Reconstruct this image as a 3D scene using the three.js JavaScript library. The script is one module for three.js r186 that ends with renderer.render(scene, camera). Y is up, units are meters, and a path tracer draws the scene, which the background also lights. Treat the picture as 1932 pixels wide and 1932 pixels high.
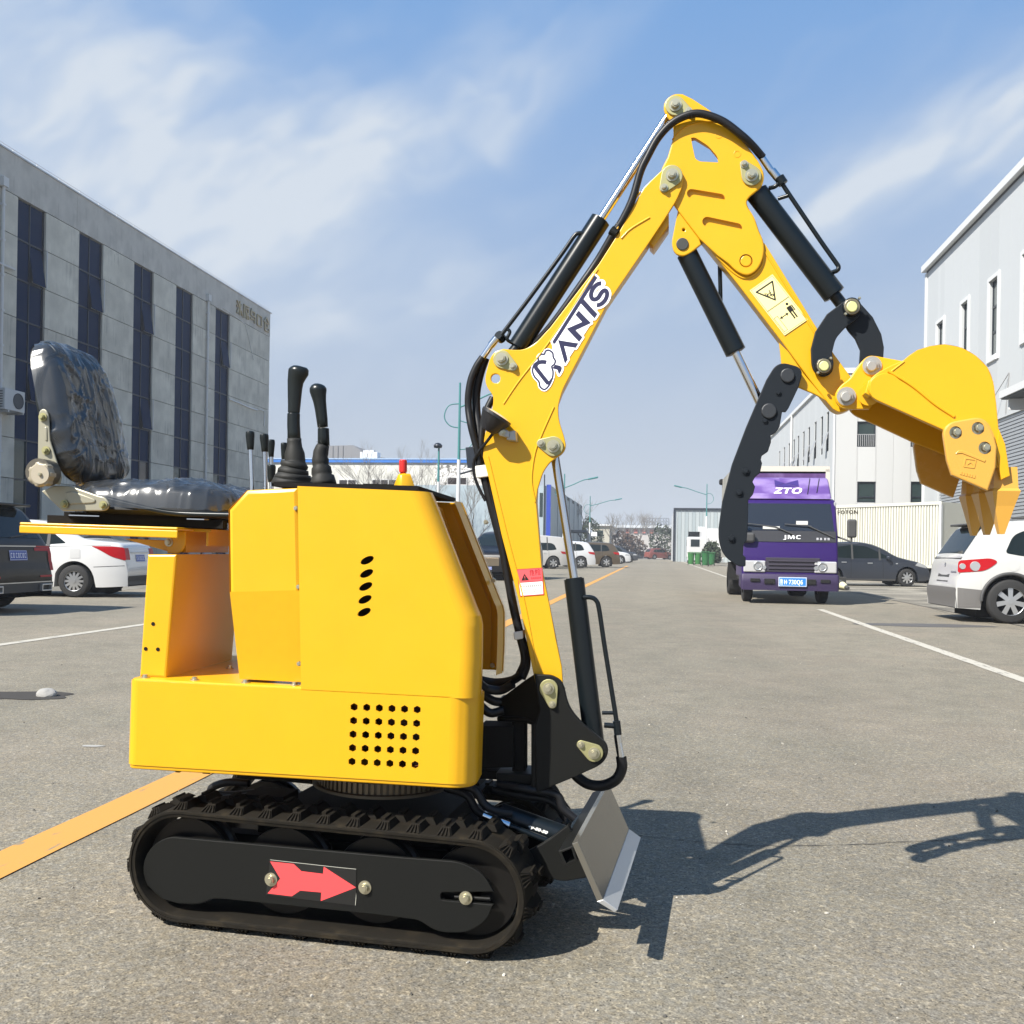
import * as THREE from 'three';
import { mergeGeometries, toCreasedNormals } from 'three/addons/utils/BufferGeometryUtils.js';
import { RoundedBoxGeometry } from 'three/addons/geometries/RoundedBoxGeometry.js';
import { ImprovedNoise } from 'three/addons/math/ImprovedNoise.js';

// ---------- camera, sky, sun, exposure ----------
const F = 1850, CX = 966, CY = 1038, ROLL = 0.016, EYE = 1.05;      // focal length and principal point in 1932nds of the frame, eye height in metres
const scene = new THREE.Scene();
const camera = new THREE.PerspectiveCamera(2 * Math.atan(966 / F) * 180 / Math.PI, 1, 0.05, 3000);
camera.position.set(0, EYE, 0); camera.rotation.set(0, 0, ROLL);
camera.setViewOffset(1932, 1932, 0, -(CY - 966), 1932, 1932);
camera.updateMatrixWorld();
const renderer = new THREE.WebGLRenderer({ antialias: true });
renderer.setSize(1024, 1024);
renderer.toneMapping = THREE.LinearToneMapping;
renderer.toneMappingExposure = 1.8;
renderer.shadowMap.enabled = true;
const V3 = (x, y, z) => new THREE.Vector3(x, y, z);
const SUN = V3(-0.78, 1, 0.68).normalize();
const sun = new THREE.DirectionalLight(new THREE.Color().setRGB(1, 0.95, 0.87), 5);
sun.position.copy(SUN).multiplyScalar(120); sun.castShadow = true;
Object.assign(sun.shadow.camera, { left: -90, right: 90, top: 90, bottom: -90, near: 1, far: 320 });
sun.shadow.mapSize.set(4096, 4096); sun.shadow.camera.updateProjectionMatrix();
scene.add(sun); scene.add(sun.target);
function ray(px, py) {
  const a = (px - CX) / F, b = -(py - CY) / F, c = Math.cos(ROLL), s = Math.sin(ROLL);
  return V3(c * a - s * b, s * a + c * b, -1);
}
const at = (px, py, d) => ray(px, py).multiplyScalar(d).add(V3(0, EYE, 0));
function gnd(px, py, y = 0) { const r = ray(px, py); return r.multiplyScalar((EYE - y) / -r.y).add(V3(0, EYE, 0)); }
// seeded randomness and value noise
function rng(seed) { let a = seed >>> 0; return () => { a = (a + 0x6D2B79F5) | 0; let t = Math.imul(a ^ (a >>> 15), 1 | a); t = (t + Math.imul(t ^ (t >>> 7), 61 | t)) ^ t; return ((t ^ (t >>> 14)) >>> 0) / 4294967296; }; }
const hash = (i, j, s) => { let h = Math.imul(i, 374761393) + Math.imul(j, 668265263) + Math.imul(s, 974711); h = Math.imul(h ^ (h >>> 13), 1274126177); return ((h ^ (h >>> 16)) >>> 0) / 4294967296; };
function vnoise(x, y, s = 0, per = 0) {
  const i = Math.floor(x), j = Math.floor(y), f = x - i, g = y - j, u = f * f * (3 - 2 * f), v = g * g * (3 - 2 * g);
  const w = (n) => per ? ((n % per) + per) % per : n;
  const a = hash(w(i), w(j), s), b = hash(w(i + 1), w(j), s), c = hash(w(i), w(j + 1), s), d = hash(w(i + 1), w(j + 1), s);
  return a + (b - a) * u + (c - a) * v + (a - b - c + d) * u * v;
}
function fbm(x, y, o = 4, s = 0, per = 0) { let t = 0, a = 0.5, n = 0; for (let k = 0; k < o; k++) { t += a * vnoise(x, y, s + k, per); n += a; x *= 2; y *= 2; per *= 2; a *= 0.5; } return t / n; }
const smooth = (a, b, x) => { const t = Math.min(1, Math.max(0, (x - a) / (b - a))); return t * t * (3 - 2 * t); };
{ // the sky: clear blue with thin high cloud drawn out by the wind
  const W = 2048, H = 1024, data = new Float32Array(W * H * 4), rad = Math.PI / 180;
  const wisps = [ // azimuth to the right of straight ahead, elevation, half length, half width (degrees), lean, strength
    [-24, 21, 14, 6.5, -24, 1.0], [-13, 19, 12, 4, 28, 0.5], [-8, 22.5, 10, 1.7, 30, 0.75], [2, 26, 8, 1.0, 34, 0.35], [24, 21.6, 12, 2.5, 19, 1.15], [31, 14.5, 12, 3, 12, 0.35], [-8, 14, 13, 3.2, 10, 0.28],
    [62, 26, 16, 5, 20, 0.7], [-64, 22, 18, 6, 25, 0.7], [110, 30, 18, 5, 15, 0.6], [-120, 26, 20, 6, 20, 0.7], [170, 34, 20, 6, 10, 0.6], [20, 52, 20, 6, 30, 0.5], [-60, 55, 22, 6, 30, 0.5]];
  for (let j = 0; j < H; j++) for (let i = 0; i < W; i++) {
    const el = ((j + 0.5) / H - 0.5) * 180, lon = ((i + 0.5) / W - 0.5) * 2 * Math.PI;
    let az = (lon / rad + 90); if (az > 180) az -= 360; if (az < -180) az += 360;       // 0 is straight ahead (-z), + to the right
    const e = Math.max(0, el), t = 1 - Math.exp(-((e / 24) ** 1.4)), t2 = smooth(22, 75, e);
    let r = 0.605 + (0.06 - 0.605) * t, g = 0.655 + (0.305 - 0.655) * t, b = 0.715 + (0.745 - 0.715) * t;
    r -= 0.05 * t2; g -= 0.11 * t2; b -= 0.2 * t2;
    const ca = Math.cos(30 * rad), sa = Math.sin(30 * rad), x = az * ca + e * sa, y = -az * sa + e * ca;
    const warp = fbm(az / 9, e / 7, 4, 11) - 0.5, fine = fbm(x / 7 + warp * 2, y / 2.6 + warp * 3, 5, 3), silk = fbm(x / 4, y / 0.9 + warp * 4, 4, 23);
    let c = 0;
    for (const [wa, we, hl, hw, lean, k] of wisps) {
      const dx = az - wa, dy = e - we, l = lean * rad, p = dx * Math.cos(l) + dy * Math.sin(l) + warp * 10, q = -dx * Math.sin(l) + dy * Math.cos(l) + warp * 5;
      c += k * Math.exp(-(p * p) / (hl * hl) - (q * q) / (hw * hw));
    }
    c = c * (0.52 + 0.58 * smooth(0.25, 0.75, fine)) * (0.72 + 0.5 * smooth(0.2, 0.8, silk)) + 0.10 * smooth(0.45, 0.85, fine) * smooth(3, 14, e);
    c = Math.min(0.93, c);
    r += (0.70 - r) * c; g += (0.765 - g) * c; b += (0.845 - b) * c;
    const sd = Math.cos(el * rad) * (Math.cos(lon) * SUN.x + Math.sin(lon) * SUN.z) + Math.sin(el * rad) * SUN.y, halo = 0.5 * Math.pow(Math.max(0, sd), 24) + 0.12 * Math.pow(Math.max(0, sd), 4);
    r += halo; g += halo * 0.97; b += halo * 0.9;
    const low = el < 0 ? smooth(0, -6, el) : 0;                                          // below the horizon: the colour of the ground
    r += (0.30 - r) * low; g += (0.285 - g) * low; b += (0.255 - b) * low;
    const k = (j * W + i) * 4; data[k] = r / 1.8; data[k + 1] = g / 1.8; data[k + 2] = b / 1.8; data[k + 3] = 1;
  }
  const sky = new THREE.DataTexture(data, W, H, THREE.RGBAFormat, THREE.FloatType);
  sky.mapping = THREE.EquirectangularReflectionMapping; sky.magFilter = THREE.LinearFilter; sky.minFilter = THREE.LinearFilter; sky.needsUpdate = true;
  scene.background = sky; scene.environment = sky;
}
scene.fog = new THREE.FogExp2(new THREE.Color().setRGB(0.72, 0.77, 0.85), 0.0010);

// ---------- helpers ----------
const count = {};
function numbered(n) { count[n] = (count[n] ?? -1) + 1; return count[n] ? n + '_' + String(count[n]).padStart(3, '0') : n; }
function tag(o, label, category, group) { o.userData.label = label; o.userData.category = category; if (group) o.userData.group = group; return o; }
const INV = new Map();
function thing(name, label, category, pos = V3(0, 0, 0), turn = 0, group) {
  const o = new THREE.Group(); o.name = numbered(name); o.position.copy(pos); o.rotation.y = turn; scene.add(o); o.updateMatrixWorld(true);
  INV.set(o, o.matrixWorld.clone().invert());
  return tag(o, label, category, group);
}
function mesh(name, geo, m, parent) { const o = new THREE.Mesh(geo, m); o.name = name; o.castShadow = o.receiveShadow = true; parent.add(o); return o; }
function clean(g) { g = g.index ? g.toNonIndexed() : g; for (const k of Object.keys(g.attributes)) if (!['position', 'normal', 'uv'].includes(k)) g.deleteAttribute(k); if (!g.attributes.normal) g.computeVertexNormals(); if (!g.attributes.uv) g.setAttribute('uv', new THREE.BufferAttribute(new Float32Array(g.attributes.position.count * 2), 2)); g.morphAttributes = {}; return g; }
const M = (...gs) => { const l = gs.flat().map(clean); return l.length === 1 ? l[0] : mergeGeometries(l); };
function box(w, h, d, x = 0, y = 0, z = 0) { return new THREE.BoxGeometry(w, h, d).translate(x, y, z); }
function rbox(w, h, d, x = 0, y = 0, z = 0, r = 0.01) { return new RoundedBoxGeometry(w, h, d, 2, Math.min(r, w / 2.01, h / 2.01, d / 2.01)).translate(x, y, z); }
function rod(a, b, r, seg = 16, r2 = r) { // cylinder from a to b
  const d = b.clone().sub(a), g = new THREE.CylinderGeometry(r2, r, d.length(), seg);
  g.applyQuaternion(new THREE.Quaternion().setFromUnitVectors(V3(0, 1, 0), d.normalize()));
  const m = a.clone().add(b).multiplyScalar(0.5); return g.translate(m.x, m.y, m.z);
}
function tube(pts, r, n = 40, seg = 10, tension = 0.5) { return new THREE.TubeGeometry(new THREE.CatmullRomCurve3(pts, false, 'catmullrom', tension), n, r, seg); }
function soft(g, a = 0.7) { return toCreasedNormals(clean(g), a); }
function gridGeo(nu, nv, fn, close = false) { // fn(u, v) -> Vector3
  const p = [], uv = [], ix = [];
  for (let j = 0; j <= nv; j++) for (let i = 0; i <= nu; i++) { const q = fn(i / nu, j / nv); p.push(q.x, q.y, q.z); uv.push(i / nu, j / nv); }
  for (let j = 0; j < nv; j++) for (let i = 0; i < nu; i++) { const a = j * (nu + 1) + i, b = a + 1, c = a + nu + 1, d = c + 1; ix.push(a, b, d, a, d, c); }
  const g = new THREE.BufferGeometry(); g.setAttribute('position', new THREE.Float32BufferAttribute(p, 3)); g.setAttribute('uv', new THREE.Float32BufferAttribute(uv, 2)); g.setIndex(ix); g.computeVertexNormals(); return g;
}
const lin = (r, g, b) => new THREE.Color().setRGB(r, g, b);
function mat(r, g, b, rough = 0.6, metal = 0, o = {}) { return new THREE.MeshStandardMaterial({ color: lin(r, g, b), roughness: rough, metalness: metal, side: THREE.DoubleSide, ...o }); }
function pmat(r, g, b, rough, metal, o = {}) { return new THREE.MeshPhysicalMaterial({ color: lin(r, g, b), roughness: rough, metalness: metal, side: THREE.DoubleSide, ...o }); }
function tex(n, m, fn, srgb = false, rep = [1, 1]) { // fn(x, y) -> [r, g, b] 0..255 (or one number)
  const d = new Uint8Array(n * m * 4);
  for (let j = 0; j < m; j++) for (let i = 0; i < n; i++) { const c = fn(i / n, j / m, i, j), k = (j * n + i) * 4; if (typeof c === 'number') d[k] = d[k + 1] = d[k + 2] = c; else { d[k] = c[0]; d[k + 1] = c[1]; d[k + 2] = c[2]; } d[k + 3] = 255; }
  const t = new THREE.DataTexture(d, n, m); t.wrapS = t.wrapT = THREE.RepeatWrapping; t.magFilter = THREE.LinearFilter; t.minFilter = THREE.LinearMipmapLinearFilter; t.generateMipmaps = true; t.repeat.set(...rep);
  if (srgb) t.colorSpace = THREE.SRGBColorSpace; t.needsUpdate = true; return t;
}
function print(w, h, draw) { const c = document.createElement('canvas'); c.width = w; c.height = h; const x = c.getContext('2d'); x.clearRect(0, 0, w, h); draw(x, w, h); const t = new THREE.CanvasTexture(c); t.colorSpace = THREE.SRGBColorSpace; t.anisotropy = 8; return t; }
function quad(a, b, c, d) { // corners: bottom left, bottom right, top right, top left
  const g = new THREE.BufferGeometry(); g.setAttribute('position', new THREE.Float32BufferAttribute([a, b, c, d].flatMap((p) => [p.x, p.y, p.z]), 3));
  g.setAttribute('uv', new THREE.Float32BufferAttribute([0, 0, 1, 0, 1, 1, 0, 1], 2)); g.setIndex([0, 1, 2, 0, 2, 3]); g.computeVertexNormals(); return g;
}
function poly(x, pts) { x.beginPath(); pts.forEach((p, i) => i ? x.lineTo(p[0], p[1]) : x.moveTo(p[0], p[1])); x.closePath(); }
function rnd(pts) { // rounds the corners whose third entry gives a cut length
  const out = [], n = pts.length;
  pts.forEach((p, i) => {
    if (!p[2]) { out.push([p[0], p[1]]); return; }
    const a = pts[(i + n - 1) % n], b = pts[(i + 1) % n], la = Math.hypot(a[0] - p[0], a[1] - p[1]), lb = Math.hypot(b[0] - p[0], b[1] - p[1]), ca = Math.min(p[2], la * 0.49) / la, cb = Math.min(p[2], lb * 0.49) / lb;
    const A = [p[0] + (a[0] - p[0]) * ca, p[1] + (a[1] - p[1]) * ca], B = [p[0] + (b[0] - p[0]) * cb, p[1] + (b[1] - p[1]) * cb];
    for (let k = 0; k <= 6; k++) { const t = k / 6; out.push([(1 - t) ** 2 * A[0] + 2 * t * (1 - t) * p[0] + t * t * B[0], (1 - t) ** 2 * A[1] + 2 * t * (1 - t) * p[1] + t * t * B[1]]); }
  });
  return out;
}
const arc = (cx, cy, r, a0, a1, n = 14) => Array.from({ length: n + 1 }, (_, k) => { const a = (a0 + (a1 - a0) * k / n) * Math.PI / 180; return [cx + r * Math.cos(a), cy + r * Math.sin(a)]; });   // degrees, clockwise on the page
function circ(cx, cy, r, n = 24, ry = r, rot = 0) { return Array.from({ length: n }, (_, k) => { const a = k / n * 2 * Math.PI, x = r * Math.cos(a), y = ry * Math.sin(a); return [cx + x * Math.cos(rot) - y * Math.sin(rot), cy + x * Math.sin(rot) + y * Math.cos(rot)]; }); }
function smoothLoop(pts, n = 6) { const c = new THREE.CatmullRomCurve3(pts.map((p) => V3(p[0], p[1], 0)), true, 'centripetal'); return c.getPoints(pts.length * n).slice(0, -1).map((p) => [p.x, p.y]); }
function teardrop(p, r, q, s, n = 12) { // outline of two discs and the band between them
  const a = Math.atan2(q[1] - p[1], q[0] - p[0]), d = Math.hypot(q[0] - p[0], q[1] - p[1]), k = Math.acos((r - s) / d), deg = 180 / Math.PI;
  return [...arc(p[0], p[1], r, (a + k) * deg, (a + 2 * Math.PI - k) * deg, n), ...arc(q[0], q[1], s, (a - k) * deg, (a + k) * deg, n)];
}
// a vertical working plane: s runs along it, t up, w into the depth behind it
function frame(o, yaw, tilt = 0) {
  const c = Math.cos(yaw), s = Math.sin(yaw), X = V3(c * Math.cos(tilt), -Math.sin(tilt), s * Math.cos(tilt)), Y = V3(c * Math.sin(tilt), Math.cos(tilt), s * Math.sin(tilt)), N = V3(-s, 0, c), m = new THREE.Matrix4().makeBasis(X, Y, N).setPosition(o);
  const f = { X, Y, N, o,
    px(x, y, w = 0) { const r = ray(x, y), e = V3(0, EYE, 0), k = (-w - e.clone().sub(o).dot(N)) / r.dot(N); return r.multiplyScalar(k).add(e); },
    pt(x, y, w = 0) { const d = f.px(x, y, w).sub(o); return [d.dot(X), d.dot(Y)]; },
    P(a, b, w = 0) { return V3(a, b, -w).applyMatrix4(m); },
    len(x, y, w, r) { return r * -f.px(x, y, w).z / F; },
    geo(g) { return clean(g).applyMatrix4(m); },
    shape(pts, w, holes = []) {
      const L = (q) => q.map(([x, y]) => new THREE.Vector2(...f.pt(x, y, w))), sh = new THREE.Shape(L(pts));
      for (const h of holes) sh.holes.push(new THREE.Path(L(h)));
      return sh;
    },
    ext(pts, w, d, { bevel = 0.003, holes = [], crease = 0.36 } = {}) {
      const b = Math.min(bevel, d * 0.45), g = new THREE.ExtrudeGeometry(f.shape(pts, w, holes), { depth: d - 2 * b, bevelEnabled: b > 0, bevelThickness: b, bevelSize: b, bevelOffset: -b, bevelSegments: 2 });
      return f.geo(soft(g.translate(0, 0, -(w + d) + b), crease));
    },
    flat(pts, w) { return f.geo(new THREE.ShapeGeometry(f.shape(pts, w)).translate(0, 0, -w)); },
    hex(x, y, w, r, h = r * 0.7, wash = true) { // hexagon head and washer standing on the plane at depth w
      const [a, b] = f.pt(x, y, w), R = f.len(x, y, w, r), H = f.len(x, y, w, h), g = [new THREE.CylinderGeometry(R * 0.86, R, H, 6).rotateX(Math.PI / 2).translate(a, b, -w + H / 2)];
      if (wash) g.push(new THREE.CylinderGeometry(R * 1.35, R * 1.35, H * 0.25, 20).rotateX(Math.PI / 2).translate(a, b, -w + H * 0.125));
      g.push(new THREE.CylinderGeometry(R * 0.55, R * 0.6, H * 0.2, 14).rotateX(Math.PI / 2).translate(a, b, -w + H * 1.08));
      return f.geo(M(g));
    },
    disc(x, y, w, r, h, seg = 28) { const [a, b] = f.pt(x, y, w), R = f.len(x, y, w, r); return f.geo(new THREE.CylinderGeometry(R, R, h, seg).rotateX(Math.PI / 2).translate(a, b, -w + h / 2)); },
    rect(c, w) { return quad(...c.map(([x, y]) => f.px(x, y, w))); },
  };
  return f;
}
// the road's own directions: u to the right across it, v along it, away from the eye
const PHI = 8.335 * Math.PI / 180, UR = V3(Math.cos(PHI), 0, Math.sin(PHI)), VR = V3(Math.sin(PHI), 0, -Math.cos(PHI));
const road = (u, y, v) => V3(0, y, 0).addScaledVector(UR, u).addScaledVector(VR, v);
const toUV = (p) => [p.dot(UR), p.dot(VR)];
function onSide(px, py, u) { const r = ray(px, py), k = u / r.dot(UR); return [k * r.dot(VR), EYE + k * r.y]; }    // -> v, y on the plane of that u
function onFront(px, py, v) { const r = ray(px, py), k = v / r.dot(VR); return [k * r.dot(UR), EYE + k * r.y]; }   // -> u, y
function plot(name, label, category, u, v, group) { const o = thing(name, label, category, road(u, 0, v), -PHI, group); const b = (u0, u1, y0, y1, v0, v1, r = 0) => (r ? rbox : box)(u1 - u0, y1 - y0, Math.abs(v1 - v0), (u0 + u1) / 2 - u, (y0 + y1) / 2, -((v0 + v1) / 2 - v), r); b.o = o; b.P = (uu, y, vv) => V3(uu - u, y, -(vv - v)); return b; }
// ---------- ground ----------
const asphaltMap = tex(2048, 2048, (x, y, i, j) => {
  const n1 = hash(i, j, 1), n2 = vnoise(x * 1024, y * 1024, 2, 1024), n3 = vnoise(x * 420, y * 420, 5, 420), n4 = fbm(x * 24, y * 24, 4, 9, 24), n5 = fbm(x * 6, y * 6, 3, 15, 6);
  let v = 0.70 + (n1 - 0.5) * 0.16 + (n2 - 0.5) * 0.19 + (n3 - 0.5) * 0.11 + (n4 - 0.5) * 0.10 + (n5 - 0.5) * 0.06;
  if (n3 > 0.86) v += 0.10; if (n2 < 0.12) v -= 0.16; if (n2 > 0.94) v += 0.2;
  const t = (vnoise(x * 300, y * 300, 31, 300) - 0.5) * 0.05, w = (n5 - 0.5) * 0.03;
  v = Math.max(0.16, Math.min(1, v)) * 232; return [v * (1.0 + t + w), v * (0.965 + t * 0.3), v * (0.885 - t)].map((c) => Math.max(0, Math.min(255, c)));
}, true, [1 / 4.1, 1 / 4.1]);
const asphaltBump = tex(1024, 1024, (x, y, i, j) => 90 + 70 * vnoise(x * 512, y * 512, 2, 512) + 70 * vnoise(x * 210, y * 210, 5, 210) + 20 * hash(i, j, 4), false, [1 / 2.05, 1 / 2.05]);
const concreteMap = tex(1024, 1024, (x, y, i, j) => {
  const n = 0.74 + (fbm(x * 8, y * 8, 6, 41, 8) - 0.5) * 0.5 + (hash(i, j, 2) - 0.5) * 0.1 + (vnoise(x * 300, y * 300, 5, 300) - 0.5) * 0.14, st = smooth(0.6, 0.78, fbm(x * 5, y * 5, 5, 77, 5));
  const v = Math.max(0.2, n - 0.22 * st) * 235; return [v, v * 0.97, v * 0.9];
}, true, [1 / 7, 1 / 7]);
const M_asphalt = new THREE.MeshStandardMaterial({ color: lin(0.61, 0.60, 0.58), map: asphaltMap, roughness: 0.93, bumpMap: asphaltBump, bumpScale: 0.004, vertexColors: true });
const M_concrete = new THREE.MeshStandardMaterial({ color: lin(0.60, 0.59, 0.565), map: concreteMap, roughness: 0.9, vertexColors: true });
function sheet(name, m, u0, u1, v0, v1, y, nu, nv, tint, grow = 1) { // a piece of ground, corners given across and along the road
  const p = [], uv = [], col = [], ix = [];
  for (let j = 0; j <= nv; j++) for (let i = 0; i <= nu; i++) {
    const a = i / nu, b = j / nv, u = u0 + (u1 - u0) * a, v = v0 + (v1 - v0) * (grow === 1 ? b : b ** grow), q = road(u, y, v);
    p.push(q.x, q.y, q.z); uv.push(u, v); const c = tint(u, v); col.push(...(c.length ? c : [c, c, c]));
  }
  for (let j = 0; j < nv; j++) for (let i = 0; i < nu; i++) { const a = j * (nu + 1) + i, b = a + 1, c = a + nu + 1, d = c + 1; ix.push(a, b, d, a, d, c); }
  const g = new THREE.BufferGeometry(); g.setAttribute('position', new THREE.Float32BufferAttribute(p, 3)); g.setAttribute('uv', new THREE.Float32BufferAttribute(uv, 2)); g.setAttribute('color', new THREE.Float32BufferAttribute(col, 3)); g.setIndex(ix); g.computeVertexNormals();
  const o = mesh(name, g, m, scene); o.userData.kind = 'structure'; return o;
}
const stain = (u, v) => { // old oil, tyre polish and patches
  let c = 0.86 + 0.22 * (fbm(u / 2.2, v / 4.5, 4, 51) - 0.5) + 0.09 * (fbm(u / 0.5, v / 0.9, 3, 61) - 0.5);
  c *= 1 - 0.10 * Math.exp(-(((u - 1.0) / 0.5) ** 2)) - 0.08 * Math.exp(-(((u + 0.9) / 0.5) ** 2)); c += 0.05 * smooth(6, 24, v);
  return [c * 1.0, c * 0.972, c * 0.918];
};
sheet('ground', M_concrete, -420, 420, -60, 900, -0.004, 40, 40, () => 0.8, 2);
sheet('road', M_asphalt, -12, 5.6, -6, 150, 0, 110, 220, stain, 2.1);
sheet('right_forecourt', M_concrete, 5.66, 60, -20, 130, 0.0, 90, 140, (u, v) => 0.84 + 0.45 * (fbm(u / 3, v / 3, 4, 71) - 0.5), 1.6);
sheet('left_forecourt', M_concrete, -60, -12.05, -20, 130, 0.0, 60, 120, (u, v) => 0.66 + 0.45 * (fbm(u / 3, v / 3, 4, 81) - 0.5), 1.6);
sheet('road_edge_gap', new THREE.MeshStandardMaterial({ color: lin(0.035, 0.03, 0.026), roughness: 1, vertexColors: true }), -12.05, 5.66, -6, 130, -0.002, 2, 2, () => 1);
// painted lines, worn thin where tyres cross them
function paintMap(seed, base, wear) { return tex(256, 1024, (x, y, i, j) => { const n = fbm(x * 6, y * 24, 5, seed, 0), k = smooth(wear, wear + 0.16, n) * 0.75 + 0.12 * hash(i, j, 3), g = [150, 145, 134]; return base.map((c, q) => c + (g[q] - c) * k); }, true); }
function stripe(name, m, u0, u1, v0, v1, y = 0.004) {
  const n = 60, p = [], uv = [], ix = [];
  for (let j = 0; j <= n; j++) { const v = v0 + (v1 - v0) * (j / n) ** 2, e = 0.012 * (vnoise(v * 3, 0, 5) - 0.5); for (const [u, a] of [[u0 + e, 0], [u1 + e * 0.7, 1]]) { const q = road(u, y, v); p.push(q.x, q.y, q.z); uv.push(a, v / 3); } }
  for (let j = 0; j < n; j++) { const a = j * 2; ix.push(a, a + 1, a + 3, a, a + 3, a + 2); }
  const g = new THREE.BufferGeometry(); g.setAttribute('position', new THREE.Float32BufferAttribute(p, 3)); g.setAttribute('uv', new THREE.Float32BufferAttribute(uv, 2)); g.setIndex(ix); g.computeVertexNormals();
  const o = mesh(name, g, m, scene); o.userData.kind = 'structure'; return o;
}
const M_orange = new THREE.MeshStandardMaterial({ color: lin(0.62, 0.62, 0.62), map: paintMap(5, [246, 178, 84], 0.70), roughness: 0.8 });
const M_white = new THREE.MeshStandardMaterial({ color: lin(0.62, 0.62, 0.62), map: paintMap(8, [226, 220, 204], 0.58), roughness: 0.8 });
const kh = EYE / 1.15;
stripe('centre_line', M_orange, -2.385 * kh, -2.19 * kh, 0.6, 75);
stripe('edge_line', M_white, 3.38 * kh, 3.53 * kh, 2, 19.6);
stripe('edge_line', M_white, 3.38 * kh, 3.53 * kh, 30, 120);
stripe('edge_line', M_white, -7.3 * kh, -7.15 * kh, 2, 120);
{ // a fine crack across the road and tar-dark seams, as thin strips that follow a ragged line
  const M_crack = mat(0.05, 0.045, 0.04, 1);
  const crack = (name, pts, w) => {
    const c = new THREE.CatmullRomCurve3(pts.map(([x, y]) => gnd(x, y, 0.003))), n = 160, p = [], ix = [];
    for (let i = 0; i <= n; i++) { const q = c.getPoint(i / n), k = 0.03 * (fbm(i / 5, 2, 3, 3) - 0.5), h = w * (0.4 + 1.2 * vnoise(i / 2.3, 7, 4)); p.push(q.x, 0.003, q.z + k - h, q.x, 0.003, q.z + k + h); }
    for (let i = 0; i < n; i++) { const a = i * 2; ix.push(a, a + 1, a + 3, a, a + 3, a + 2); }
    const g = new THREE.BufferGeometry(); g.setAttribute('position', new THREE.Float32BufferAttribute(p, 3)); g.setIndex(ix); g.computeVertexNormals(); const o = mesh(name, g, M_crack, scene); o.userData.kind = 'structure';
  };
  crack('road_crack', [[1120, 1575], [1215, 1578], [1330, 1588], [1480, 1596], [1700, 1588], [1990, 1580]], 0.0022);
  crack('forecourt_seam', [[1755, 1147], [1800, 1160], [1850, 1172], [1960, 1196]], 0.02);
}
function blot(name, cx, cy, rx, ry, m, y, seed) { const g = new THREE.ShapeGeometry(new THREE.Shape(Array.from({ length: 40 }, (_, k) => { const a = k / 40 * 2 * Math.PI, r = 0.75 + 0.5 * vnoise(3 + 2 * Math.cos(a), 3 + 2 * Math.sin(a), seed); return new THREE.Vector2(rx * r * Math.cos(a), ry * r * Math.sin(a)); }))).rotateX(-Math.PI / 2); const c = gnd(cx, cy); const o = mesh(name, g.translate(c.x, y, c.z), m, scene); o.userData.kind = 'structure'; }
blot('oil_stain', 1760, 1180, 1.0, 0.35, mat(0.09, 0.085, 0.08, 0.7), 0.003, 3);
blot('oil_stain', 1660, 1101, 2.2, 0.6, mat(0.15, 0.145, 0.135, 0.8), 0.004, 6);
blot('paint_splash', 172, 1408, 0.06, 0.024, mat(0.34, 0.33, 0.30, 0.9), 0.003, 9);
blot('paint_splash', 447, 1288, 0.02, 0.02, mat(0.55, 0.54, 0.5, 0.9), 0.003, 12);
// ---------- the mini excavator ----------
const grime = tex(512, 512, (x, y, i, j) => 120 + 60 * (fbm(x * 8, y * 8, 5, 21, 8) - 0.5) + 14 * hash(i, j, 6), false, [3, 3]);
const paintTone = tex(512, 512, (x, y, i, j) => { const v = 244 + 7 * (fbm(x * 6, y * 6, 5, 33, 6) - 0.5); return [v, v, v]; }, true, [2, 2]);
const M_yel = pmat(0.77, 0.408, 0.009, 1, 0, { map: paintTone, roughnessMap: tex(256, 256, (x, y) => 92 + 26 * (fbm(x * 10, y * 10, 4, 12, 10) - 0.5), false, [2, 2]), specularIntensity: 0.7, clearcoat: 0.2, clearcoatRoughness: 0.15 });
const M_edgeSheen = mat(0.55, 0.47, 0.32, 0.55);  // pale tone for the cowl edges, their reflected light painted in
const M_ochre = mat(0.62, 0.33, 0.055, 0.55, 0, { roughnessMap: grime });
const M_black = pmat(0.0085, 0.0088, 0.008, 0.5, 0, { specularIntensity: 0.35 }), M_cyl = pmat(0.006, 0.009, 0.011, 0.28, 0, { specularIntensity: 0.7 }), M_link = pmat(0.013, 0.0165, 0.021, 0.5, 0, { specularIntensity: 0.35 });
const M_grip = pmat(0.010, 0.013, 0.013, 0.3, 0, { specularIntensity: 0.7 }), M_boot = pmat(0.022, 0.022, 0.02, 0.6, 0, { specularIntensity: 0.5 }), M_rubber = pmat(0.042, 0.036, 0.026, 0.8, 0, { map: tex(256, 256, (x, y, i, j) => { const n = fbm(x * 6, y * 6, 5, 44, 6), d = smooth(0.5, 0.8, n); return [120 + 70 * d + 20 * hash(i, j, 1), 116 + 64 * d + 20 * hash(i, j, 1), 108 + 52 * d + 20 * hash(i, j, 1)]; }, true, [3, 3]), specularIntensity: 0.4, bumpMap: grime, bumpScale: 0.002 });
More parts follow.
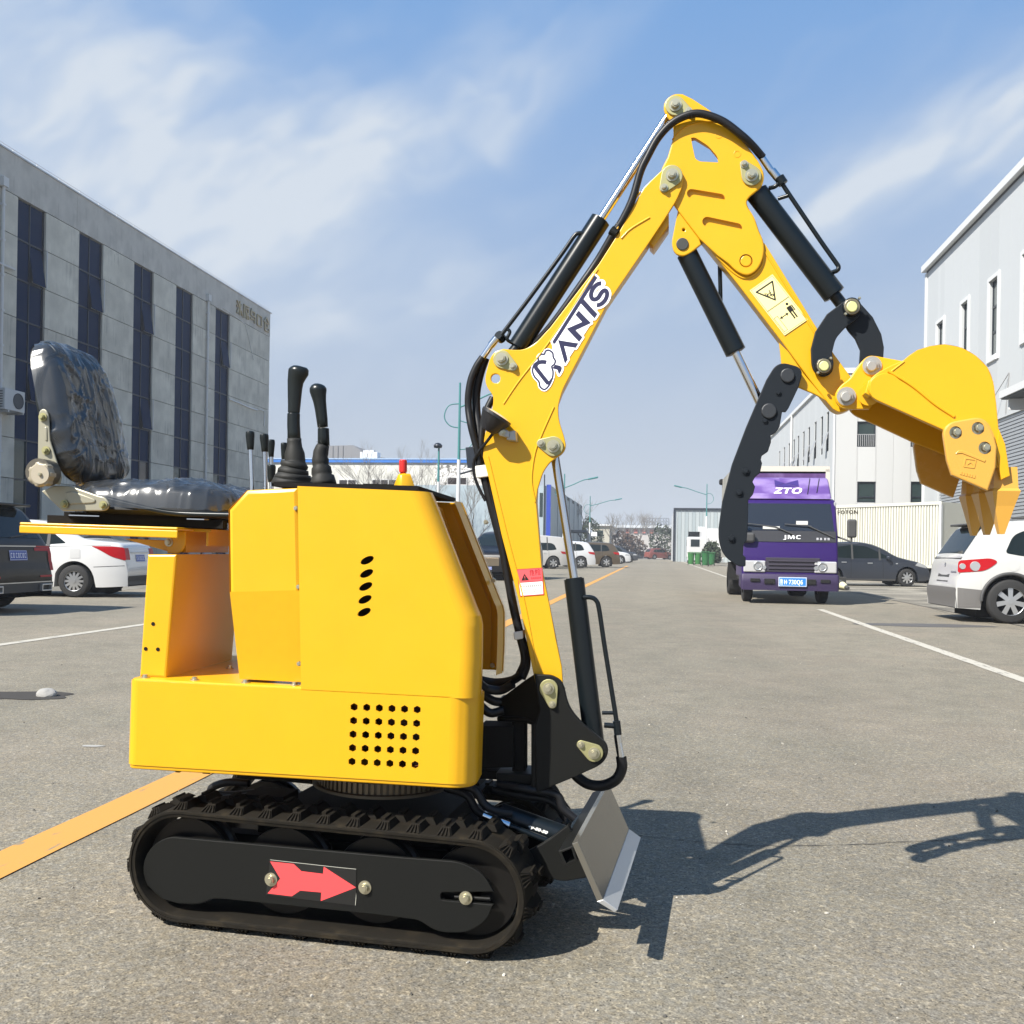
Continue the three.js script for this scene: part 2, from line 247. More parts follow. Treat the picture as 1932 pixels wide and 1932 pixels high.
const M_wheel = pmat(0.007, 0.0065, 0.006, 0.3, 0, { specularIntensity: 0.5 }), M_hose = pmat(0.011, 0.011, 0.012, 0.42, 0, { specularIntensity: 0.6 }), M_chrome = mat(0.72, 0.74, 0.76, 0.16, 1), M_zinc = mat(0.36, 0.34, 0.17, 0.5, 0.6), M_bolt = mat(0.52, 0.49, 0.36, 0.36, 0.85), M_steel = mat(0.42, 0.41, 0.38, 0.45, 0.6), M_dark = pmat(0.01, 0.009, 0.008, 0.8, 0, { specularIntensity: 0.3 }), M_bracket = mat(0.34, 0.32, 0.24, 0.45, 0.45);
const gA = gnd(330, 1753), gB = gnd(870, 1813), yawT = Math.atan2(gB.z - gA.z, gB.x - gA.x);
const T = frame(gA, yawT), WT = 0.63;                                          // outer face of the near track, and the width over both
const EX = thing('mini_excavator', 'small yellow tracked excavator with raised boom, bucket and plastic-wrapped seat, parked on the road', 'excavator', T.P(T.pt(610, 1690)[0], 0, WT / 2), -yawT);
const exInv = INV.get(EX);
const P = (name, g, m, parent = EX, label) => { const o = mesh(name, clean(g).applyMatrix4(exInv), m, parent); if (label) o.userData.label = label; return o; };
const swing = T.P(T.pt(715, 1640)[0], 0, WT / 2), yawS = 6.3 * Math.PI / 180, WS = 0.62;
const S0 = frame(swing, yawS), S = frame(S0.P(0, 0, -WS / 2), yawS, 0.018);      // near face of the upper body, leaning a little to the front
const yawB = 9 * Math.PI / 180, B = (() => { const q = S.px(1035, 1298, WS / 2 - 0.05), n = frame(q, yawB); return frame(n.P(0, 0, 0), yawB); })();   // near face of the boom
const BW = 0.1;
function loft(fr, pts, w, n = 18, flat = 1) { // a round body along points [x, y, radius] of the picture plane at depth w
  const c = pts.map(([x, y, r]) => [fr.px(x, y, w), fr.len(x, y, w, r)]);
  const k = c.length - 1;
  return gridGeo(n, k, (u, v) => {
    const i = Math.round(v * k), a = c[Math.max(0, i - 1)][0], b = c[Math.min(k, i + 1)][0], t = b.clone().sub(a).normalize(), s = t.clone().cross(fr.N).normalize(), an = u * 2 * Math.PI;
    return c[i][0].clone().addScaledVector(s, c[i][1] * Math.cos(an)).addScaledVector(fr.N, c[i][1] * flat * Math.sin(an));
  });
}
const hosePx = (fr, pts, r, n = 60) => tube(pts.map(([x, y, w]) => fr.px(x, y, w)), r, n);

// --- tracks, track frames, rollers ---
function track(w0, near) {
  const c0 = T.pt(337, 1635), c1 = T.pt(884, 1692), lug = 0.017, wd = 0.17, r0 = c0[1] - lug, r1 = c1[1] - lug;
  const loop = (k) => [...arc(c1[0], c1[1], r1 - k, -90, 90, 26), ...arc(c0[0], c0[1], r0 - k, 90, 270, 26)].map((p) => new THREE.Vector2(...p));
  const sh = new THREE.Shape(loop(0)); sh.holes.push(new THREE.Path(loop(0.021)));
  const belt = P('rubber_track', T.geo(soft(new THREE.ExtrudeGeometry(sh, { depth: wd - 0.008, bevelEnabled: true, bevelSize: 0.004, bevelThickness: 0.004, bevelOffset: -0.004, bevelSegments: 2 }).translate(0, 0, -(w0 + wd) + 0.004), 0.5)), M_rubber);
  const ridge = new THREE.Shape(loop(0.004)); ridge.holes.push(new THREE.Path(loop(0.010)));
  P('edge_rib', T.geo(new THREE.ExtrudeGeometry(ridge, { depth: 0.003, bevelEnabled: false }).translate(0, 0, -w0)), M_rubber, belt);
  // lugs round the loop
  const pts = loop(0), per = []; let len = 0; pts.forEach((p, i) => { per.push(len); len += p.distanceTo(pts[(i + 1) % pts.length]); });
  const block = (z0, z1, dx, nearEnd) => { // trapezoid bar with sloping ends
    const a = 0.021, b = 0.011, h = lug, e = nearEnd ? 0.022 : 0.006, g = new THREE.BufferGeometry(), q = [[-a, 0, z0], [a, 0, z0], [a, 0, z1], [-a, 0, z1], [-b, h, z0 - (nearEnd ? e : 0.003)], [b, h, z0 - (nearEnd ? e : 0.003)], [b, h, z1 + 0.012], [-b, h, z1 + 0.012]].map(([x, y, z]) => [x + dx, y, z]);
    g.setAttribute('position', new THREE.Float32BufferAttribute(q.flat(), 3)); g.setIndex([0, 1, 5, 0, 5, 4, 1, 2, 6, 1, 6, 5, 2, 3, 7, 2, 7, 6, 3, 0, 4, 3, 4, 7, 4, 5, 6, 4, 6, 7]); const f = g.toNonIndexed(); f.computeVertexNormals(); return f;
  };
  const ribs = [-0.012, -0.004, 0.004, 0.012].map((x) => rod(V3(x * 1.4, 0.001, -0.001), V3(x * 0.7, lug - 0.001, -0.02), 0.0022, 6));
  const lugGeo = M(block(-0.004, -0.086, 0, true), block(-0.084, -0.166, 0.018, false), box(0.012, 0.007, 0.05, -0.008, lug + 0.003, -0.055), box(0.012, 0.007, 0.05, 0.016, lug + 0.003, -0.125), ...ribs).applyMatrix4(new THREE.Matrix4().identity());
  const N = 31;
  for (let k = 0; k < N; k++) {
    const d = (k + 0.4) * len / N; let i = per.findIndex((v, n) => v > d) - 1; if (i < 0) i = pts.length - 1;
    const a = pts[i], b = pts[(i + 1) % pts.length], f = (d - per[i]) / a.distanceTo(b), x = a.x + (b.x - a.x) * f, y = a.y + (b.y - a.y) * f, an = Math.atan2(b.y - a.y, b.x - a.x) + Math.PI;
    P('track_lug', T.geo(lugGeo.clone().rotateZ(an).translate(x, y, -w0)), M_rubber, belt);
  }
  // wheels inside the loop
  for (const [x, y, r, nm] of [[337, 1637, 84, 'sprocket'], [520, 1655, 83, 'track_roller'], [694, 1674, 83, 'track_roller'], [884, 1694, 86, 'idler_wheel']]) {
    const [a, b] = T.pt(x, y), R = T.len(x, y, 0, r) * (near ? 0.99 : 0.97), prof = [[0.02, -0.036], [R * 0.84, -0.036], [R * 0.86, -0.022], [R * 0.93, -0.022], [R * 0.95, -0.03], [R, -0.028], [R, -0.012], [R * 0.93, -0.006], [R * 0.93, 0.02], [R, 0.026], [R, 0.04], [0.02, 0.04]].map((p) => new THREE.Vector2(...p));
    P(nm, T.geo(soft(new THREE.LatheGeometry(prof, 40).rotateX(Math.PI / 2).translate(a, b, -w0 - 0.095), 0.4)), M_wheel);
    P('wheel_rim', T.geo(new THREE.TorusGeometry(R * 0.985, 0.0028, 8, 48).translate(a, b, -w0 - 0.062)), M_cyl);
  }
  const plate = rnd([...arc(331, 1640, 61, 150, 265, 10), [760, 1618], [868, 1626, 20], [912, 1648, 26], [931, 1682.5], [831, 1684, 6], [831, 1698, 6], [930, 1707], [918, 1738, 24], [882, 1760, 20], [826, 1760, 22], [790, 1736, 10], [704, 1725], [419, 1696], [399, 1696, 6], [376, 1706, 10], [336, 1705], [304, 1696, 12]]);
  const fr = P('track_frame', T.ext(plate, w0 + (near ? 0.02 : 0.14), 0.012, { bevel: 0.002 }), M_black);
  P('frame_beam', T.geo(M(box(c1[0] - c0[0] + 0.08, 0.1, 0.05, (c0[0] + c1[0]) / 2, (c0[1] + c1[1]) / 2, -w0 - 0.205))), M_dark, fr);
  if (near) {
    for (const [x, y] of [[512, 1659], [689, 1674], [879, 1694]]) P('bolt', T.hex(x, y, w0 + 0.02, 9.5, 9), M_bolt, fr);
    P('adjuster_rod', rod(T.px(858, 1692, 0.034), T.px(925, 1696, 0.034), 0.005), M_black, fr);
    P('arrow_sticker', T.rect([[500, 1716], [672, 1716], [672, 1620], [500, 1620]], w0 + 0.0185), new THREE.MeshStandardMaterial({ roughness: 0.45, alphaTest: 0.5, side: THREE.DoubleSide, map: print(1032, 576, (x) => {
      const q = (zx, zy) => [(201.25 + zx * 0.28645 - 500) * 6, (1358.4 + zy * 0.28645 - 1620) * 6];
      x.fillStyle = '#181817'; poly(x, [q(1077, 921), q(1660, 983), q(1640, 1223), q(1050, 1150)]); x.fill();
      x.fillStyle = '#f24a4c'; poly(x, [[1077, 932], [1235, 948], [1285, 995], [1428, 1012], [1433, 965], [1642, 1103], [1413, 1192], [1417, 1135], [1277, 1122], [1222, 1160], [1060, 1142], [1145, 1045]].map((p) => q(...p))); x.fill();
      x.strokeStyle = '#b9b9ad'; x.lineWidth = 5; x.beginPath(); x.moveTo(...q(1077, 921)); x.lineTo(...q(1657, 984)); x.lineTo(...q(1638, 1221)); x.stroke();
    }) }), fr, 'red arrow on a dark sticker');
  }
  return fr;
}
track(0, true); track(WT - 0.17, false);
// carbody between the tracks, ring gear, travel hoses
{
  const m = T.pt(620, 1600), top = T.pt(620, 1500, WT / 2)[1];
  P('carbody', T.geo(M(box(0.62, 0.10, WT - 0.42, m[0], top - 0.10, -WT / 2), box(0.5, 0.06, 0.3, m[0] + 0.02, top - 0.03, -WT / 2), box(0.34, 0.08, 0.44, m[0], top - 0.16, -WT / 2), box(0.12, 0.05, 0.10, m[0] - 0.27, top + 0.0, -WT / 2 + 0.1))), M_dark);
  const c = S.pt(722, 1490, WS / 2), tt = S.pt(722, 1478, WS / 2 - 0.17)[1], R = 0.185, teeth = [];
  for (let k = 0; k < 72; k++) { const a = k / 72 * 2 * Math.PI; teeth.push(box(0.012, 0.03, 0.009).translate(R, 0, 0).rotateY(a).translate(c[0], tt - 0.014, -WS / 2)); }
  const ring = P('slew_ring', S.geo(M(new THREE.CylinderGeometry(R, R, 0.032, 60).translate(c[0], tt - 0.014, -WS / 2), new THREE.CylinderGeometry(R + 0.018, R + 0.018, 0.008, 60).translate(c[0], tt - 0.034, -WS / 2))), mat(0.10, 0.085, 0.06, 0.5, 0.5));
  P('ring_teeth', S.geo(M(...teeth)), mat(0.16, 0.13, 0.09, 0.45, 0.6), ring).userData.kind = 'stuff';
  for (const pts of [[[470, 1478, 0.3], [430, 1476, 0.3], [400, 1486, 0.3], [402, 1497, 0.3], [440, 1500, 0.3], [480, 1496, 0.3]], [[500, 1500, 0.28], [450, 1505, 0.28], [405, 1512, 0.28], [385, 1535, 0.3]], [[860, 1480, 0.2], [895, 1490, 0.2], [912, 1515, 0.2], [930, 1528, 0.2], [965, 1535, 0.22]], [[840, 1486, 0.22], [880, 1500, 0.22], [900, 1530, 0.22], [930, 1545, 0.23], [970, 1560, 0.24]], [[940, 1480, 0.3], [1000, 1490, 0.28], [1050, 1500, 0.3], [1062, 1525, 0.3], [1085, 1545, 0.3]], [[930, 1490, 0.34], [990, 1502, 0.34], [1040, 1512, 0.34], [1068, 1545, 0.34]]]) P('travel_hose', hosePx(T, pts, 0.012, 40), M_hose);
}
// --- dozer blade ---
{
  const bl = P('dozer_blade', T.ext([[1079, 1592], [1090.5, 1587.5], [1138, 1697.5], [1127, 1702]], 0, WT, { bevel: 0.002 }), mat(0.16, 0.15, 0.125, 0.36, 0.45, { roughnessMap: grime }));
  P('cutting_edge', T.ext([[1126, 1701], [1138.5, 1697], [1165, 1717], [1160, 1722]], -0.002, WT + 0.004, { bevel: 0.0015 }), mat(0.45, 0.46, 0.46, 0.42, 0.65), bl);
  P('blade_tube', T.ext([[1053.5, 1606], [1081, 1595.5], [1090, 1624], [1066, 1635]], 0.004, WT - 0.008, { bevel: 0.002, holes: [[[1057.5, 1607.5], [1079, 1599], [1086, 1622], [1067.5, 1630.5]]] }), M_black, bl);
  for (const w of [0.17, 0.44]) P('push_arm', T.ext(rnd([[940, 1625], [985, 1612, 10], [1030, 1588, 20], [1072, 1556], [1094, 1600], [1108, 1656], [1060, 1664, 14], [1005, 1648, 20], [950, 1660]]), w, 0.02), M_black, bl);
  const cyl = P('blade_cylinder', rod(T.px(944, 1535, 0.26), T.px(1092, 1588, 0.26), 0.03, 28), M_cyl);
  P('cylinder_fitting', M(rod(T.px(912, 1538, 0.2), T.px(945, 1552, 0.2), 0.012, 6), rod(T.px(945, 1552, 0.2), T.px(962, 1558, 0.2), 0.016, 6)), M_chrome, cyl);
  P('cylinder_pipe', rod(T.px(962, 1558, 0.2), T.px(1085, 1607, 0.22), 0.008, 10), M_cyl, cyl);
  const hw = print(512, 160, (x) => { x.strokeStyle = '#e9e9e4'; x.lineWidth = 10; x.lineCap = 'round'; x.font = 'italic bold 100px sans-serif'; x.lineWidth = 7; x.strokeText('+y-80-50', 20, 110); x.fillStyle = '#e9e9e4'; x.fillText('+y-80-50', 20, 110); });
  const n = T.px(1030, 1550, 0.22), e = T.px(1074, 1573, 0.222), dir = e.clone().sub(n), up = dir.clone().cross(T.N).normalize().multiplyScalar(-0.016), ax = T.px(944, 1535, 0.26), ax2 = T.px(1092, 1588, 0.26), dd = ax2.clone().sub(ax).normalize();
  const off = T.N.clone().multiplyScalar(0.0305), s0 = ax.clone().addScaledVector(dd, 0.085), s1 = ax.clone().addScaledVector(dd, 0.158), u2 = V3(0, 0, 0).copy(dd).cross(T.N).negate().normalize();
  if (u2.y < 0) u2.negate();
  P('chalk_mark', quad(s0.clone().add(off).addScaledVector(u2, -0.006), s1.clone().add(off).addScaledVector(u2, -0.006), s1.clone().add(off).addScaledVector(u2, 0.012), s0.clone().add(off).addScaledVector(u2, 0.012)), new THREE.MeshStandardMaterial({ map: hw, alphaTest: 0.4, roughness: 0.8, side: THREE.DoubleSide }), cyl);
}
// --- lower body of the upper carriage ---
const sL = S.pt(237.5, 1370)[0], sR = S.pt(906, 1400, 0.08)[0], tT = S.pt(560, 1300)[1], tB = S.pt(560, 1462)[1];
const planM = new THREE.Matrix4().makeBasis(V3(1, 0, 0), V3(0, 0, -1), V3(0, 1, 0));
function plan(pts, t0, t1, bevel = 0) { const sh = new THREE.Shape(pts.map((p) => new THREE.Vector2(...p))), g = new THREE.ExtrudeGeometry(sh, { depth: t1 - t0 - 2 * bevel, bevelEnabled: bevel > 0, bevelSize: bevel, bevelThickness: bevel, bevelOffset: -bevel, bevelSegments: 3 }); return S.geo(soft(g.translate(0, 0, t0 + bevel).applyMatrix4(planM), 0.42)); }
const extST = (pts, w, d, { holes = [], bevel = 0.002, fr = S } = {}) => { const sh = new THREE.Shape(pts.map((p) => new THREE.Vector2(...p))); for (const h of holes) sh.holes.push(new THREE.Path(h.map((p) => new THREE.Vector2(...p)))); const g = new THREE.ExtrudeGeometry(sh, { depth: d - 2 * bevel, bevelEnabled: bevel > 0, bevelSize: bevel, bevelThickness: bevel, bevelOffset: -bevel, bevelSegments: 2 }); return fr.geo(soft(g.translate(0, 0, -(w + d) + bevel), 0.36)); };
{
  const rf = 0.07, rl = 0.03, th = 0.007;
  const ring = (k) => [...arc(sR - rf, rf, rf - k, -90, 0, 12), [sR - k, 0.13], [sR - 0.10 - k, 0.22], ...arc(sR - 0.10 - rf, WS - rf, rf - k, 0, 90, 12), ...arc(sL + rf, WS - rf, rf - k, 90, 180, 12), ...arc(sL + rl, rl, rl - k, 180, 270, 10)];
  const outer = ring(0), inner = ring(th);
  const body = P('counterweight_cover', plan([...outer, ...inner.reverse()], tB, tT, 0.0), M_yel);
  const hexes = [];
  for (let r = 0; r < 5; r++) for (let c = 0; c < 6; c++) { const a = r / 4, b = c / 5, x = 668 + (787 - 668) * b + (664 - 668) * a, y = 1334 + 5 * b + (1437 - 1334) * a + a * b; hexes.push(circ(x, y, 7.6, 6, 7.6, Math.PI / 6).map((p) => S.pt(...p))); }
  P('vent_panel', extST([[sL + rl, tB], [sR - rf, tB], [sR - rf, tT], [sL + rl, tT]], 0, th, { holes: hexes, bevel: 0 }), M_yel, body);
  P('deck_plate', plan(ring(0.004), tT - 0.004, tT + 0.005, 0.0045), M_yel, body);
  P('floor_plate', plan(ring(0.003), tB - 0.012, tB + 0.006, 0.006), M_yel, body);
  const q = (x) => S.pt(x, 1390)[0], mid = (tT + tB) / 2;
  P('engine_block', S.geo(M(box(0.16, 0.17, 0.3, q(760), mid, -0.32), box(0.05, 0.04, 0.2, q(790), mid - 0.08, -0.14), rod(V3(q(700), mid - 0.06, -0.12), V3(q(800), mid + 0.05, -0.10), 0.012), rod(V3(q(660), mid + 0.04, -0.09), V3(q(780), mid + 0.02, -0.09), 0.008))), mat(0.08, 0.03, 0.022, 0.5, 0.2), body);
  P('inner_bracket', S.geo(M(box(0.03, 0.012, 0.05, q(782), mid - 0.085, -0.05), box(0.02, 0.15, 0.02, q(662), mid, -0.08))), mat(0.35, 0.12, 0.03, 0.6), body);
  for (const [x, y, w] of [[274, 1278, 0.03], [367, 1288, 0.03], [463, 1291, 0.03], [556, 1291, 0.03], [434, 1259, 0.3]]) { const [a] = S.pt(x, y, w); P('bolt', S.geo(M(new THREE.CylinderGeometry(0.007, 0.008, 0.009, 6).translate(a, tT + 0.0095, -w), new THREE.CylinderGeometry(0.012, 0.012, 0.003, 16).translate(a, tT + 0.006, -w))), M_bolt, body); }
  P('drain_plug', S.geo(M(box(0.012, 0.025, 0.012, S.pt(318, 1455)[0], tB - 0.014, -0.06), box(0.02, 0.01, 0.02, S.pt(383, 1458)[0], tB - 0.012, -0.03))), M_dark, body);
}
// --- cowl: side panels bent round to the front ---
{
  const edge = [[813, 929], [820, 944], [862, 1052], [899, 1146], [906, 1162], [909.5, 1180], [909, 1250], [906, 1314]], Rb = 0.05;
  const fine = (() => { const c = new THREE.CatmullRomCurve3(edge.map(([x, y]) => { const p = S.pt(x, y, Rb); return V3(p[0], p[1], 0); }), false, 'catmullrom', 0.1); return c.getPoints(48); })();
  const tTop = S.pt(562, 917)[1], bl = S.pt(568, 1302), tl = S.pt(561, 917), cb = fine[fine.length - 1].y;
  const flat = [[tl[0], tl[1]], ...fine.map((p) => [p.x - Rb, Math.min(p.y, 9)]), [bl[0], bl[1]]];
  const slots = [[692.7, 1057], [691.6, 1082], [690, 1106.5], [688.6, 1131], [687, 1155]].map(([x, y]) => circ(x, y, 13.6, 20, 6.6, -0.45).map((p) => S.pt(...p)));
  const side = P('cowl_side_panel', extST(flat, 0, 0.004, { holes: slots, bevel: 0 }), M_yel);
  const bend = (w0, dir) => { // the bend and the flange behind it
    const f = gridGeo(14, fine.length - 1, (u, v) => { const p = fine[Math.round(v * (fine.length - 1))], a = Math.min(1, u / 0.86) * Math.PI / 2, ex = u > 0.86 ? 0.02 : 0; return S.P(p.x - Rb + Rb * Math.sin(a), p.y, w0 + dir * (Rb - Rb * Math.cos(a) + ex)); }); return f; };
  P('front_bend', bend(0, 1), M_yel, side);
  P('painted_edge_sheen', gridGeo(1, fine.length - 1, (u, v) => { const p = fine[Math.round(v * (fine.length - 1))]; return S.P(p.x - 0.004 * u + 0.0005, p.y, Rb + 0.02 + 0.004 * u); }), M_edgeSheen, side);  // pale strip: reflected light on the sheet edge put into its colour
  P('slot_backing', S.geo(box(0.06, 0.2, 0.02, S.pt(690, 1106)[0], S.pt(690, 1106)[1], -0.06)), M_dark, side);
  const far = P('far_cowl_panel', extST(flat, WS - 0.004, 0.004, { bevel: 0 }), M_yel);
  P('front_bend', bend(WS, -1), M_yel, far);
  P('front_flange', gridGeo(1, fine.length - 1, (u, v) => { const p = fine[Math.round(v * (fine.length - 1))]; return S.P(p.x - 0.002 - 0.012 * u, p.y, WS - Rb - 0.02 - 0.06 * u); }), M_yel, far);
  P('painted_edge_sheen', gridGeo(1, fine.length - 1, (u, v) => { const p = fine[Math.round(v * (fine.length - 1))]; return S.P(p.x + 0.0012, p.y, WS - 0.03 - 0.006 * u); }), M_edgeSheen, far);  // same painted reflection along the far edge
  P('front_panel', gridGeo(1, fine.length - 1, (u, v) => { const p = fine[Math.round(v * (fine.length - 1))]; return S.P(p.x - 0.06 - 0.03 * v, p.y - 0.02, 0.07 + (WS - 0.14) * u); }), M_yel);
  for (const [x, y] of [[917, 985], [931, 1095], [929, 1255]]) P('bolt', S.hex(x, y, WS - 0.09, 5, 6, false), M_bolt, far);
  // rear cover with its folded lower half
  const up = P('rear_cover', S.ext([[431, 962], [465, 924.5], [562, 919.5], [566.5, 1122], [433, 1125]], 0.010, 0.03, { bevel: 0.011 }), M_yel);
  const l0 = S.px(433.5, 1117, 0.0092), r0 = S.px(566.5, 1114.5, 0.0092), l1 = S.px(452, 1281, 0.04), r1 = S.px(568, 1287, 0.04), lb = S.px(437, 1119, 0.05);
  P('folded_skirt', M(quad(l1, r1, r0, l0), quad(l1.clone().addScaledVector(S.N, -0.3), l1, l0, l0.clone().addScaledVector(S.N, -0.3))), M_yel, up);
  P('rear_wall', M(quad(S.px(433, 1119, 0.03), S.px(433, 1119, 0.02).addScaledVector(S.N, -0.5), S.px(431, 962, 0.02).addScaledVector(S.N, -0.5), S.px(431, 962, 0.03)), quad(S.px(431, 962, 0.03), S.px(431, 962, 0.02).addScaledVector(S.N, -0.5), S.px(466, 925, 0.02).addScaledVector(S.N, -0.5), S.px(466, 925, 0.03))), M_yel, up);
  P('far_cover', S.ext([[431, 962], [465, 924.5], [562, 919.5], [568, 1285], [452, 1281], [433, 1119]].map(([x, y]) => [x, y]), 0.0, 0.01, { bevel: 0 }).translate(-S.N.x * (WS - 0.03), 0, -S.N.z * (WS - 0.03)), M_yel, up);
  for (const [x, y] of [[559, 959], [564, 1107], [565, 1252]]) P('bolt', S.hex(x, y, 0.01, 5, 5, false), M_bolt, up);
  // black top plate under the levers
  const st = S.pt(512, 917)[0], se = S.pt(786, 931)[0];
  P('control_plate', S.geo(M(box(se - st, 0.012, WS - 0.03, (st + se) / 2, tTop + 0.004, -WS / 2), box(0.09, 0.012, 0.12, S.pt(690, 915)[0] , tTop + 0.014, -0.2))), M_dark);
  P('filler_cap', S.geo(M(new THREE.CylinderGeometry(0.03, 0.034, 0.014, 24).translate(S.pt(680, 912, 0.25)[0], tTop + 0.016, -0.25))), M_black);
  const sw = P('stop_switch_stand', loft(S, [[762, 931, 0], [762, 931, 25], [763, 898, 13], [763, 894, 11], [763, 893, 0]], 0.14, 4, 0.8), M_yel);
  P('red_cap', loft(S, [[760.5, 895, 0], [760.5, 895, 5.5], [760.5, 891, 5.5], [760.5, 890, 7.6], [760.5, 870, 7.4], [760.5, 867.5, 6], [760.5, 867, 0]], 0.14, 20), mat(0.62, 0.025, 0.02, 0.3), sw);
}
// --- control levers ---
{
  const z = (x, y, r) => [427.66 + x * 0.13021, 679.2 + y * 0.13021, r * 0.13021];
  const stick = (name, w, boot, shaft, grip, seam) => { const b = P(name, loft(S, boot, w, 26), M_boot); P('shaft', loft(S, shaft, w, 22), M_grip, b); P('grip', loft(S, grip, w, 24, 0.85), M_grip, b); return b; };
  stick('joystick', 0.12,
    [[950, 1830, 0], [950, 1830, 290], [950, 1770, 300], [950, 1745, 270], [955, 1738, 240], [955, 1730, 268], [955, 1680, 262], [955, 1655, 215], [960, 1648, 210], [962, 1640, 225], [965, 1590, 218], [968, 1570, 185], [970, 1560, 180], [972, 1550, 200], [985, 1500, 200], [990, 1480, 165], [990, 1470, 150], [990, 1455, 150], [985, 1350, 143], [982, 1260, 112], [980, 1185, 103], [978, 1140, 104], [978, 1138, 0]].map((p) => z(...p)),
    [[978, 1160, 0], [978, 1160, 96], [975, 1050, 93], [970, 940, 92], [970, 850, 91], [972, 785, 91], [972, 772, 86], [972, 770, 0]].map((p) => z(...p)),
    [[973, 768, 0], [973, 768, 82], [974, 758, 87], [980, 650, 92], [985, 520, 100], [990, 420, 106], [998, 320, 116], [1018, 240, 134], [1040, 180, 150], [1045, 140, 146], [1046, 110, 122], [1048, 94, 84], [1050, 86, 40], [1050, 84, 0]].map((p) => z(...p)));
  stick('joystick', 0.5,
    [[1400, 1830, 0], [1400, 1830, 200], [1395, 1760, 185], [1385, 1690, 170], [1380, 1670, 140], [1378, 1640, 150], [1370, 1560, 140], [1362, 1530, 112], [1360, 1500, 120], [1358, 1440, 122], [1355, 1400, 108], [1365, 1340, 110], [1385, 1270, 98], [1400, 1230, 88], [1402, 1200, 0]].map((p) => z(...p)),
    [[1406, 1240, 0], [1406, 1240, 86], [1404, 1120, 84], [1402, 1000, 82], [1402, 990, 78], [1402, 988, 0]].map((p) => z(...p)),
    [[1392, 972, 0], [1392, 972, 76], [1382, 860, 82], [1365, 720, 86], [1348, 600, 94], [1335, 520, 108], [1326, 450, 124], [1324, 410, 122], [1324, 370, 96], [1326, 348, 56], [1327, 338, 0]].map((p) => z(...p)));
  for (const [x0, y0, x1, y1, x2, y2, w] of [[340, 1030, 345, 1300, 368, 1866, 0.1], [545, 1070, 552, 1330, 566, 1860, 0.2], [648, 1150, 645, 1405, 650, 1860, 0.42], [835, 1195, 833, 1440, 838, 1840, 0.5], [648, 1515, 648, 1770, 650, 1870, 0.3]]) {
    const l = P('lever', rod(S.px(...z(x1, y1).slice(0, 2), w), S.px(...z(x2, y2 + 40).slice(0, 2), w), S.len(500, 900, w, 4.2), 14), M_chrome);
    const k = w > 0.35 ? 0.8 : 1; P('knob', loft(S, [[x1, y1, 0], [x1, y1, 46 * k], [x1 - 1, y1 - 60, 52 * k], [x0, y0 + 60, 64 * k], [x0, y0 + 18, 62 * k], [x0, y0 + 4, 52 * k], [x0, y0, 0]].map((p) => z(...p)), w, 20), M_grip, l);
  }
}
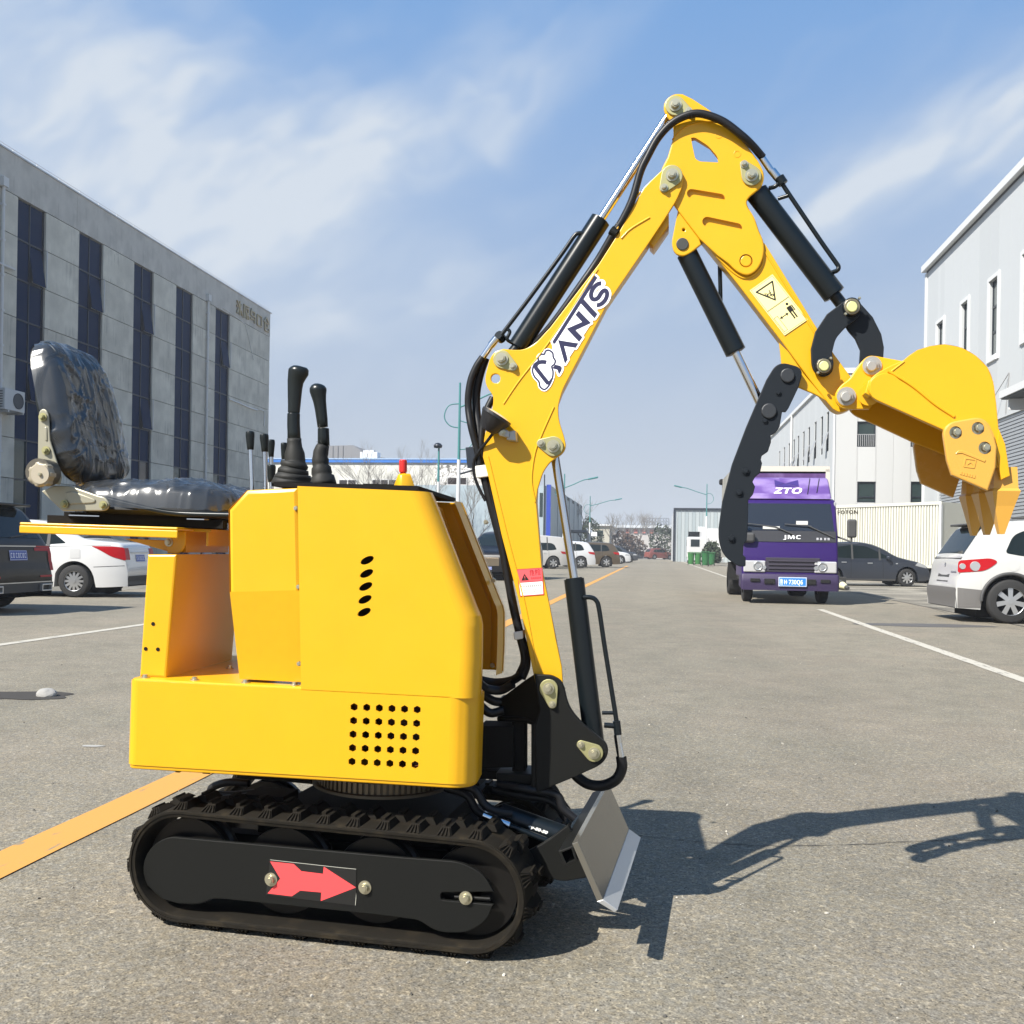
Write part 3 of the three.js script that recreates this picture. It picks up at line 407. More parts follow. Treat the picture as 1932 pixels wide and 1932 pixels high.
// --- seat, its post and platform ---
{
  const sp = (x, y, w) => S.pt(x, y, w);
  // post: narrow side towards us, broad glossy face to the front
  const a = sp(278, 1046, 0.05), b = sp(333, 1046, 0.05), c = sp(313, 1279, 0.05), d = sp(263, 1276, 0.05), D = 0.46;
  const post = P('seat_post', extST([d, c, b, a], 0.05, D, { bevel: 0.006 }), M_yel);
  for (const [x, y] of [[289, 1177], [275, 1224], [298, 1225]]) P('bolt_hole', S.disc(x, y, 0.05, 3.6, 0.0015, 16), M_dark, post);
  // platform: folded tray
  const l = sp(36, 994, 0.02)[0], r = sp(335, 1006, 0.02)[0], t1 = sp(190, 990, 0.02)[1], t0 = sp(190, 1011, 0.02)[1];
  const pl = P('seat_platform', S.geo(M(rbox(r - l, 0.008, 0.56, (l + r) / 2, t1 - 0.004, -0.30, 0.004), rbox(r - l, t1 - t0 - 0.009, 0.006, (l + r) / 2, (t0 + t1) / 2 - 0.004, -0.023, 0.003), rbox(r - l, t1 - t0 - 0.009, 0.006, (l + r) / 2, (t0 + t1) / 2 - 0.004, -0.577, 0.003), rbox(0.006, t1 - t0 - 0.009, 0.546, l + 0.003, (t0 + t1) / 2 - 0.004, -0.30, 0.003))), M_yel);
  for (const w of [0.12, 0.36]) P('gusset', S.ext([[232, 1016], [330, 1020], [332, 1041], [318, 1041]], w, 0.006), M_yel, pl);
  const br = P('hinge_bracket', M(S.ext(rnd([[315, 1002], [350, 1002], [350, 1030, 12], [338, 1046, 10], [315, 1044]]), 0.10, 0.008), S.geo(M(box(0.012, 0.06, 0.3, sp(338, 1020, 0.1)[0], sp(338, 1022, 0.1)[1], -0.28), box(0.10, 0.008, 0.36, sp(365, 1003, 0.12)[0], t1 - 0.006, -0.3), box(0.006, 0.045, 0.36, sp(372, 1003, 0.12)[0] + 0.03, t1 - 0.026, -0.3)))), M_yel, pl);
  P('bolt', S.hex(319, 1023, 0.10, 6, 8), M_bolt, br);
  P('bolt', S.hex(369, 1020, 0.3, 4, 6), M_bolt, br);
  // slide rails
  const rail = (w) => box(sp(425, 980, w)[0] - sp(95, 975, w)[0], 0.022, 0.03, (sp(425, 980, w)[0] + sp(95, 975, w)[0]) / 2, t1 + 0.012, -w);
  const rails = P('seat_rails', S.geo(M(rail(0.1), rail(0.44), box(0.36, 0.012, 0.36, (l + r) / 2 + 0.04, t1 + 0.028, -0.27))), M_dark);
  P('rail_edge', S.geo(box(0.09, 0.003, 0.03, sp(160, 976, 0.09)[0], t1 + 0.0245, -0.1)), M_chrome, rails); P('rail_edge', S.geo(box(0.05, 0.003, 0.03, sp(370, 982, 0.09)[0], t1 + 0.0245, -0.1)), M_chrome, rails);
  // cushion and backrest as soft padded bodies
  const vinyl = mat(0.018, 0.019, 0.02, 0.45), film = pmat(0.05, 0.053, 0.055, 0.2, 0, { opacity: 0.55, transparent: true, clearcoat: 1, clearcoatRoughness: 0.08, ior: 1.8 });
  const wr = (u, v, s) => { let h = 0; for (const [fu, fv, k] of [[5, 2, 0.5], [11, 5, 0.35], [23, 11, 0.2]]) { const n = vnoise(u * fu + s, v * fv + 2 * vnoise(u * 3, v * 3, s), s); h += k * (1 - Math.abs(2 * n - 1)) ** 2; } return h; };
  const pad = (O, U, Vv, N, hw, len, th, sq, bulge, k = 1) => (u, v, lift = 0) => { // u across, v along, both -1..1, rounded outline
    const q = 1 / Math.pow(Math.abs(u) ** sq + Math.abs(v) ** sq || 1e-9, 1 / sq), m = Math.max(Math.abs(u), Math.abs(v)), f = Math.min(1, q * m), uu = u * f, vv = v * f;
    const e = 1 - Math.min(1, (Math.abs(uu) ** sq + Math.abs(vv) ** sq)) ** 2.2;
    return O.clone().addScaledVector(U, uu * hw * (1 - k * 0.10 * Math.max(0, vv))).addScaledVector(Vv, vv * len).addScaledVector(N, th * Math.sqrt(Math.max(0, e)) * (1 + bulge(uu, vv)) + lift * (1 - 0.6 * Math.max(uu ** 8, vv ** 8))).addScaledVector(U, lift * Math.sign(uu) * Math.abs(uu) ** 7 * 0.9).addScaledVector(Vv, lift * Math.sign(vv) * Math.abs(vv) ** 7 * 0.9);
  };
  const surf = (f, n, lift = () => 0) => gridGeo(n, n, (u, v) => f(u * 2 - 1, v * 2 - 1, lift(u, v)));
  // backrest
  const b0 = S.px(112, 906, 0.05), b1 = S.px(38, 638, 0.05), upB = b1.clone().sub(b0), lenB = upB.length() / 2; upB.normalize();
  const Wd = S.N.clone().negate(), nB = Wd.clone().cross(upB).normalize(); if (nB.dot(S.X) < 0) nB.negate();
  const oB = b0.clone().add(b1).multiplyScalar(0.5).addScaledVector(Wd, 0.162);
  const back = pad(oB, Wd, upB, nB, 0.162, lenB, 0.055, 4.5, (u, v) => 0.25 * u * u + 0.12 * Math.cos(v * 3 - 1.5), 1.2), shell = pad(oB, Wd, upB, nB.clone().negate(), 0.158, lenB * 1.01, 0.012, 5, () => 0, 1.2);
  const seat = P('seat_backrest', M(surf(back, 40)), vinyl);
  P('back_shell', surf(shell, 24), mat(0.03, 0.035, 0.04, 0.4), seat);
  P('stitched_welt', tube(Array.from({ length: 41 }, (_, k) => { const an = k / 40 * 2 * Math.PI, c = Math.cos(an), s = Math.sin(an), q = Math.pow(Math.abs(c) ** 4.5 + Math.abs(s) ** 4.5, -1 / 4.5); return back(c * q, s * q, 0.004); }), 0.006, 120, 8), M_grip, seat);
  for (const v of [-0.25, -0.5, -0.72]) P('quilted_seam', tube(Array.from({ length: 15 }, (_, k) => back(-0.55 + 1.1 * k / 14, v + 0.02 * Math.cos(k / 5), 0.0)), 0.004, 40, 6), vinyl, seat);
  P('plastic_cover', surf(back, 130, (u, v) => 0.003 + 0.021 * wr(u, v, 3)), film, seat);
  // cushion
  const c0 = S.px(122, 958, 0.05), c1 = S.px(420, 968, 0.05), al = c1.clone().sub(c0), lenC = al.length() / 2; al.normalize();
  const nC = S.Y.clone(), oC = c0.clone().add(c1).multiplyScalar(0.5).addScaledVector(Wd, 0.20);
  const cush = pad(oC, Wd, al, nC, 0.205, lenC, 0.066, 5, (u, v) => 0.12 * u * u + 0.05 * Math.sin(v * 5) - 0.12 * smooth(0.3, -0.9, v), 0.3);
  const cu = P('seat_cushion', M(surf(cush, 40), surf(pad(oC, Wd, al, nC.clone().negate(), 0.205, lenC, 0.012, 6, () => 0, 0.3), 16)), vinyl);
  P('plastic_cover', surf(cush, 130, (u, v) => 0.003 + 0.026 * wr(u, v, 8)), film, cu);
  P('cushion_edge', tube([[200, 941], [240, 951], [290, 962], [340, 969], [440, 972]].map(([x, y]) => S.px(x, y, 0.045)), 0.008, 30, 8), M_grip, cu);
  // recliner hinge
  const plate = P('recliner_plate', M(S.ext(rnd([[72, 786], [74, 774, 8], [84, 770, 8], [91, 780, 8], [94, 830], [104, 862, 10], [116, 900], [112, 915], [70, 905], [71, 850]]), 0.03, 0.006), S.ext(rnd([[78, 927], [100, 916], [130, 916], [185, 935], [198, 938, 8], [208, 952, 10], [200, 964, 8], [117, 964, 4]]), 0.032, 0.008)), M_bracket);
  P('pressed_rib', S.ext(rnd([[83, 805, 3], [88, 805, 3], [89, 832, 3], [84, 832, 3]]), 0.027, 0.006), M_bracket, plate);
  P('pressed_rib', S.ext(rnd([[120, 930, 6], [136, 926, 6], [180, 942, 6], [178, 949, 6], [130, 952, 6]]), 0.028, 0.006, { bevel: 0.0028 }), M_bracket, plate);
  for (const [x, y] of [[81, 787], [87, 850], [122, 951], [195, 953]]) P('bolt', S.hex(x, y, 0.028, 6, 7), M_zinc, plate);
  P('hinge_drum', S.disc(92, 893, 0.03, 25, 0.05), mat(0.10, 0.09, 0.07, 0.5, 0.3), plate);
  const [kx, ky] = S.pt(76, 895, -0.03), kr = S.len(76, 895, -0.03, 21), lobes = new THREE.Shape(Array.from({ length: 84 }, (_, k) => { const an = k / 84 * 2 * Math.PI, r = kr * (1 + 0.14 * smooth(-0.2, 0.5, Math.cos(an * 7))); return new THREE.Vector2(kx + r * Math.cos(an), ky + r * Math.sin(an)); }));
  const kn = P('adjuster_knob', S.geo(soft(new THREE.ExtrudeGeometry(lobes, { depth: 0.02, bevelEnabled: true, bevelSize: 0.004, bevelThickness: 0.004, bevelOffset: -0.004, bevelSegments: 3 }).translate(0, 0, 0.012), 0.7)), mat(0.33, 0.29, 0.21, 0.42, 0.2), plate);
  P('knob_face', S.disc(76, 895, -0.037, 18, 0.002), mat(0.42, 0.37, 0.28, 0.4, 0.2), plate);
  P('knob_screw', S.hex(76, 895, -0.039, 4, 4, false), M_bolt, plate);
}
// --- swing post at the front ---
{
  const near = [[1007.5, 1272], [1040, 1274, 6], [1058, 1283, 10], [1064.5, 1298], [1072, 1331.5, 20], [1092, 1359, 20], [1128.7, 1389.8], [1145, 1403, 10], [1148, 1424, 14], [1135, 1443, 14], [1082, 1467], [1012, 1496], [1008, 1372], [1018, 1340]];
  const post = P('swing_post', M(B.ext(rnd(near), -0.04, 0.018), B.ext(rnd(near), BW + 0.022, 0.018)), M_black);
  P('post_wing', M(quad(B.px(942, 1357, 0.05), B.px(1017, 1362, -0.036), B.px(1019, 1330, -0.036), B.px(941, 1321, 0.05)), quad(B.px(941, 1321, 0.05), B.px(1019, 1331, -0.036), B.px(1007, 1273, -0.036), B.px(990, 1284, 0.03)), B.ext([[942, 1318], [1010, 1318], [1010, 1357], [943, 1357]], 0.045, 0.08)), M_black, post);
  P('post_lip', tube([B.px(941, 1356, 0.045), B.px(985, 1358, 0), B.px(1016, 1366, -0.03)], 0.008, 20, 8), M_black, post);
  P('post_web', M(B.ext([[1002, 1366], [1014, 1366], [1014, 1488], [1002, 1484]], -0.03, 0.16), B.ext([[936, 1459], [1010, 1461], [1010, 1482], [937, 1478]], 0.0, 0.12), B.ext([[1008, 1452], [1070, 1450], [1020, 1482]], 0, 0.1)), M_black, post);
  P('swing_mount', M(B.ext([[905, 1370], [968, 1371], [970, 1448], [905, 1450]], 0.0, 0.1), B.ext([[966, 1362], [990, 1362], [990, 1455], [966, 1455]], 0.02, 0.06), B.ext([[905, 1452], [1000, 1464], [1000, 1474], [905, 1470]], 0.02, 0.06)), M_dark);
  for (const [p, r, q, s] of [[[1035, 1299], 17.5, [1042, 1329], 8], [[1121, 1421], 17, [1096, 1405], 8]]) {
    P('pin_plate', B.ext(teardrop(p, r, q, s), -0.047, 0.007, { bevel: 0.0015 }), M_zinc, post);
    P('bolt', B.hex(p[0], p[1], -0.047, 8.2, 10), M_bolt, post); P('bolt', B.hex(q[0], q[1], -0.047, 5, 6), M_bolt, post);
  }
  for (const pts of [[[905, 1290, 0.0], [920, 1300, 0.02], [945, 1302, 0.03], [968, 1290, 0.02]], [[905, 1305, 0.05], [930, 1322, 0.05], [955, 1325, 0.06]], [[905, 1283, 0.08], [935, 1288, 0.08], [965, 1284, 0.06], [985, 1272, 0.04]], [[905, 1330, 0.03], [925, 1345, 0.03], [950, 1340, 0.04]], [[1008, 1470, 0.05], [1040, 1485, 0.06], [1056, 1510, 0.07], [1070, 1530, 0.09]]]) P('hose', hosePx(B, pts, 0.013, 30), M_hose);
}
// --- boom ---
const boom = (() => {
  const left = [[1252, 318], [1227, 341.5], [1214.7, 354], [1188, 401], [1167.8, 438.4], [1130, 497.8], [1036.6, 619.6]], bracket = [[1033, 623], [1012, 646, 8], [989.7, 660, 14], [966, 660, 10], [950, 658], [933.4, 663, 8], [924, 676, 10], [914.7, 713.4, 12], [917.8, 730, 10], [930, 745, 10], [931, 758, 10]];
  const low = [[926, 785], [914, 820, 14], [911, 862], [921.7, 900.5], [946.4, 1010], [977.7, 1129.6], [993, 1205], [1003.7, 1257.7], [1012, 1300], [1030, 1320, 12], [1055, 1312, 14], [1062, 1290]];
  const right = [[1059.7, 1257.7], [1048, 1202.5], [1037.5, 1145], [1022, 1072], [1011.5, 947], [1014, 924], [1024.5, 890, 10], [1037.5, 872, 8], [1053, 861.5, 8], [1064, 853, 6], [1068, 840.6, 6], [1063.6, 822.4, 6], [1054.5, 793.8, 10], [1052, 767.7, 14], [1061.6, 735, 10], [1146, 573], [1224, 458.7], [1252, 416.5], [1275.6, 379, 10], [1286.6, 354, 6], [1290, 332, 8], [1283, 315, 10], [1268, 308, 10]];
  const full = rnd([...left, ...bracket, ...low, ...right]);
  const hole = circ(935, 714, 9);
  const near = P('boom', B.ext(full, 0, 0.012, { holes: [hole], bevel: 0.002 }), M_yel);
  P('far_plate', B.ext(full, BW - 0.012, 0.012, { holes: [hole], bevel: 0.002 }), M_yel, near);
  // the box between the plates, set in a little
  const boxIn = [[1205, 378], [1167, 445], [1128, 506], [1040, 625], [1000, 676], [970, 720], [948, 768], [930, 800], [920, 830], [917, 862], [952, 1010], [998, 1205], [1012, 1262], [1054, 1258], [1043, 1202], [1017, 1072], [1008, 947], [1010, 900], [1028, 830], [1044, 770], [1057, 736], [1142, 573], [1220, 459], [1250, 412]];
  P('boom_box', B.ext(boxIn, 0.012, BW - 0.024, { bevel: 0 }), M_yel, near);
  P('weld_bead', M(hosePx(B, [[1208, 362, 0], [1185, 396, 0], [1162, 436, 0]], 0.0028, 20), hosePx(B, [[1128, 508, 0], [1040, 640, 0], [980, 718, 0], [950, 762, 0]], 0.0028, 40), hosePx(B, [[921, 862, 0], [957, 1010, 0], [988, 1129, 0], [1003, 1205, 0], [1012, 1255, 0]], 0.0026, 40), hosePx(B, [[1045, 768, 0], [1022, 820, 0], [1009, 856, 0], [1003, 905, 0], [1010, 947, 0]], 0.003, 30), hosePx(B, [[1226, 410, 0], [1190, 432, 0], [1172, 450, 0]], 0.003, 20)), M_yel, near);
  P('end_stop', B.ext([[1262, 400], [1250, 416], [1225, 458], [1233, 466], [1262, 424]], 0.02, BW - 0.02), M_yel, near);
  for (const [p, r, q, s] of [[[1268, 330.6], 20, [1253, 354], 9], [[947, 677.5], 17, [968, 691.5], 8.5], [[1044, 842], 19, [1021, 836.5], 8.5]]) {
    P('pin_plate', B.ext(teardrop(p, r, q, s), -0.0055, 0.0055, { bevel: 0.0015 }), M_zinc, near);
    P('bolt', B.hex(p[0], p[1], -0.0055, 9, 10), M_bolt, near); P('bolt', B.hex(q[0], q[1], -0.0055, 5.4, 7), M_bolt, near);
  }
  // printed maker's lettering
  const z = 0.736, zq = (x, y) => [x * z, y * z];
  const logo = print(1024, 1422, (x) => {
    const navy = '#15173f', parts = [[[358, 1080], [968, 122], [1012, 160], [402, 1105], [376, 1120]], [[752, 510], [806, 460], [1012, 682], [970, 747]], [[440, 1058], [738, 1105], [697, 1172], [530, 1145], [582, 1340], [540, 1407]], [[740, 630], [920, 812], [697, 915], [795, 1018], [747, 1087], [565, 893], [787, 795], [692, 692]]].map((p) => p.map((q) => zq(...q)));
    const S_ = () => { x.beginPath(); x.moveTo(...zq(1068, 240)); x.bezierCurveTo(...zq(990, 235), ...zq(920, 330), ...zq(918, 410)); x.bezierCurveTo(...zq(925, 500), ...zq(1010, 480), ...zq(1040, 420)); x.bezierCurveTo(...zq(1085, 330), ...zq(1140, 310), ...zq(1150, 390)); x.bezierCurveTo(...zq(1150, 470), ...zq(1075, 560), ...zq(1000, 552)); };
    const cloud = smoothLoop([[300, 1207], [360, 1245], [372, 1310], [400, 1360], [385, 1410], [350, 1440], [366, 1510], [360, 1600], [300, 1730], [240, 1778], [180, 1740], [160, 1665], [95, 1590], [68, 1510], [90, 1420], [150, 1365], [150, 1310], [195, 1268], [240, 1265], [258, 1222]].map((q) => zq(...q)), 8);
    const hat = [[362, 1455], [400, 1415], [470, 1430], [498, 1460], [490, 1500], [455, 1562], [430, 1490], [375, 1475]].map((q) => zq(...q));
    x.lineJoin = x.lineCap = 'round'; x.fillStyle = x.strokeStyle = '#ffffff';
    x.lineWidth = 40; for (const p of [...parts, hat, cloud]) { poly(x, p); x.fill(); x.stroke(); } x.lineWidth = 88; S_(); x.stroke();
    poly(x, [[358, 1080], [980, 110], [1010, 680], [560, 1380], [440, 1540], [350, 1300]].map((q) => zq(...q))); x.fill();
    x.fillStyle = x.strokeStyle = navy; for (const p of [...parts, hat]) { poly(x, p); x.fill(); }
    x.lineCap = 'butt'; x.lineWidth = 46; S_(); x.stroke();
    x.lineWidth = 19; poly(x, cloud); x.stroke();
    x.lineWidth = 44; x.beginPath(); x.moveTo(...zq(270, 1385)); x.bezierCurveTo(...zq(180, 1360), ...zq(90, 1400), ...zq(120, 1470)); x.lineTo(...zq(300, 1695)); x.stroke();
    poly(x, [[280, 1690], [350, 1600], [364, 1540], [350, 1650], [310, 1735]].map((q) => zq(...q))); x.fill();
  });
  const w = -0.0018, rect = (x0, y0, x1, y1) => B.rect([[x0, y1], [x1, y1], [x1, y0], [x0, y0]], w);
  P('maker_lettering', rect(996.2, 503.1, 996.2 + 1391 * 0.13021, 503.1 + 1932 * 0.13021), new THREE.MeshStandardMaterial({ map: logo, alphaTest: 0.5, roughness: 0.7, side: THREE.DoubleSide }), near, 'navy ANTS lettering with white outline');
  P('danger_label', B.rect([[981, 1125.5], [1026.5, 1122], [1023, 1071], [974.5, 1074]], w), new THREE.MeshStandardMaterial({ roughness: 0.45, side: THREE.DoubleSide, map: print(384, 400, (x) => {
    x.fillStyle = '#d8363a'; x.fillRect(0, 0, 384, 400); x.fillStyle = '#ee5a5e'; x.fillRect(10, 10, 364, 180); x.fillStyle = '#f4f2ee'; x.fillRect(12, 202, 360, 186);
    x.fillStyle = '#191512'; poly(x, [[108, 70], [168, 172], [50, 172]]); x.fill(); x.fillStyle = '#ee5a5e'; x.fillRect(104, 104, 9, 34); x.fillRect(104, 146, 9, 10);
    x.strokeStyle = '#8a0f14'; x.lineWidth = 9; const L = (...p) => { x.beginPath(); p.forEach((q, i) => i ? x.lineTo(...q) : x.moveTo(...q)); x.stroke(); };
    const cx = 190; L([cx + 26, 22], [cx + 4, 44]); L([cx + 16, 30], [cx + 50, 30], [cx + 38, 44]); L([cx + 4, 50], [cx + 70, 50]); L([cx + 14, 50], [cx + 4, 104]); L([cx + 28, 64], [cx + 56, 64], [cx + 56, 80], [cx + 32, 80], [cx + 32, 100], [cx + 68, 100]);
    const dx = 276; L([dx + 2, 24], [dx + 2, 106]); L([dx + 2, 26], [dx + 22, 30], [dx + 12, 50], [dx + 22, 68], [dx + 8, 76]); L([dx + 50, 20], [dx + 28, 50]); L([dx + 50, 20], [dx + 76, 50]); L([dx + 38, 54], [dx + 64, 54]); L([dx + 36, 66], [dx + 40, 84]); L([dx + 51, 64], [dx + 53, 84]); L([dx + 68, 64], [dx + 62, 88]); L([dx + 28, 100], [dx + 78, 100]);
    x.fillStyle = '#8a0f14'; x.font = 'bold 40px sans-serif'; x.fillText('DANGER', 196, 160);
    x.fillStyle = '#1c1a18'; x.font = 'bold 26px sans-serif'; for (let k = 0; k < 9; k++) { x.fillRect(66 + k * 33, 246, 24, 5); x.fillRect(66 + k * 33, 258, 24, 4); x.fillRect(76 + k * 33, 240, 5, 30); x.fillRect(66 + k * 33, 268, 24, 4); } x.fillRect(38, 252, 10, 10); x.fillRect(38, 310, 10, 10);
    x.font = 'bold 22px sans-serif'; x.fillText('DANGEROUS PEOPLE', 66, 322); x.fillText('KEEP CLEAR NOW', 66, 352);
  }) }), near, 'red and white danger sticker');
  return near;
})();
// --- stick with its wide knuckle ---
const stick = (() => {
  const ear = [[1275, 177, 10], [1288, 178], [1306.5, 187], [1332.5, 204], [1353, 218.6, 8], [1379, 242, 10], [1397.6, 260], [1416, 283.7], [1434, 310, 10], [1443, 331, 12], [1438, 352, 10], [1413, 372, 10], [1408, 381, 6], [1411, 391, 6], [1423.6, 411, 10], [1432, 436], [1442, 458, 20], [1441, 484, 12], [1430, 509, 14], [1410.6, 521, 14], [1390, 513, 14], [1374, 497], [1353, 481.6], [1319.5, 450], [1278, 395.7], [1262, 372], [1246, 345, 10], [1249, 317.6], [1259.6, 296.7], [1268.7, 265.5], [1271, 255, 8], [1270, 234, 10], [1257, 218.6, 8], [1251.5, 205, 10], [1254, 192, 8], [1263.5, 182, 8]];
  const dHole = rnd([[1301, 258, 2], [1311.7, 256.4, 6], [1337.7, 273, 8], [1356, 294, 8], [1359, 309, 5], [1319.5, 307, 4], [1309.5, 301, 5], [1304, 276]]);
  const obround = (x0, y0, x1, y1, r) => { const a = Math.atan2(y1 - y0, x1 - x0) * 180 / Math.PI; return [...arc(x0, y0, r, a + 90, a + 270, 8), ...arc(x1, y1, r, a - 90, a + 90, 8)]; };
  const sunk = [obround(1304.5, 365, 1359, 374, 11), obround(1334, 418, 1391, 430, 11.5), circ(1407.5, 492, 15, 28)];
  const w0 = 0.012, d0 = BW - 0.024;
  const st = P('stick', B.ext(rnd(ear), w0, 0.010, { holes: [dHole, ...sunk], bevel: 0.0035 }), M_yel);
  P('knuckle_plate', B.ext(rnd(ear), w0 + 0.010, 0.006, { holes: [dHole], bevel: 0 }), M_yel, st);
  P('knuckle_plate', B.ext(rnd(ear), w0 + d0 - 0.012, 0.012, { holes: [dHole], bevel: 0.002 }), M_yel, st);
  P('boss', B.ext(circ(1407.5, 492, 11, 24), w0 + 0.002, 0.010, { bevel: 0.003 }), M_yel, st);
  const bx = [[1319.5, 446], [1442, 458], [1446, 463], [1541, 618], [1574, 668], [1607, 713], [1615, 728, 8], [1621, 748, 12], [1612, 768, 12], [1596, 776, 12], [1583, 778.5, 8], [1571, 771], [1560, 758], [1528, 717], [1475.7, 645.7], [1390, 533.7]];
  P('stick_box', B.ext(rnd(bx), w0 + 0.012, d0 - 0.024, { bevel: 0.003 }), M_yel, st);
  P('knuckle_web', B.ext([[1275, 240], [1300, 222], [1345, 235], [1395, 275], [1372, 300], [1362, 296], [1340, 270], [1312, 253], [1297, 256], [1300, 280], [1307, 304], [1320, 311], [1362, 312], [1400, 330], [1400, 380], [1425, 440], [1330, 450], [1290, 390], [1300, 340]], w0 + 0.016, d0 - 0.032, { bevel: 0 }), M_yel, st);
  P('curved_web', gridGeo(1, 16, (u, v) => { const a = [[1268, 262], [1290, 240], [1320, 230], [1352, 228]], c = new THREE.CatmullRomCurve3(a.map((p) => B.px(p[0], p[1], w0 - 0.004 + 0))).getPoint(v); return c.addScaledVector(B.N, -u * 0.012); }), M_yel, st);
  const lug = P('cylinder_lug', M(...[0.018, BW - 0.03].map((w) => B.ext(rnd([[1279, 397], [1267, 458, 8], [1272, 478, 10], [1288, 484, 10], [1302, 478, 8], [1323, 461], [1319, 449]]), w, 0.012, { holes: w < 0.05 ? [circ(1290, 433.5, 2.8, 12)] : [] }))), M_yel, st);
  P('pin', B.ext(circ(1287.5, 460, 11.8), 0.014, BW - 0.028, { bevel: 0.002 }), mat(0.06, 0.06, 0.055, 0.5, 0.4), lug);
  for (const [p, r, q, s] of [[[1274, 198.6], 19, [1299, 210], 8], [[1418, 331], 19, [1404, 310], 8]]) {
    P('pin_plate', B.ext(teardrop(p, r, q, s), w0 - 0.0055, 0.0055, { bevel: 0.0015 }), M_zinc, st);
    P('bolt', B.hex(p[0], p[1], w0 - 0.0055, 9, 10), M_bolt, st); P('bolt', B.hex(q[0], q[1], w0 - 0.0055, 5.4, 7), M_bolt, st);
  }
  for (const [x, y] of [[1356, 254], [1391, 290]]) P('stamped_mark', B.ext(circ(x, y, 7, 20), w0 - 0.0008, 0.003, { bevel: 0.0004, holes: [circ(x, y, 5.4, 20)] }), M_yel, st);
  P('weld_bead', M(hosePx(B, [[1442, 462, w0 + 0.012], [1500, 556, w0 + 0.012], [1540, 622, w0 + 0.012], [1570, 668, w0 + 0.012]].map(([x, y, w]) => [x - 5, y + 3, w]), 0.003, 30), hosePx(B, [[1441, 470, w0 + 0.011], [1437, 502, w0 + 0.011], [1412, 524, w0 + 0.011], [1388, 517, w0 + 0.011], [1352, 484, w0 + 0.011]], 0.003, 30)), M_yel, st);
  P('thumb_lug', M(...[0.012, BW - 0.024].map((w) => B.ext(rnd([[1470, 646], [1488, 664], [1516, 704], [1560, 757], [1538, 744, 10], [1500, 728, 10], [1478, 715, 10]]), w, 0.012))), M_yel, st);
  // warning sticker
  P('warning_sticker', B.rect([[1414.5, 548], [1480, 633], [1524, 603], [1457.5, 517.5]], w0 + 0.0095), new THREE.MeshStandardMaterial({ roughness: 0.45, side: THREE.DoubleSide, map: print(512, 256, (x) => {
    x.fillStyle = '#f6e9a0'; x.fillRect(0, 0, 512, 256); x.strokeStyle = '#3a361c'; x.lineWidth = 4; x.strokeRect(10, 10, 236, 236); x.strokeRect(252, 10, 250, 236);
    x.save(); x.translate(128, 132); x.rotate(Math.PI / 2 * 0); x.lineWidth = 14; x.lineJoin = 'round'; x.strokeStyle = '#17140c'; poly(x, [[-86, -78], [92, -74], [8, 84]].map(([a, b]) => [b * 0.95 - 6, -a])); x.stroke();
    x.lineWidth = 8; x.beginPath(); x.moveTo(-30, -18); x.lineTo(8, -10); x.lineTo(20, 14); x.moveTo(-20, 18); x.lineTo(16, 22); x.moveTo(-8, -20); x.lineTo(0, 30); x.moveTo(-30, 30); x.lineTo(-10, 34); x.stroke(); x.beginPath(); x.arc(24, -14, 9, 0, 7); x.stroke(); x.restore();
    x.fillStyle = '#17140c'; x.beginPath(); x.arc(292, 62, 13, 0, 7); x.fill(); x.save(); x.translate(316, 70); x.rotate(0.02); x.fillRect(0, -26, 56, 46); x.fillRect(50, -20, 74, 14); x.fillRect(50, 4, 74, 14); x.fillRect(2, -40, 60, 10); x.restore();
    x.lineWidth = 9; x.strokeStyle = '#17140c'; x.beginPath(); x.moveTo(366, 120); x.lineTo(366, 176); x.stroke(); poly(x, [[366, 100], [350, 126], [382, 126]]); x.fill(); poly(x, [[366, 196], [350, 170], [382, 170]]); x.fill();
    x.lineWidth = 4; x.strokeRect(334, 200, 150, 36);
  }) }), st, 'pale yellow keep-clear sticker');
  return st;
})();
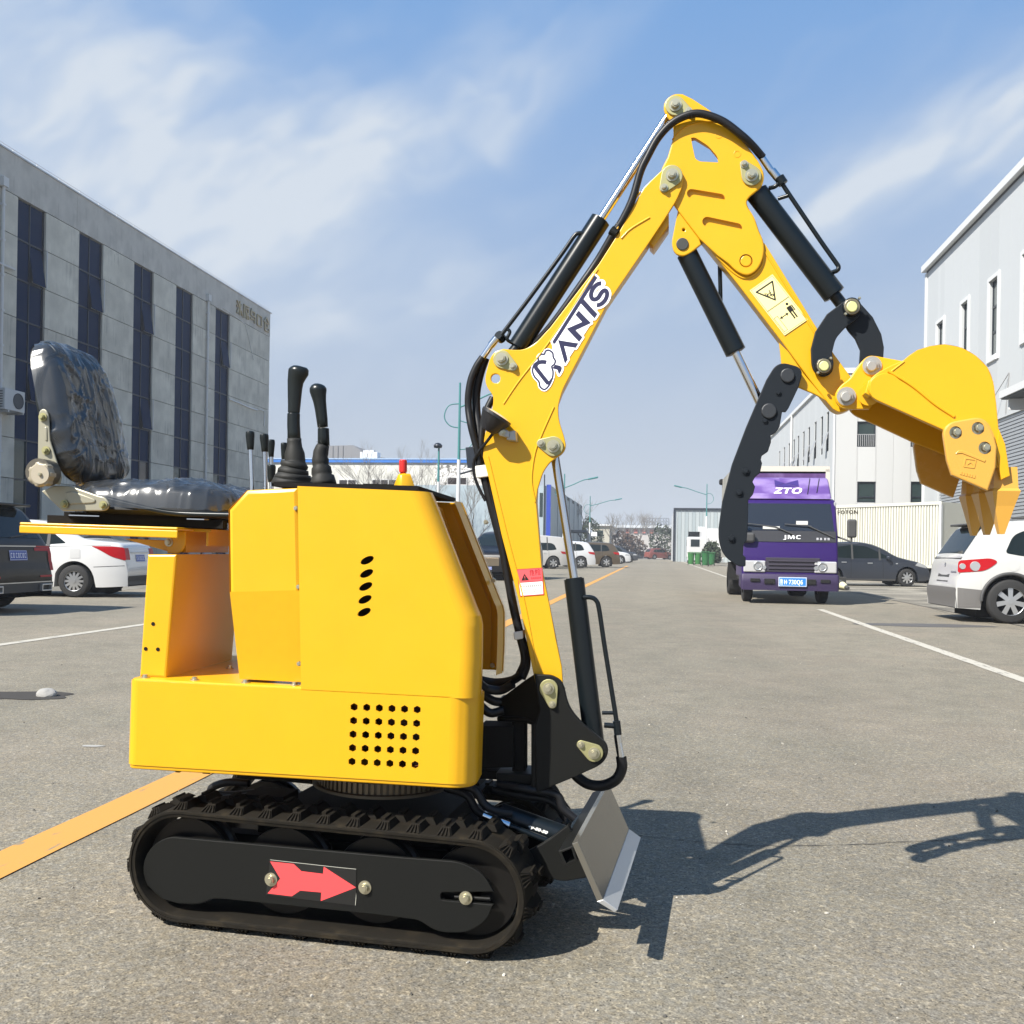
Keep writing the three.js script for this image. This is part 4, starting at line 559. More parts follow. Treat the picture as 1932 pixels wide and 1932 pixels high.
// --- links, bucket, thumb ---
{
  const lk = P('bucket_link', M(...[-0.004, BW - 0.012].map((w) => B.ext(rnd([[1608, 562, 14], [1590, 570], [1560, 592.5], [1538.7, 625], [1530.6, 657.5], [1532, 692, 12], [1541, 706, 10], [1555, 711.6, 10], [1571, 703, 10], [1573, 685], [1570, 665.6], [1576.6, 638.5, 10], [1595.6, 617, 8], [1620, 600, 10], [1626, 580, 10]]), w, 0.016, { bevel: 0.002 }))), M_link);
  P('bucket_link', M(...[0.014, BW - 0.030].map((w) => B.ext(rnd([[1600, 566, 10], [1625, 573.5], [1647, 598], [1663, 630], [1668, 655], [1666, 690], [1655, 706, 10], [1636, 704, 10], [1622, 690], [1624, 660], [1614.5, 638.5], [1598, 620, 10], [1588, 590, 10]]), w, 0.016, { bevel: 0.002 }))), M_link);
  for (const [x, y, r] of [[1608, 578, 17.6], [1555, 690, 16]]) {
    P('link_boss', B.ext(circ(x, y, r), -0.018, 0.014, { bevel: 0.003 }), M_cyl, lk); P('collar_ring', B.ext(circ(x, y, r * 0.86), -0.021, 0.004, { bevel: 0.0015, holes: [circ(x, y, r * 0.66)] }), mat(0.25, 0.22, 0.15, 0.4, 0.7), lk);
    P('pin', B.ext(circ(x, y, r * 0.58), -0.027, 0.03, { bevel: 0.002 }), mat(0.60, 0.62, 0.28, 0.5, 0.3), lk);
    P('circlip', M(B.hex(x + r * 0.75, y - r * 0.85, -0.018, 3, 5, false), B.hex(x - r * 0.75, y + r * 0.85, -0.018, 3, 5, false)), M_bolt, lk);
  }
  // bucket: two side plates, a wrapped back, ears
  const WB = 0.30, b0 = -0.085, b1 = b0 + WB;
  const back = [[1704, 680], [1716, 670], [1731, 660], [1755, 652.5], [1782.5, 649], [1815, 655.5], [1842, 671], [1863.7, 693], [1874.5, 720], [1880, 760], [1885, 815]];
  const mouth = [[1896, 896], [1880, 880], [1864, 846], [1780, 813], [1700, 776], [1650, 754, 10], [1637, 738, 12], [1640, 717, 12], [1654, 704, 8], [1680, 690]];
  const sidePx = rnd([...back, ...mouth]);
  const bk = P('bucket', B.ext(sidePx, b0, 0.012, { bevel: 0.002 }), M_yel);
  const st = (pts) => pts.map(([x, y]) => B.pt(x, y, b0));
  P('far_side', extST(st(sidePx), b1 - 0.012, 0.012, { fr: B }), M_yel, bk);
  const bc = new THREE.CatmullRomCurve3(st([...back, [1893, 880]]).map(([a, b]) => V3(a, b, 0)), false, 'catmullrom', 0.4), bp = bc.getPoints(40);
  const wrap = (k, e = 0) => gridGeo(1, 40, (u, v) => { const i = Math.round(v * 40), p = bp[i], q = bp[Math.min(40, i + 1)].clone().sub(bp[Math.max(0, i - 1)]).normalize(); return B.P(p.x - q.y * -k, p.y + q.x * -k, b0 + e + (WB - 2 * e) * u); });
  P('back_sheet', M(wrap(0.001), wrap(0.008)), M_yel, bk);
  const hp = st([[1640, 724], [1637, 740], [1650, 755], [1710, 683], [1684, 688]]);
  P('top_sheet', M(extST([...st([[1640, 717], [1634, 740], [1644, 746], [1652, 724], [1700, 690], [1706, 680]])], b0 + 0.012, WB - 0.024, { fr: B })), M_yel, bk);
  P('side_band', B.ext(rnd([[1642, 744, 8], [1640, 718, 12], [1662, 703, 12], [1684, 706, 8], [1790, 790], [1796, 800], [1782, 812], [1650, 753, 10]]), b0 - 0.007, 0.007, { bevel: 0.002 }), M_yel, bk);
}
{
  const bk = EX.children.find((o) => o.name === 'bucket'), WB = 0.30, b0 = -0.085, b1 = b0 + WB, st = (pts) => pts.map(([x, y]) => B.pt(x, y, b0));
  P('weld_bead', M(hosePx(B, [[1676, 700, b0], [1720, 727, b0], [1765, 763, b0], [1800, 786, b0]], 0.0045, 30), hosePx(B, [[1706, 682, b0], [1680, 702, b0]], 0.0025, 10)), M_yel, bk);
  for (const w of [-0.006, BW - 0.008]) P('bucket_ear', B.ext(rnd([[1622, 686, 10], [1634, 673.5, 8], [1648, 670.5, 8], [1704, 681], [1690, 698], [1666, 706], [1652, 726], [1650, 760], [1640, 772], [1608, 772, 14], [1584, 770, 14], [1573, 748, 12], [1585, 727, 12], [1602, 716, 8]]), w, 0.014, { bevel: 0.003 }), M_yel, bk);
  for (const [x, y] of [[1645, 690], [1596.5, 748]]) { P('pin', B.ext(circ(x, y, 9.5), -0.03, BW + 0.06, { bevel: 0.002 }), M_steel, bk); P('hexagon_nut', B.hex(x, y, -0.006, 13, 12), M_steel, bk); P('washer', B.ext(circ(x, y, 19), -0.009, 0.003, { bevel: 0.001 }), M_yel, bk); }
  P('pin_tube', M(rod(B.px(1600, 752, 0.01), B.px(1600, 752, BW), 0.03, 24), rod(B.px(1640, 745, b0 + 0.05), B.px(1640, 745, b1 - 0.03), 0.028, 24)), M_yel, bk);
  // cutting lip, side cutters, teeth
  const lip0 = st([[1884, 810], [1896, 838], [1905, 898], [1889, 905], [1877, 850]]);
  P('cutting_lip', extST(lip0, b0 - 0.004, WB + 0.008, { fr: B, bevel: 0.002 }), M_yel, bk);
  const cut = rnd([[1779, 812, 10], [1793, 796, 10], [1847, 786.5, 12], [1864, 796, 12], [1874.5, 818], [1881, 842], [1879, 882], [1864, 926], [1796, 896], [1787, 868]]);
  const hol = [[1803, 816], [1845, 808], [1858, 845]];
  const sc = P('side_cutter', B.ext(cut, b0 - 0.024, 0.017, { bevel: 0.004, holes: hol.map(([x, y]) => circ(x, y, 15, 26)) }), M_ochre, bk);
  P('cutter_back', B.ext(cut, b0 - 0.0075, 0.006, { bevel: 0 }), M_ochre, bk);
  P('cast_emblem', M(B.ext(rnd([[1820, 863, 3], [1843, 866, 3], [1839, 884, 3], [1817, 881, 3]]), b0 - 0.0255, 0.003, { bevel: 0.0005, holes: [rnd([[1822.5, 865.5, 2], [1840.5, 868, 2], [1837, 881.5, 2], [1819.5, 879, 2]])] }), B.ext([[1825, 877], [1829, 868], [1836, 878], [1832, 873]], b0 - 0.0255, 0.003, { bevel: 0.0003 }), ...[0, 1, 2, 3, 4, 5].map((k) => B.ext([[1812 + k * 5, 889 + k * 1.3], [1815.5 + k * 5, 890 + k * 1.3], [1814.5 + k * 5, 896 + k * 1.3], [1811 + k * 5, 895 + k * 1.3]], b0 - 0.0255, 0.003, { bevel: 0.0003 }))), M_ochre, bk);
  P('cutter_rib', B.ext([[1803, 856], [1808, 850], [1816, 849], [1860, 868], [1858, 872], [1815, 855]], b0 - 0.026, 0.004, { bevel: 0.001 }), M_ochre, bk);
  for (const [x, y] of hol) P('bolt', B.hex(x, y, b0 - 0.012, 9, 11), M_bolt, bk);
  P('side_cutter', extST(cut.map(([x, y]) => B.pt(x, y, b0)), b1 + 0.006, 0.018, { fr: B }), M_ochre, bk);
  // teeth: holder and point, spread along the lip
  const tooth = (o, m) => { // rooted at o, pointing down
    const g = new THREE.BufferGeometry(), s = (x, y, z) => o.clone().addScaledVector(B.X, x).addScaledVector(B.Y, y).addScaledVector(B.N, z);
    const L = [[0, 0.028, 0.021], [-0.055, 0.03, 0.026], [-0.062, 0.034, 0.032], [-0.10, 0.024, 0.022], [-0.172, 0.006, 0.010]], p = [], ix = [];
    L.forEach(([y, a, b], k) => { const dx = 0.010 - 0.02 * Math.max(0, -y - 0.06); for (const [q, r] of [[-1, -1], [1, -1], [1, 1], [-1, 1]]) p.push(...s(dx + q * a, y, r * b).toArray()); if (k) for (let e = 0; e < 4; e++) { const A = (k - 1) * 4 + e, Bq = (k - 1) * 4 + (e + 1) % 4; ix.push(A, Bq, Bq + 4, A, Bq + 4, A + 4); } });
    ix.push(0, 1, 2, 0, 2, 3, 16, 17, 18, 16, 18, 19); g.setAttribute('position', new THREE.Float32BufferAttribute(p, 3)); g.setIndex(ix); const f = g.toNonIndexed(); f.computeVertexNormals(); return P('bucket_tooth', f, m, bk);
  };
  const anchor = st([[1893, 880]])[0];
  for (const w of [b0 + 0.035, (b0 + b1) / 2, b1 - 0.035]) tooth(B.P(anchor[0], anchor[1], w), M_ochre);
  // thumb
  const th = rnd([[1478, 684, 10], [1508, 692, 10], [1514.5, 704, 10], [1506, 732], [1488, 770], [1483, 777, 2], [1476, 776, 2], [1471, 805], [1464, 816, 2], [1454, 821.4, 2], [1454.8, 834], [1449, 852, 2], [1437.4, 859.7, 2], [1435.6, 867], [1438, 874], [1434, 892.5, 2], [1424.7, 900, 2], [1420, 909], [1424.7, 918], [1421, 932.6, 2], [1412, 943.5, 2], [1411, 990], [1409, 1020], [1403, 1027], [1402, 1047], [1407, 1051], [1407, 1069, 4], [1394, 1069, 8], [1374, 1056, 12], [1362.7, 1042, 10], [1356, 1020, 14], [1356, 996], [1362.7, 947], [1381, 876], [1408, 805], [1446, 716], [1462, 690, 10]]);
  const t = P('thumb', M(B.ext(th, -0.012, 0.016, { bevel: 0.002 }), B.ext(th, BW - 0.004, 0.016, { bevel: 0.002 })), M_link);
  P('thumb_spacer', M(...[[1470, 741], [1406, 889], [1394, 930], [1380, 1016]].map(([x, y]) => rod(B.px(x, y, 0), B.px(x, y, BW), 0.012, 14))), M_link, t);
  for (const [x, y, r] of [[1486, 708, 13.5], [1451, 775, 14.5]]) P('pin', B.ext(circ(x, y, r), -0.019, BW + 0.04, { bevel: 0.003 }), mat(0.03, 0.033, 0.037, 0.45, 0.2), t);
  for (const [x, y, r] of [[1468.5, 741, 6], [1443.5, 794, 6], [1406.5, 889, 8], [1394.5, 929, 8], [1380, 1015.5, 8]]) P('bolt', B.hex(x, y, -0.012, r * 0.8, r * 0.6), M_link, t);
}
// --- hydraulic cylinders and hoses ---
function ram(name, a, b, rBar, end, rRod, foot, label) { // barrel a-b, rod b-end, all at the middle of the boom
  const w = BW / 2, g = P(name, M(rod(B.px(...a, w), B.px(...b, w), rBar, 32), rod(B.px(...a, w).lerp(B.px(...b, w), 0.985), B.px(...b, w).lerp(B.px(...a, w), -0.006), rBar * 0.82, 28)), M_cyl, EX, label);
  if (end) { P('cylinder_rod', rod(B.px(...b, w), B.px(...end, w), rRod, 24), M_chrome, g); P('rod_eye', B.ext(circ(end[0], end[1], 19), w - 0.02, 0.04), M_cyl, g); }
  if (foot) P('cylinder_foot', M(B.ext(circ(foot[0], foot[1], 17), w - 0.02, 0.04), rod(B.px(...foot, w), B.px(...a, w), rBar * 0.6, 16)), M_cyl, g);
  return g;
}
{
  const w = BW / 2;
  const c1 = ram('stick_cylinder', [977, 655], [1133, 415], 0.0295, [1274, 198.6], 0.0125, [948, 690]);
  P('cylinder_pipe', hosePx(B, [[1102, 441, 0.03], [1092, 440, 0.03], [1083, 446, 0.03], [1060, 479, 0.03], [1000, 561, 0.03], [946, 632, 0.03]], 0.0062, 70), M_cyl, c1);
  P('pipe_clamp', M(hosePx(B, [[954, 619, 0.03], [962, 626, 0.03], [957, 640, 0.03], [968, 648, 0.04]], 0.005, 30), rod(B.px(940, 632, 0.03), B.px(948, 640, 0.05), 0.014, 10)), M_cyl, c1);
  P('hose_fitting', M(rod(B.px(937, 638, 0.03), B.px(926, 652, 0.03), 0.011, 6), rod(B.px(926, 652, 0.03), B.px(911, 674, 0.03), 0.0095, 14)), M_chrome, c1);
  const c2 = ram('bucket_cylinder', [1428, 364], [1574, 556], 0.031, null, 0, null);
  P('cylinder_rod', rod(B.px(1574, 556, w), B.px(1600, 590, w), 0.0165, 20), M_cyl, c2); P('rod_eye', B.ext(circ(1608, 578, 17), 0.03, 0.04), M_cyl, c2);
  P('cylinder_foot', B.ext(circ(1420, 345, 17), 0.03, 0.04), M_cyl, c2);
  P('cylinder_pipe', hosePx(B, [[1473, 338, 0.03], [1478, 350, 0.03], [1510, 398, 0.03], [1550, 457, 0.03], [1577, 495, 0.03], [1582, 503, 0.03], [1580, 510, 0.03], [1570, 514, 0.04]], 0.0062, 70), M_cyl, c2);
  P('pipe_clamp', M(rod(B.px(1470, 335, 0.03), B.px(1478, 347, 0.03), 0.014, 10), hosePx(B, [[1472, 344, 0.03], [1462, 352, 0.03], [1452, 355, 0.04]], 0.006, 20), rod(B.px(1487, 369, 0.03), B.px(1468, 375, 0.04), 0.0055, 8)), M_cyl, c2);
  P('hose_fitting', M(rod(B.px(1438, 298, 0.03), B.px(1456, 324, 0.03), 0.0095, 14), rod(B.px(1456, 322, 0.03), B.px(1467, 336, 0.03), 0.012, 6)), M_chrome, c2);
  const c3 = ram('thumb_cylinder', [1296, 478], [1388, 664], 0.029, [1446, 786], 0.0125, [1287.5, 460]);
  P('cylinder_pipe', hosePx(B, [[1358, 500, 0.085], [1359, 540, 0.085], [1360, 575, 0.085], [1364, 590, 0.07]], 0.006, 30), M_cyl, c3);
  const c4 = ram('boom_cylinder', [1121, 1400], [1083, 1092], 0.029, [1044, 842], 0.0123, [1121, 1421]);
  P('cylinder_pipe', hosePx(B, [[1100, 1127, 0.03], [1114, 1127, 0.03], [1124, 1132, 0.03], [1130, 1148, 0.03], [1140, 1215, 0.03], [1152, 1290, 0.03], [1163, 1360, 0.03], [1165, 1385, 0.03]], 0.0068, 70), M_cyl, c4);
  P('pipe_clamp', M(rod(B.px(1136, 1345, 0.03), B.px(1160, 1345, 0.03), 0.0055, 8), rod(B.px(1140, 1368, 0.03), B.px(1164, 1370, 0.03), 0.008, 8), rod(B.px(1163, 1360, 0.03), B.px(1166, 1386, 0.03), 0.011, 12)), M_cyl, c4);
  P('hose_fitting', M(rod(B.px(1165, 1386, 0.03), B.px(1167, 1402, 0.03), 0.011, 6), rod(B.px(1167, 1402, 0.03), B.px(1172, 1430, 0.03), 0.0105, 14)), M_chrome, c4);
  P('hydraulic_hose', hosePx(B, [[1172, 1428, 0.03], [1173, 1450, 0.03], [1162, 1471, 0.03], [1138, 1482, 0.04], [1112, 1480, 0.05], [1092, 1468, 0.06], [1078, 1452, 0.06]], 0.0155, 60), M_hose);
  P('hydraulic_hose', hosePx(B, [[911, 674, 0.03], [899, 692, 0.03], [889, 716, 0.03], [884, 745, 0.03], [884, 772, 0.03], [889, 805, 0.02], [898, 840, 0.02], [904, 868, 0.02], [905, 892, 0.02]], 0.0108, 70), M_hose);
  P('hydraulic_hose', hosePx(B, [[916, 676, 0.05], [906, 705, 0.05], [899, 740, 0.05], [899, 775, 0.05], [903, 806, 0.04], [906, 840, 0.03], [910, 880, 0.03], [921, 930, 0.03], [935, 985, 0.03], [949, 1040, 0.03], [962, 1110, 0.03], [977, 1180, 0.03], [990, 1225, 0.04], [993, 1255, 0.05], [984, 1280, 0.05]], 0.0125, 120), M_hose);
  P('hydraulic_hose', hosePx(B, [[930, 750, 0.04], [918, 775, 0.035], [910, 808, 0.03], [908, 845, 0.025], [913, 885, 0.03], [929, 945, 0.03], [944, 1010, 0.025], [955, 1075, 0.025], [966, 1140, 0.025], [980, 1200, 0.03], [989, 1245, 0.04], [978, 1275, 0.05]], 0.0105, 100), M_hose);
  P('hydraulic_hose', hosePx(B, [[1439, 297, 0.03], [1420, 275, 0.01], [1400, 256, -0.005], [1364, 229, -0.01], [1325, 215, -0.01], [1298, 217, -0.008], [1267, 233, -0.004], [1241, 261, 0], [1221, 297, 0.0], [1208, 325, 0], [1193, 376, 0], [1174, 416, 0.005], [1158, 440, 0.01], [1128, 491, 0.02], [1093, 542, 0.02], [1043, 611, 0.03], [1000, 660, 0.05], [960, 715, 0.05], [935, 760, 0.05]], 0.0108, 200), M_hose);
  P('hose_clip', M(rod(B.px(1153, 434, 0.005), B.px(1164, 442, 0.005), 0.0135, 14), rod(B.px(1158, 438, 0.01), B.px(1172, 438, 0.02), 0.006, 8)), M_black);
  for (const [x0, y0, x1, y1] of [[896, 876, 921, 902], [968, 1190, 986, 1208]]) P('hose_block', B.ext(rnd([[x0, y0 + 3, 3], [x1, y0, 3], [x1 + 1, y1 - 3, 3], [x0 + 2, y1, 3]]), 0.008, 0.05, { bevel: 0.003 }), mat(0.72, 0.70, 0.62, 0.5));
}
// --- work lamp on the boom ---
{
  const c = B.px(934, 790, -0.045), d = B.px(962, 806, -0.045).sub(B.px(907, 771, -0.045)).normalize(), n = d.clone().cross(B.N).normalize(); if (n.y < 0) n.negate();
  const q = new THREE.Quaternion().setFromUnitVectors(V3(0, 1, 0), n), L = (pts, m, name, par) => P(name, soft(new THREE.LatheGeometry(pts.map((p) => new THREE.Vector2(...p)), 32).applyQuaternion(q).translate(c.x, c.y, c.z), 0.6), m, par || EX);
  const lamp = L([[0, -0.042], [0.02, -0.04], [0.034, -0.022], [0.043, 0], [0.046, 0.004], [0.046, 0.012], [0.043, 0.013]], mat(0.02, 0.02, 0.022, 0.4), 'work_lamp');
  L([[0.044, 0.012], [0.03, 0.017], [0, 0.019]], pmat(0.75, 0.72, 0.66, 0.12, 0, { clearcoat: 1 }), 'lamp_lens', lamp);
  P('lamp_bracket', M(B.ext(rnd([[938, 812], [952, 808, 4], [962, 815, 4], [960, 826], [942, 822]]), -0.045, 0.012), B.ext([[955, 814], [972, 812], [974, 832], [956, 830]], -0.04, 0.042)), M_steel, lamp);
  P('bolt', B.hex(948, 816, -0.046, 4.5, 5), M_bolt, lamp);
  P('lamp_cable', hosePx(B, [[930, 818, -0.02], [917, 835, -0.01], [905, 850, 0.0], [895, 868, 0.01], [894, 890, 0.015], [901, 915, 0.02], [916, 945, 0.02]], 0.0045, 50), M_hose, lamp);
}
// ---------- buildings ----------
const plaster = (seed, drip) => tex(512, 512, (x, y, i, j) => { let v = 0.88 + 0.20 * (fbm(x * 5, y * 5, 6, seed, 5) - 0.5) + 0.05 * (hash(i, j, 2) - 0.5); v -= drip * smooth(0.58, 0.85, fbm(x * 40, y * 2.5, 4, seed + 7, 0)) * smooth(0.3, 0.7, fbm(x * 3, y * 3, 3, seed + 3, 3)); return [v * 236, v * 236, v * 230]; }, true, [1 / 3, 1 / 3]);
function uvBox(g, s = 1) { // metre-sized texture coordinates on boxes
  g = clean(g); const p = g.attributes.position, n = g.attributes.normal, u = g.attributes.uv;
  for (let i = 0; i < p.count; i++) { const X = Math.abs(n.getX(i)), Y = Math.abs(n.getY(i)); u.setXY(i, (X > 0.6 ? p.getZ(i) : p.getX(i)) * s, (Y > 0.6 ? p.getZ(i) : p.getY(i)) * s); } return g;
}
const M_panel = [0, 1, 2].map((k) => mat(0.88 - 0.05 * k, 0.84 - 0.05 * k, 0.755 - 0.045 * k, 0.85, 0, { map: plaster(60 + k, 0.14) })), M_parapet = mat(0.76, 0.725, 0.685, 0.85, 0, { map: plaster(66, 0.1) });
const M_joint = mat(0.05, 0.05, 0.05, 0.9), M_glass = pmat(0.004, 0.017, 0.055, 0.06, 0, { ior: 1.14, specularIntensity: 0.3 }), M_frame = mat(0.02, 0.025, 0.035, 0.4, 0.3), M_pvc = mat(0.55, 0.55, 0.54, 0.5), M_metal = mat(0.5, 0.5, 0.5, 0.4, 0.6);
const M_paneWarm = pmat(0.03, 0.022, 0.02, 0.08, 0), M_paneGreen = pmat(0.008, 0.03, 0.024, 0.08, 0);
{ // the long office building on the left, its face towards the road
  const U = -26, [vE, top] = onSide(510, 591, U), y1 = onSide(84, 399, U)[1], row = onSide(87, 474.8, U)[1] - onSide(87, 547.8, U)[1], v0 = 6;
  const b = plot('office_building', 'long grey concrete office building with tall dark window strips and gold letters on its parapet', 'building', U, vE);
  const add = (n, g, m, par = b.o) => mesh(n, clean(g), m, par);
  add('wall', b(U - 14, U - 0.22, 0, top - 0.15, v0, vE), M_joint);
  add('end_wall', uvBox(b(U - 14, U - 0.3, 0, top - 0.1, vE, vE + 0.2)), M_panel[1]);
  add('roof', b(U - 14, U - 0.15, top - 0.2, top - 0.02, v0, vE + 0.18), M_parapet);
  const cuts = [[v0, v0 + 2.4], [v0 + 4.6, v0 + 7]].filter(() => false), cols = [[31, 84], [147.5, 193], [252, 289], [332, 364], [407, 434]].map(([a, c]) => [onSide(a, 600, U)[0], onSide(c, 600, U)[0]]);
  const pitch = cols[1][0] - cols[0][0], width = cols[0][1] - cols[0][0];
  cols.unshift([cols[0][0] - pitch, cols[0][0] - pitch + width]);
  const R = rng(5); let prev = v0, nRow = Math.ceil(y1 / row);
  const seg = (a, c) => { // a stack of wall panels between two window strips
    for (let k = 0; k < nRow; k++) { const hi = y1 - k * row - 0.016, lo = Math.max(0, y1 - (k + 1) * row + 0.016); if (hi - lo > 0.05) add('wall_panel', uvBox(b(U - 0.2, U + 0.004 * (R() - 0.5), lo, hi, a + 0.012, c - 0.012)).translate(0, 0, 0), M_panel[Math.floor(R() * 3)]); }
  };
  cols.forEach(([a, c], ci) => {
    seg(prev, a); prev = c;
    const win = add('window_strip', M(b(U - 0.2, U - 0.08, 0, y1, a, a + 0.05), b(U - 0.2, U - 0.08, 0, y1, c - 0.05, c), b(U - 0.2, U - 0.10, 0, y1, (a + c) / 2 - 0.025, (a + c) / 2 + 0.025), ...Array.from({ length: nRow }, (_, k) => b(U - 0.2, U - 0.10, Math.max(0, y1 - (k + 1) * row - 0.03), Math.max(0.01, y1 - (k + 1) * row + 0.03), a + 0.05, c - 0.05))), M_frame);
    for (let k = 0; k < nRow; k++) for (const s of [0, 1]) {
      const p0 = s ? (a + c) / 2 + 0.025 : a + 0.05, p1 = s ? c - 0.05 : (a + c) / 2 - 0.025, hi = y1 - k * row - 0.03, lo = Math.max(0.02, y1 - (k + 1) * row + 0.03);
      const open = s && (k === 1 || k === 4) && R() < 0.8, g = b(-0.012, 0.012, -(hi - lo), 0, 0, p1 - p0);
      const pane = M(box(0.02, hi - lo - 0.01, p1 - p0 - 0.01, 0, 0, 0).rotateX(0)); if (open) pane.rotateZ(0.16).translate(0.1, 0, 0);
      pane.translate(-0.16 + 0.004 * R(), (hi + lo) / 2, -((p0 + p1) / 2 - vE));
      add('pane', pane, k > 5 && R() < 0.4 ? (R() < 0.5 ? M_paneWarm : M_paneGreen) : M_glass, win);
      if (open) add('sash', M(box(0.03, hi - lo, 0.05, 0.12, (hi + lo) / 2, -(p1 - vE) + 0.02), box(0.03, 0.05, p1 - p0, 0.02, lo + 0.03, -((p0 + p1) / 2 - vE))), M_metal, win);
    }
  });
  seg(prev, vE);
  { let v = v0; const L = 5.8; while (v < vE - 0.1) { const e = Math.min(vE, v + L); add('parapet_panel', uvBox(b(U - 0.2, U + 0.006, y1 + 0.016, top, v + 0.004, e - 0.004)), M_parapet); v = e; } }
  add('coping', b(U - 0.35, U + 0.05, top, top + 0.06, v0, vE + 0.2), M_metal);
  const spikes = []; for (let v = v0 + 1; v < vE; v += 1.55) spikes.push(b(U - 0.11, U - 0.08, top + 0.06, top + 0.24, v, v + 0.03)); spikes.push(b(U - 0.105, U - 0.085, top + 0.22, top + 0.235, v0, vE));
  add('lightning_conductor', M(...spikes), M_metal).userData.kind = 'stuff';
  for (const [x, yy] of [[8, 340], [394, 560]]) { const [v, yt] = onSide(x, yy, U + 0.12); const pts = [b.P(U + 0.1, yt - 0.2, v), b.P(U + 0.1, 0.1, v)]; const d = add('downpipe', M(rod(pts[0], pts[1], 0.065, 14), b(U + 0.004, U + 0.22, yt - 0.25, yt + 0.12, v - 0.16, v + 0.16), ...Array.from({ length: 8 }, (_, k) => b(U + 0.006, U + 0.175, yt - 1 - k * 1.4, yt - 0.92 - k * 1.4, v - 0.08, v + 0.08))), M_pvc); }
  { const [v, y] = onSide(4, 499, U + 0.1); add('cross_pipe', rod(b.P(U + 0.12, y, v - 3), b.P(U + 0.12, y, v + 0.75), 0.05, 12), M_pvc); }
  // loose white strips on the end bay
  const strip = (pts, r) => tube(pts.map(([x, y]) => { const [v, yy] = onSide(x, y, U + 0.03); return b.P(U + 0.03, yy, v); }), r, 40, 6, 0.1);
  add('loose_trim', M(strip([[432, 753], [450, 760], [470, 769], [486, 774]], 0.05), strip([[488, 772], [498, 776], [499, 784], [498, 804]], 0.03), strip([[420, 580], [440, 594], [462, 611], [470, 640], [474, 660], [478, 679]], 0.02)), mat(0.62, 0.62, 0.62, 0.6));
  // raised gold letters
  const gold = mat(0.42, 0.34, 0.2, 0.35, 0.5), glyph = [[[.1, .9, .25, .75], [.05, .6, .2, .5], [.1, .1, .3, .45], [.55, .95, .55, .05], [.35, .75, .5, .5], [.8, .8, .6, .5], [.35, .4, .2, .1], [.75, .4, .95, .1]], [[.1, .9, .95, .9], [.2, .9, .1, .05], [.4, .75, .85, .75], [.4, .75, .4, .45], [.85, .75, .85, .45], [.4, .45, .85, .45], [.62, .45, .62, .05], [.4, .35, .3, .1], [.82, .35, .92, .1]], [[.3, .95, .2, .75], [.2, .8, .8, .8], [.8, .8, .75, .5], [.2, .8, .2, .5], [.2, .5, .9, .5], [.9, .5, .8, .1], [.1, .3, .7, .3]], [[.15, .8, .85, .8], [.15, .8, .15, .15], [.85, .8, .85, .15], [.15, .15, .85, .15]], [[.5, .95, .1, .6], [.5, .95, .95, .6], [.3, .6, .75, .6], [.75, .6, .72, .3], [.3, .6, .3, .1], [.3, .1, .9, .1], [.9, .1, .92, .3], [.3, .3, .6, .3]]];
  glyph.forEach((G, k) => {
    const x0 = 446 + k * 12.6, [va, ya] = onSide(x0, 563 + (x0 - 446) * 0.62, U + 0.06), [vb, yb] = onSide(x0 + 11, 592 + (x0 + 11 - 446) * 0.62, U + 0.06);
    const at2 = (x, y) => b.P(U + 0.07, yb + (ya - yb) * y, va + (vb - va) * x);
    add('gold_letter', M(...G.map(([a, c, d, e]) => { const p = at2(a, c), q = at2(d, e); return rod(p, q, 0.055, 6); })), gold);
  });
}
{ // its air conditioner
  const U = -26, [v, y] = onSide(22, 756, U + 0.5), b = plot('air_conditioner', 'white air conditioner box on brackets high on the left office building', 'air conditioner', U, v);
  mesh('casing', clean(rbox(0.5, 0.85, 1.25, 0.4, y, 0, 0.03)), mat(0.5, 0.5, 0.49, 0.5), b.o);
  mesh('fan_grille', clean(M(new THREE.TorusGeometry(0.3, 0.02, 8, 28).rotateY(Math.PI / 2).translate(0.66, y, -0.2), new THREE.CylinderGeometry(0.28, 0.28, 0.01, 28).rotateZ(Math.PI / 2).translate(0.658, y, -0.2))), M_frame, b.o);
  mesh('bracket', clean(M(box(0.7, 0.07, 0.06, 0.35, y - 0.47, 0.45), box(0.7, 0.07, 0.06, 0.35, y - 0.47, -0.45))), M_metal, b.o);
  mesh('side_louvre', clean(M(...Array.from({ length: 7 }, (_, k) => box(0.32, 0.03, 0.02, 0.4, y - 0.31 + k * 0.1, 0.635)))), M_frame, b.o);
}
const M_sheet = mat(0.50, 0.52, 0.525, 0.55, 0.05), M_sheet2 = mat(0.475, 0.495, 0.50, 0.55, 0.05), M_trim = mat(0.62, 0.63, 0.63, 0.5), M_glass2 = pmat(0.02, 0.035, 0.034, 0.06, 0), M_glass3 = pmat(0.10, 0.115, 0.115, 0.12, 0);
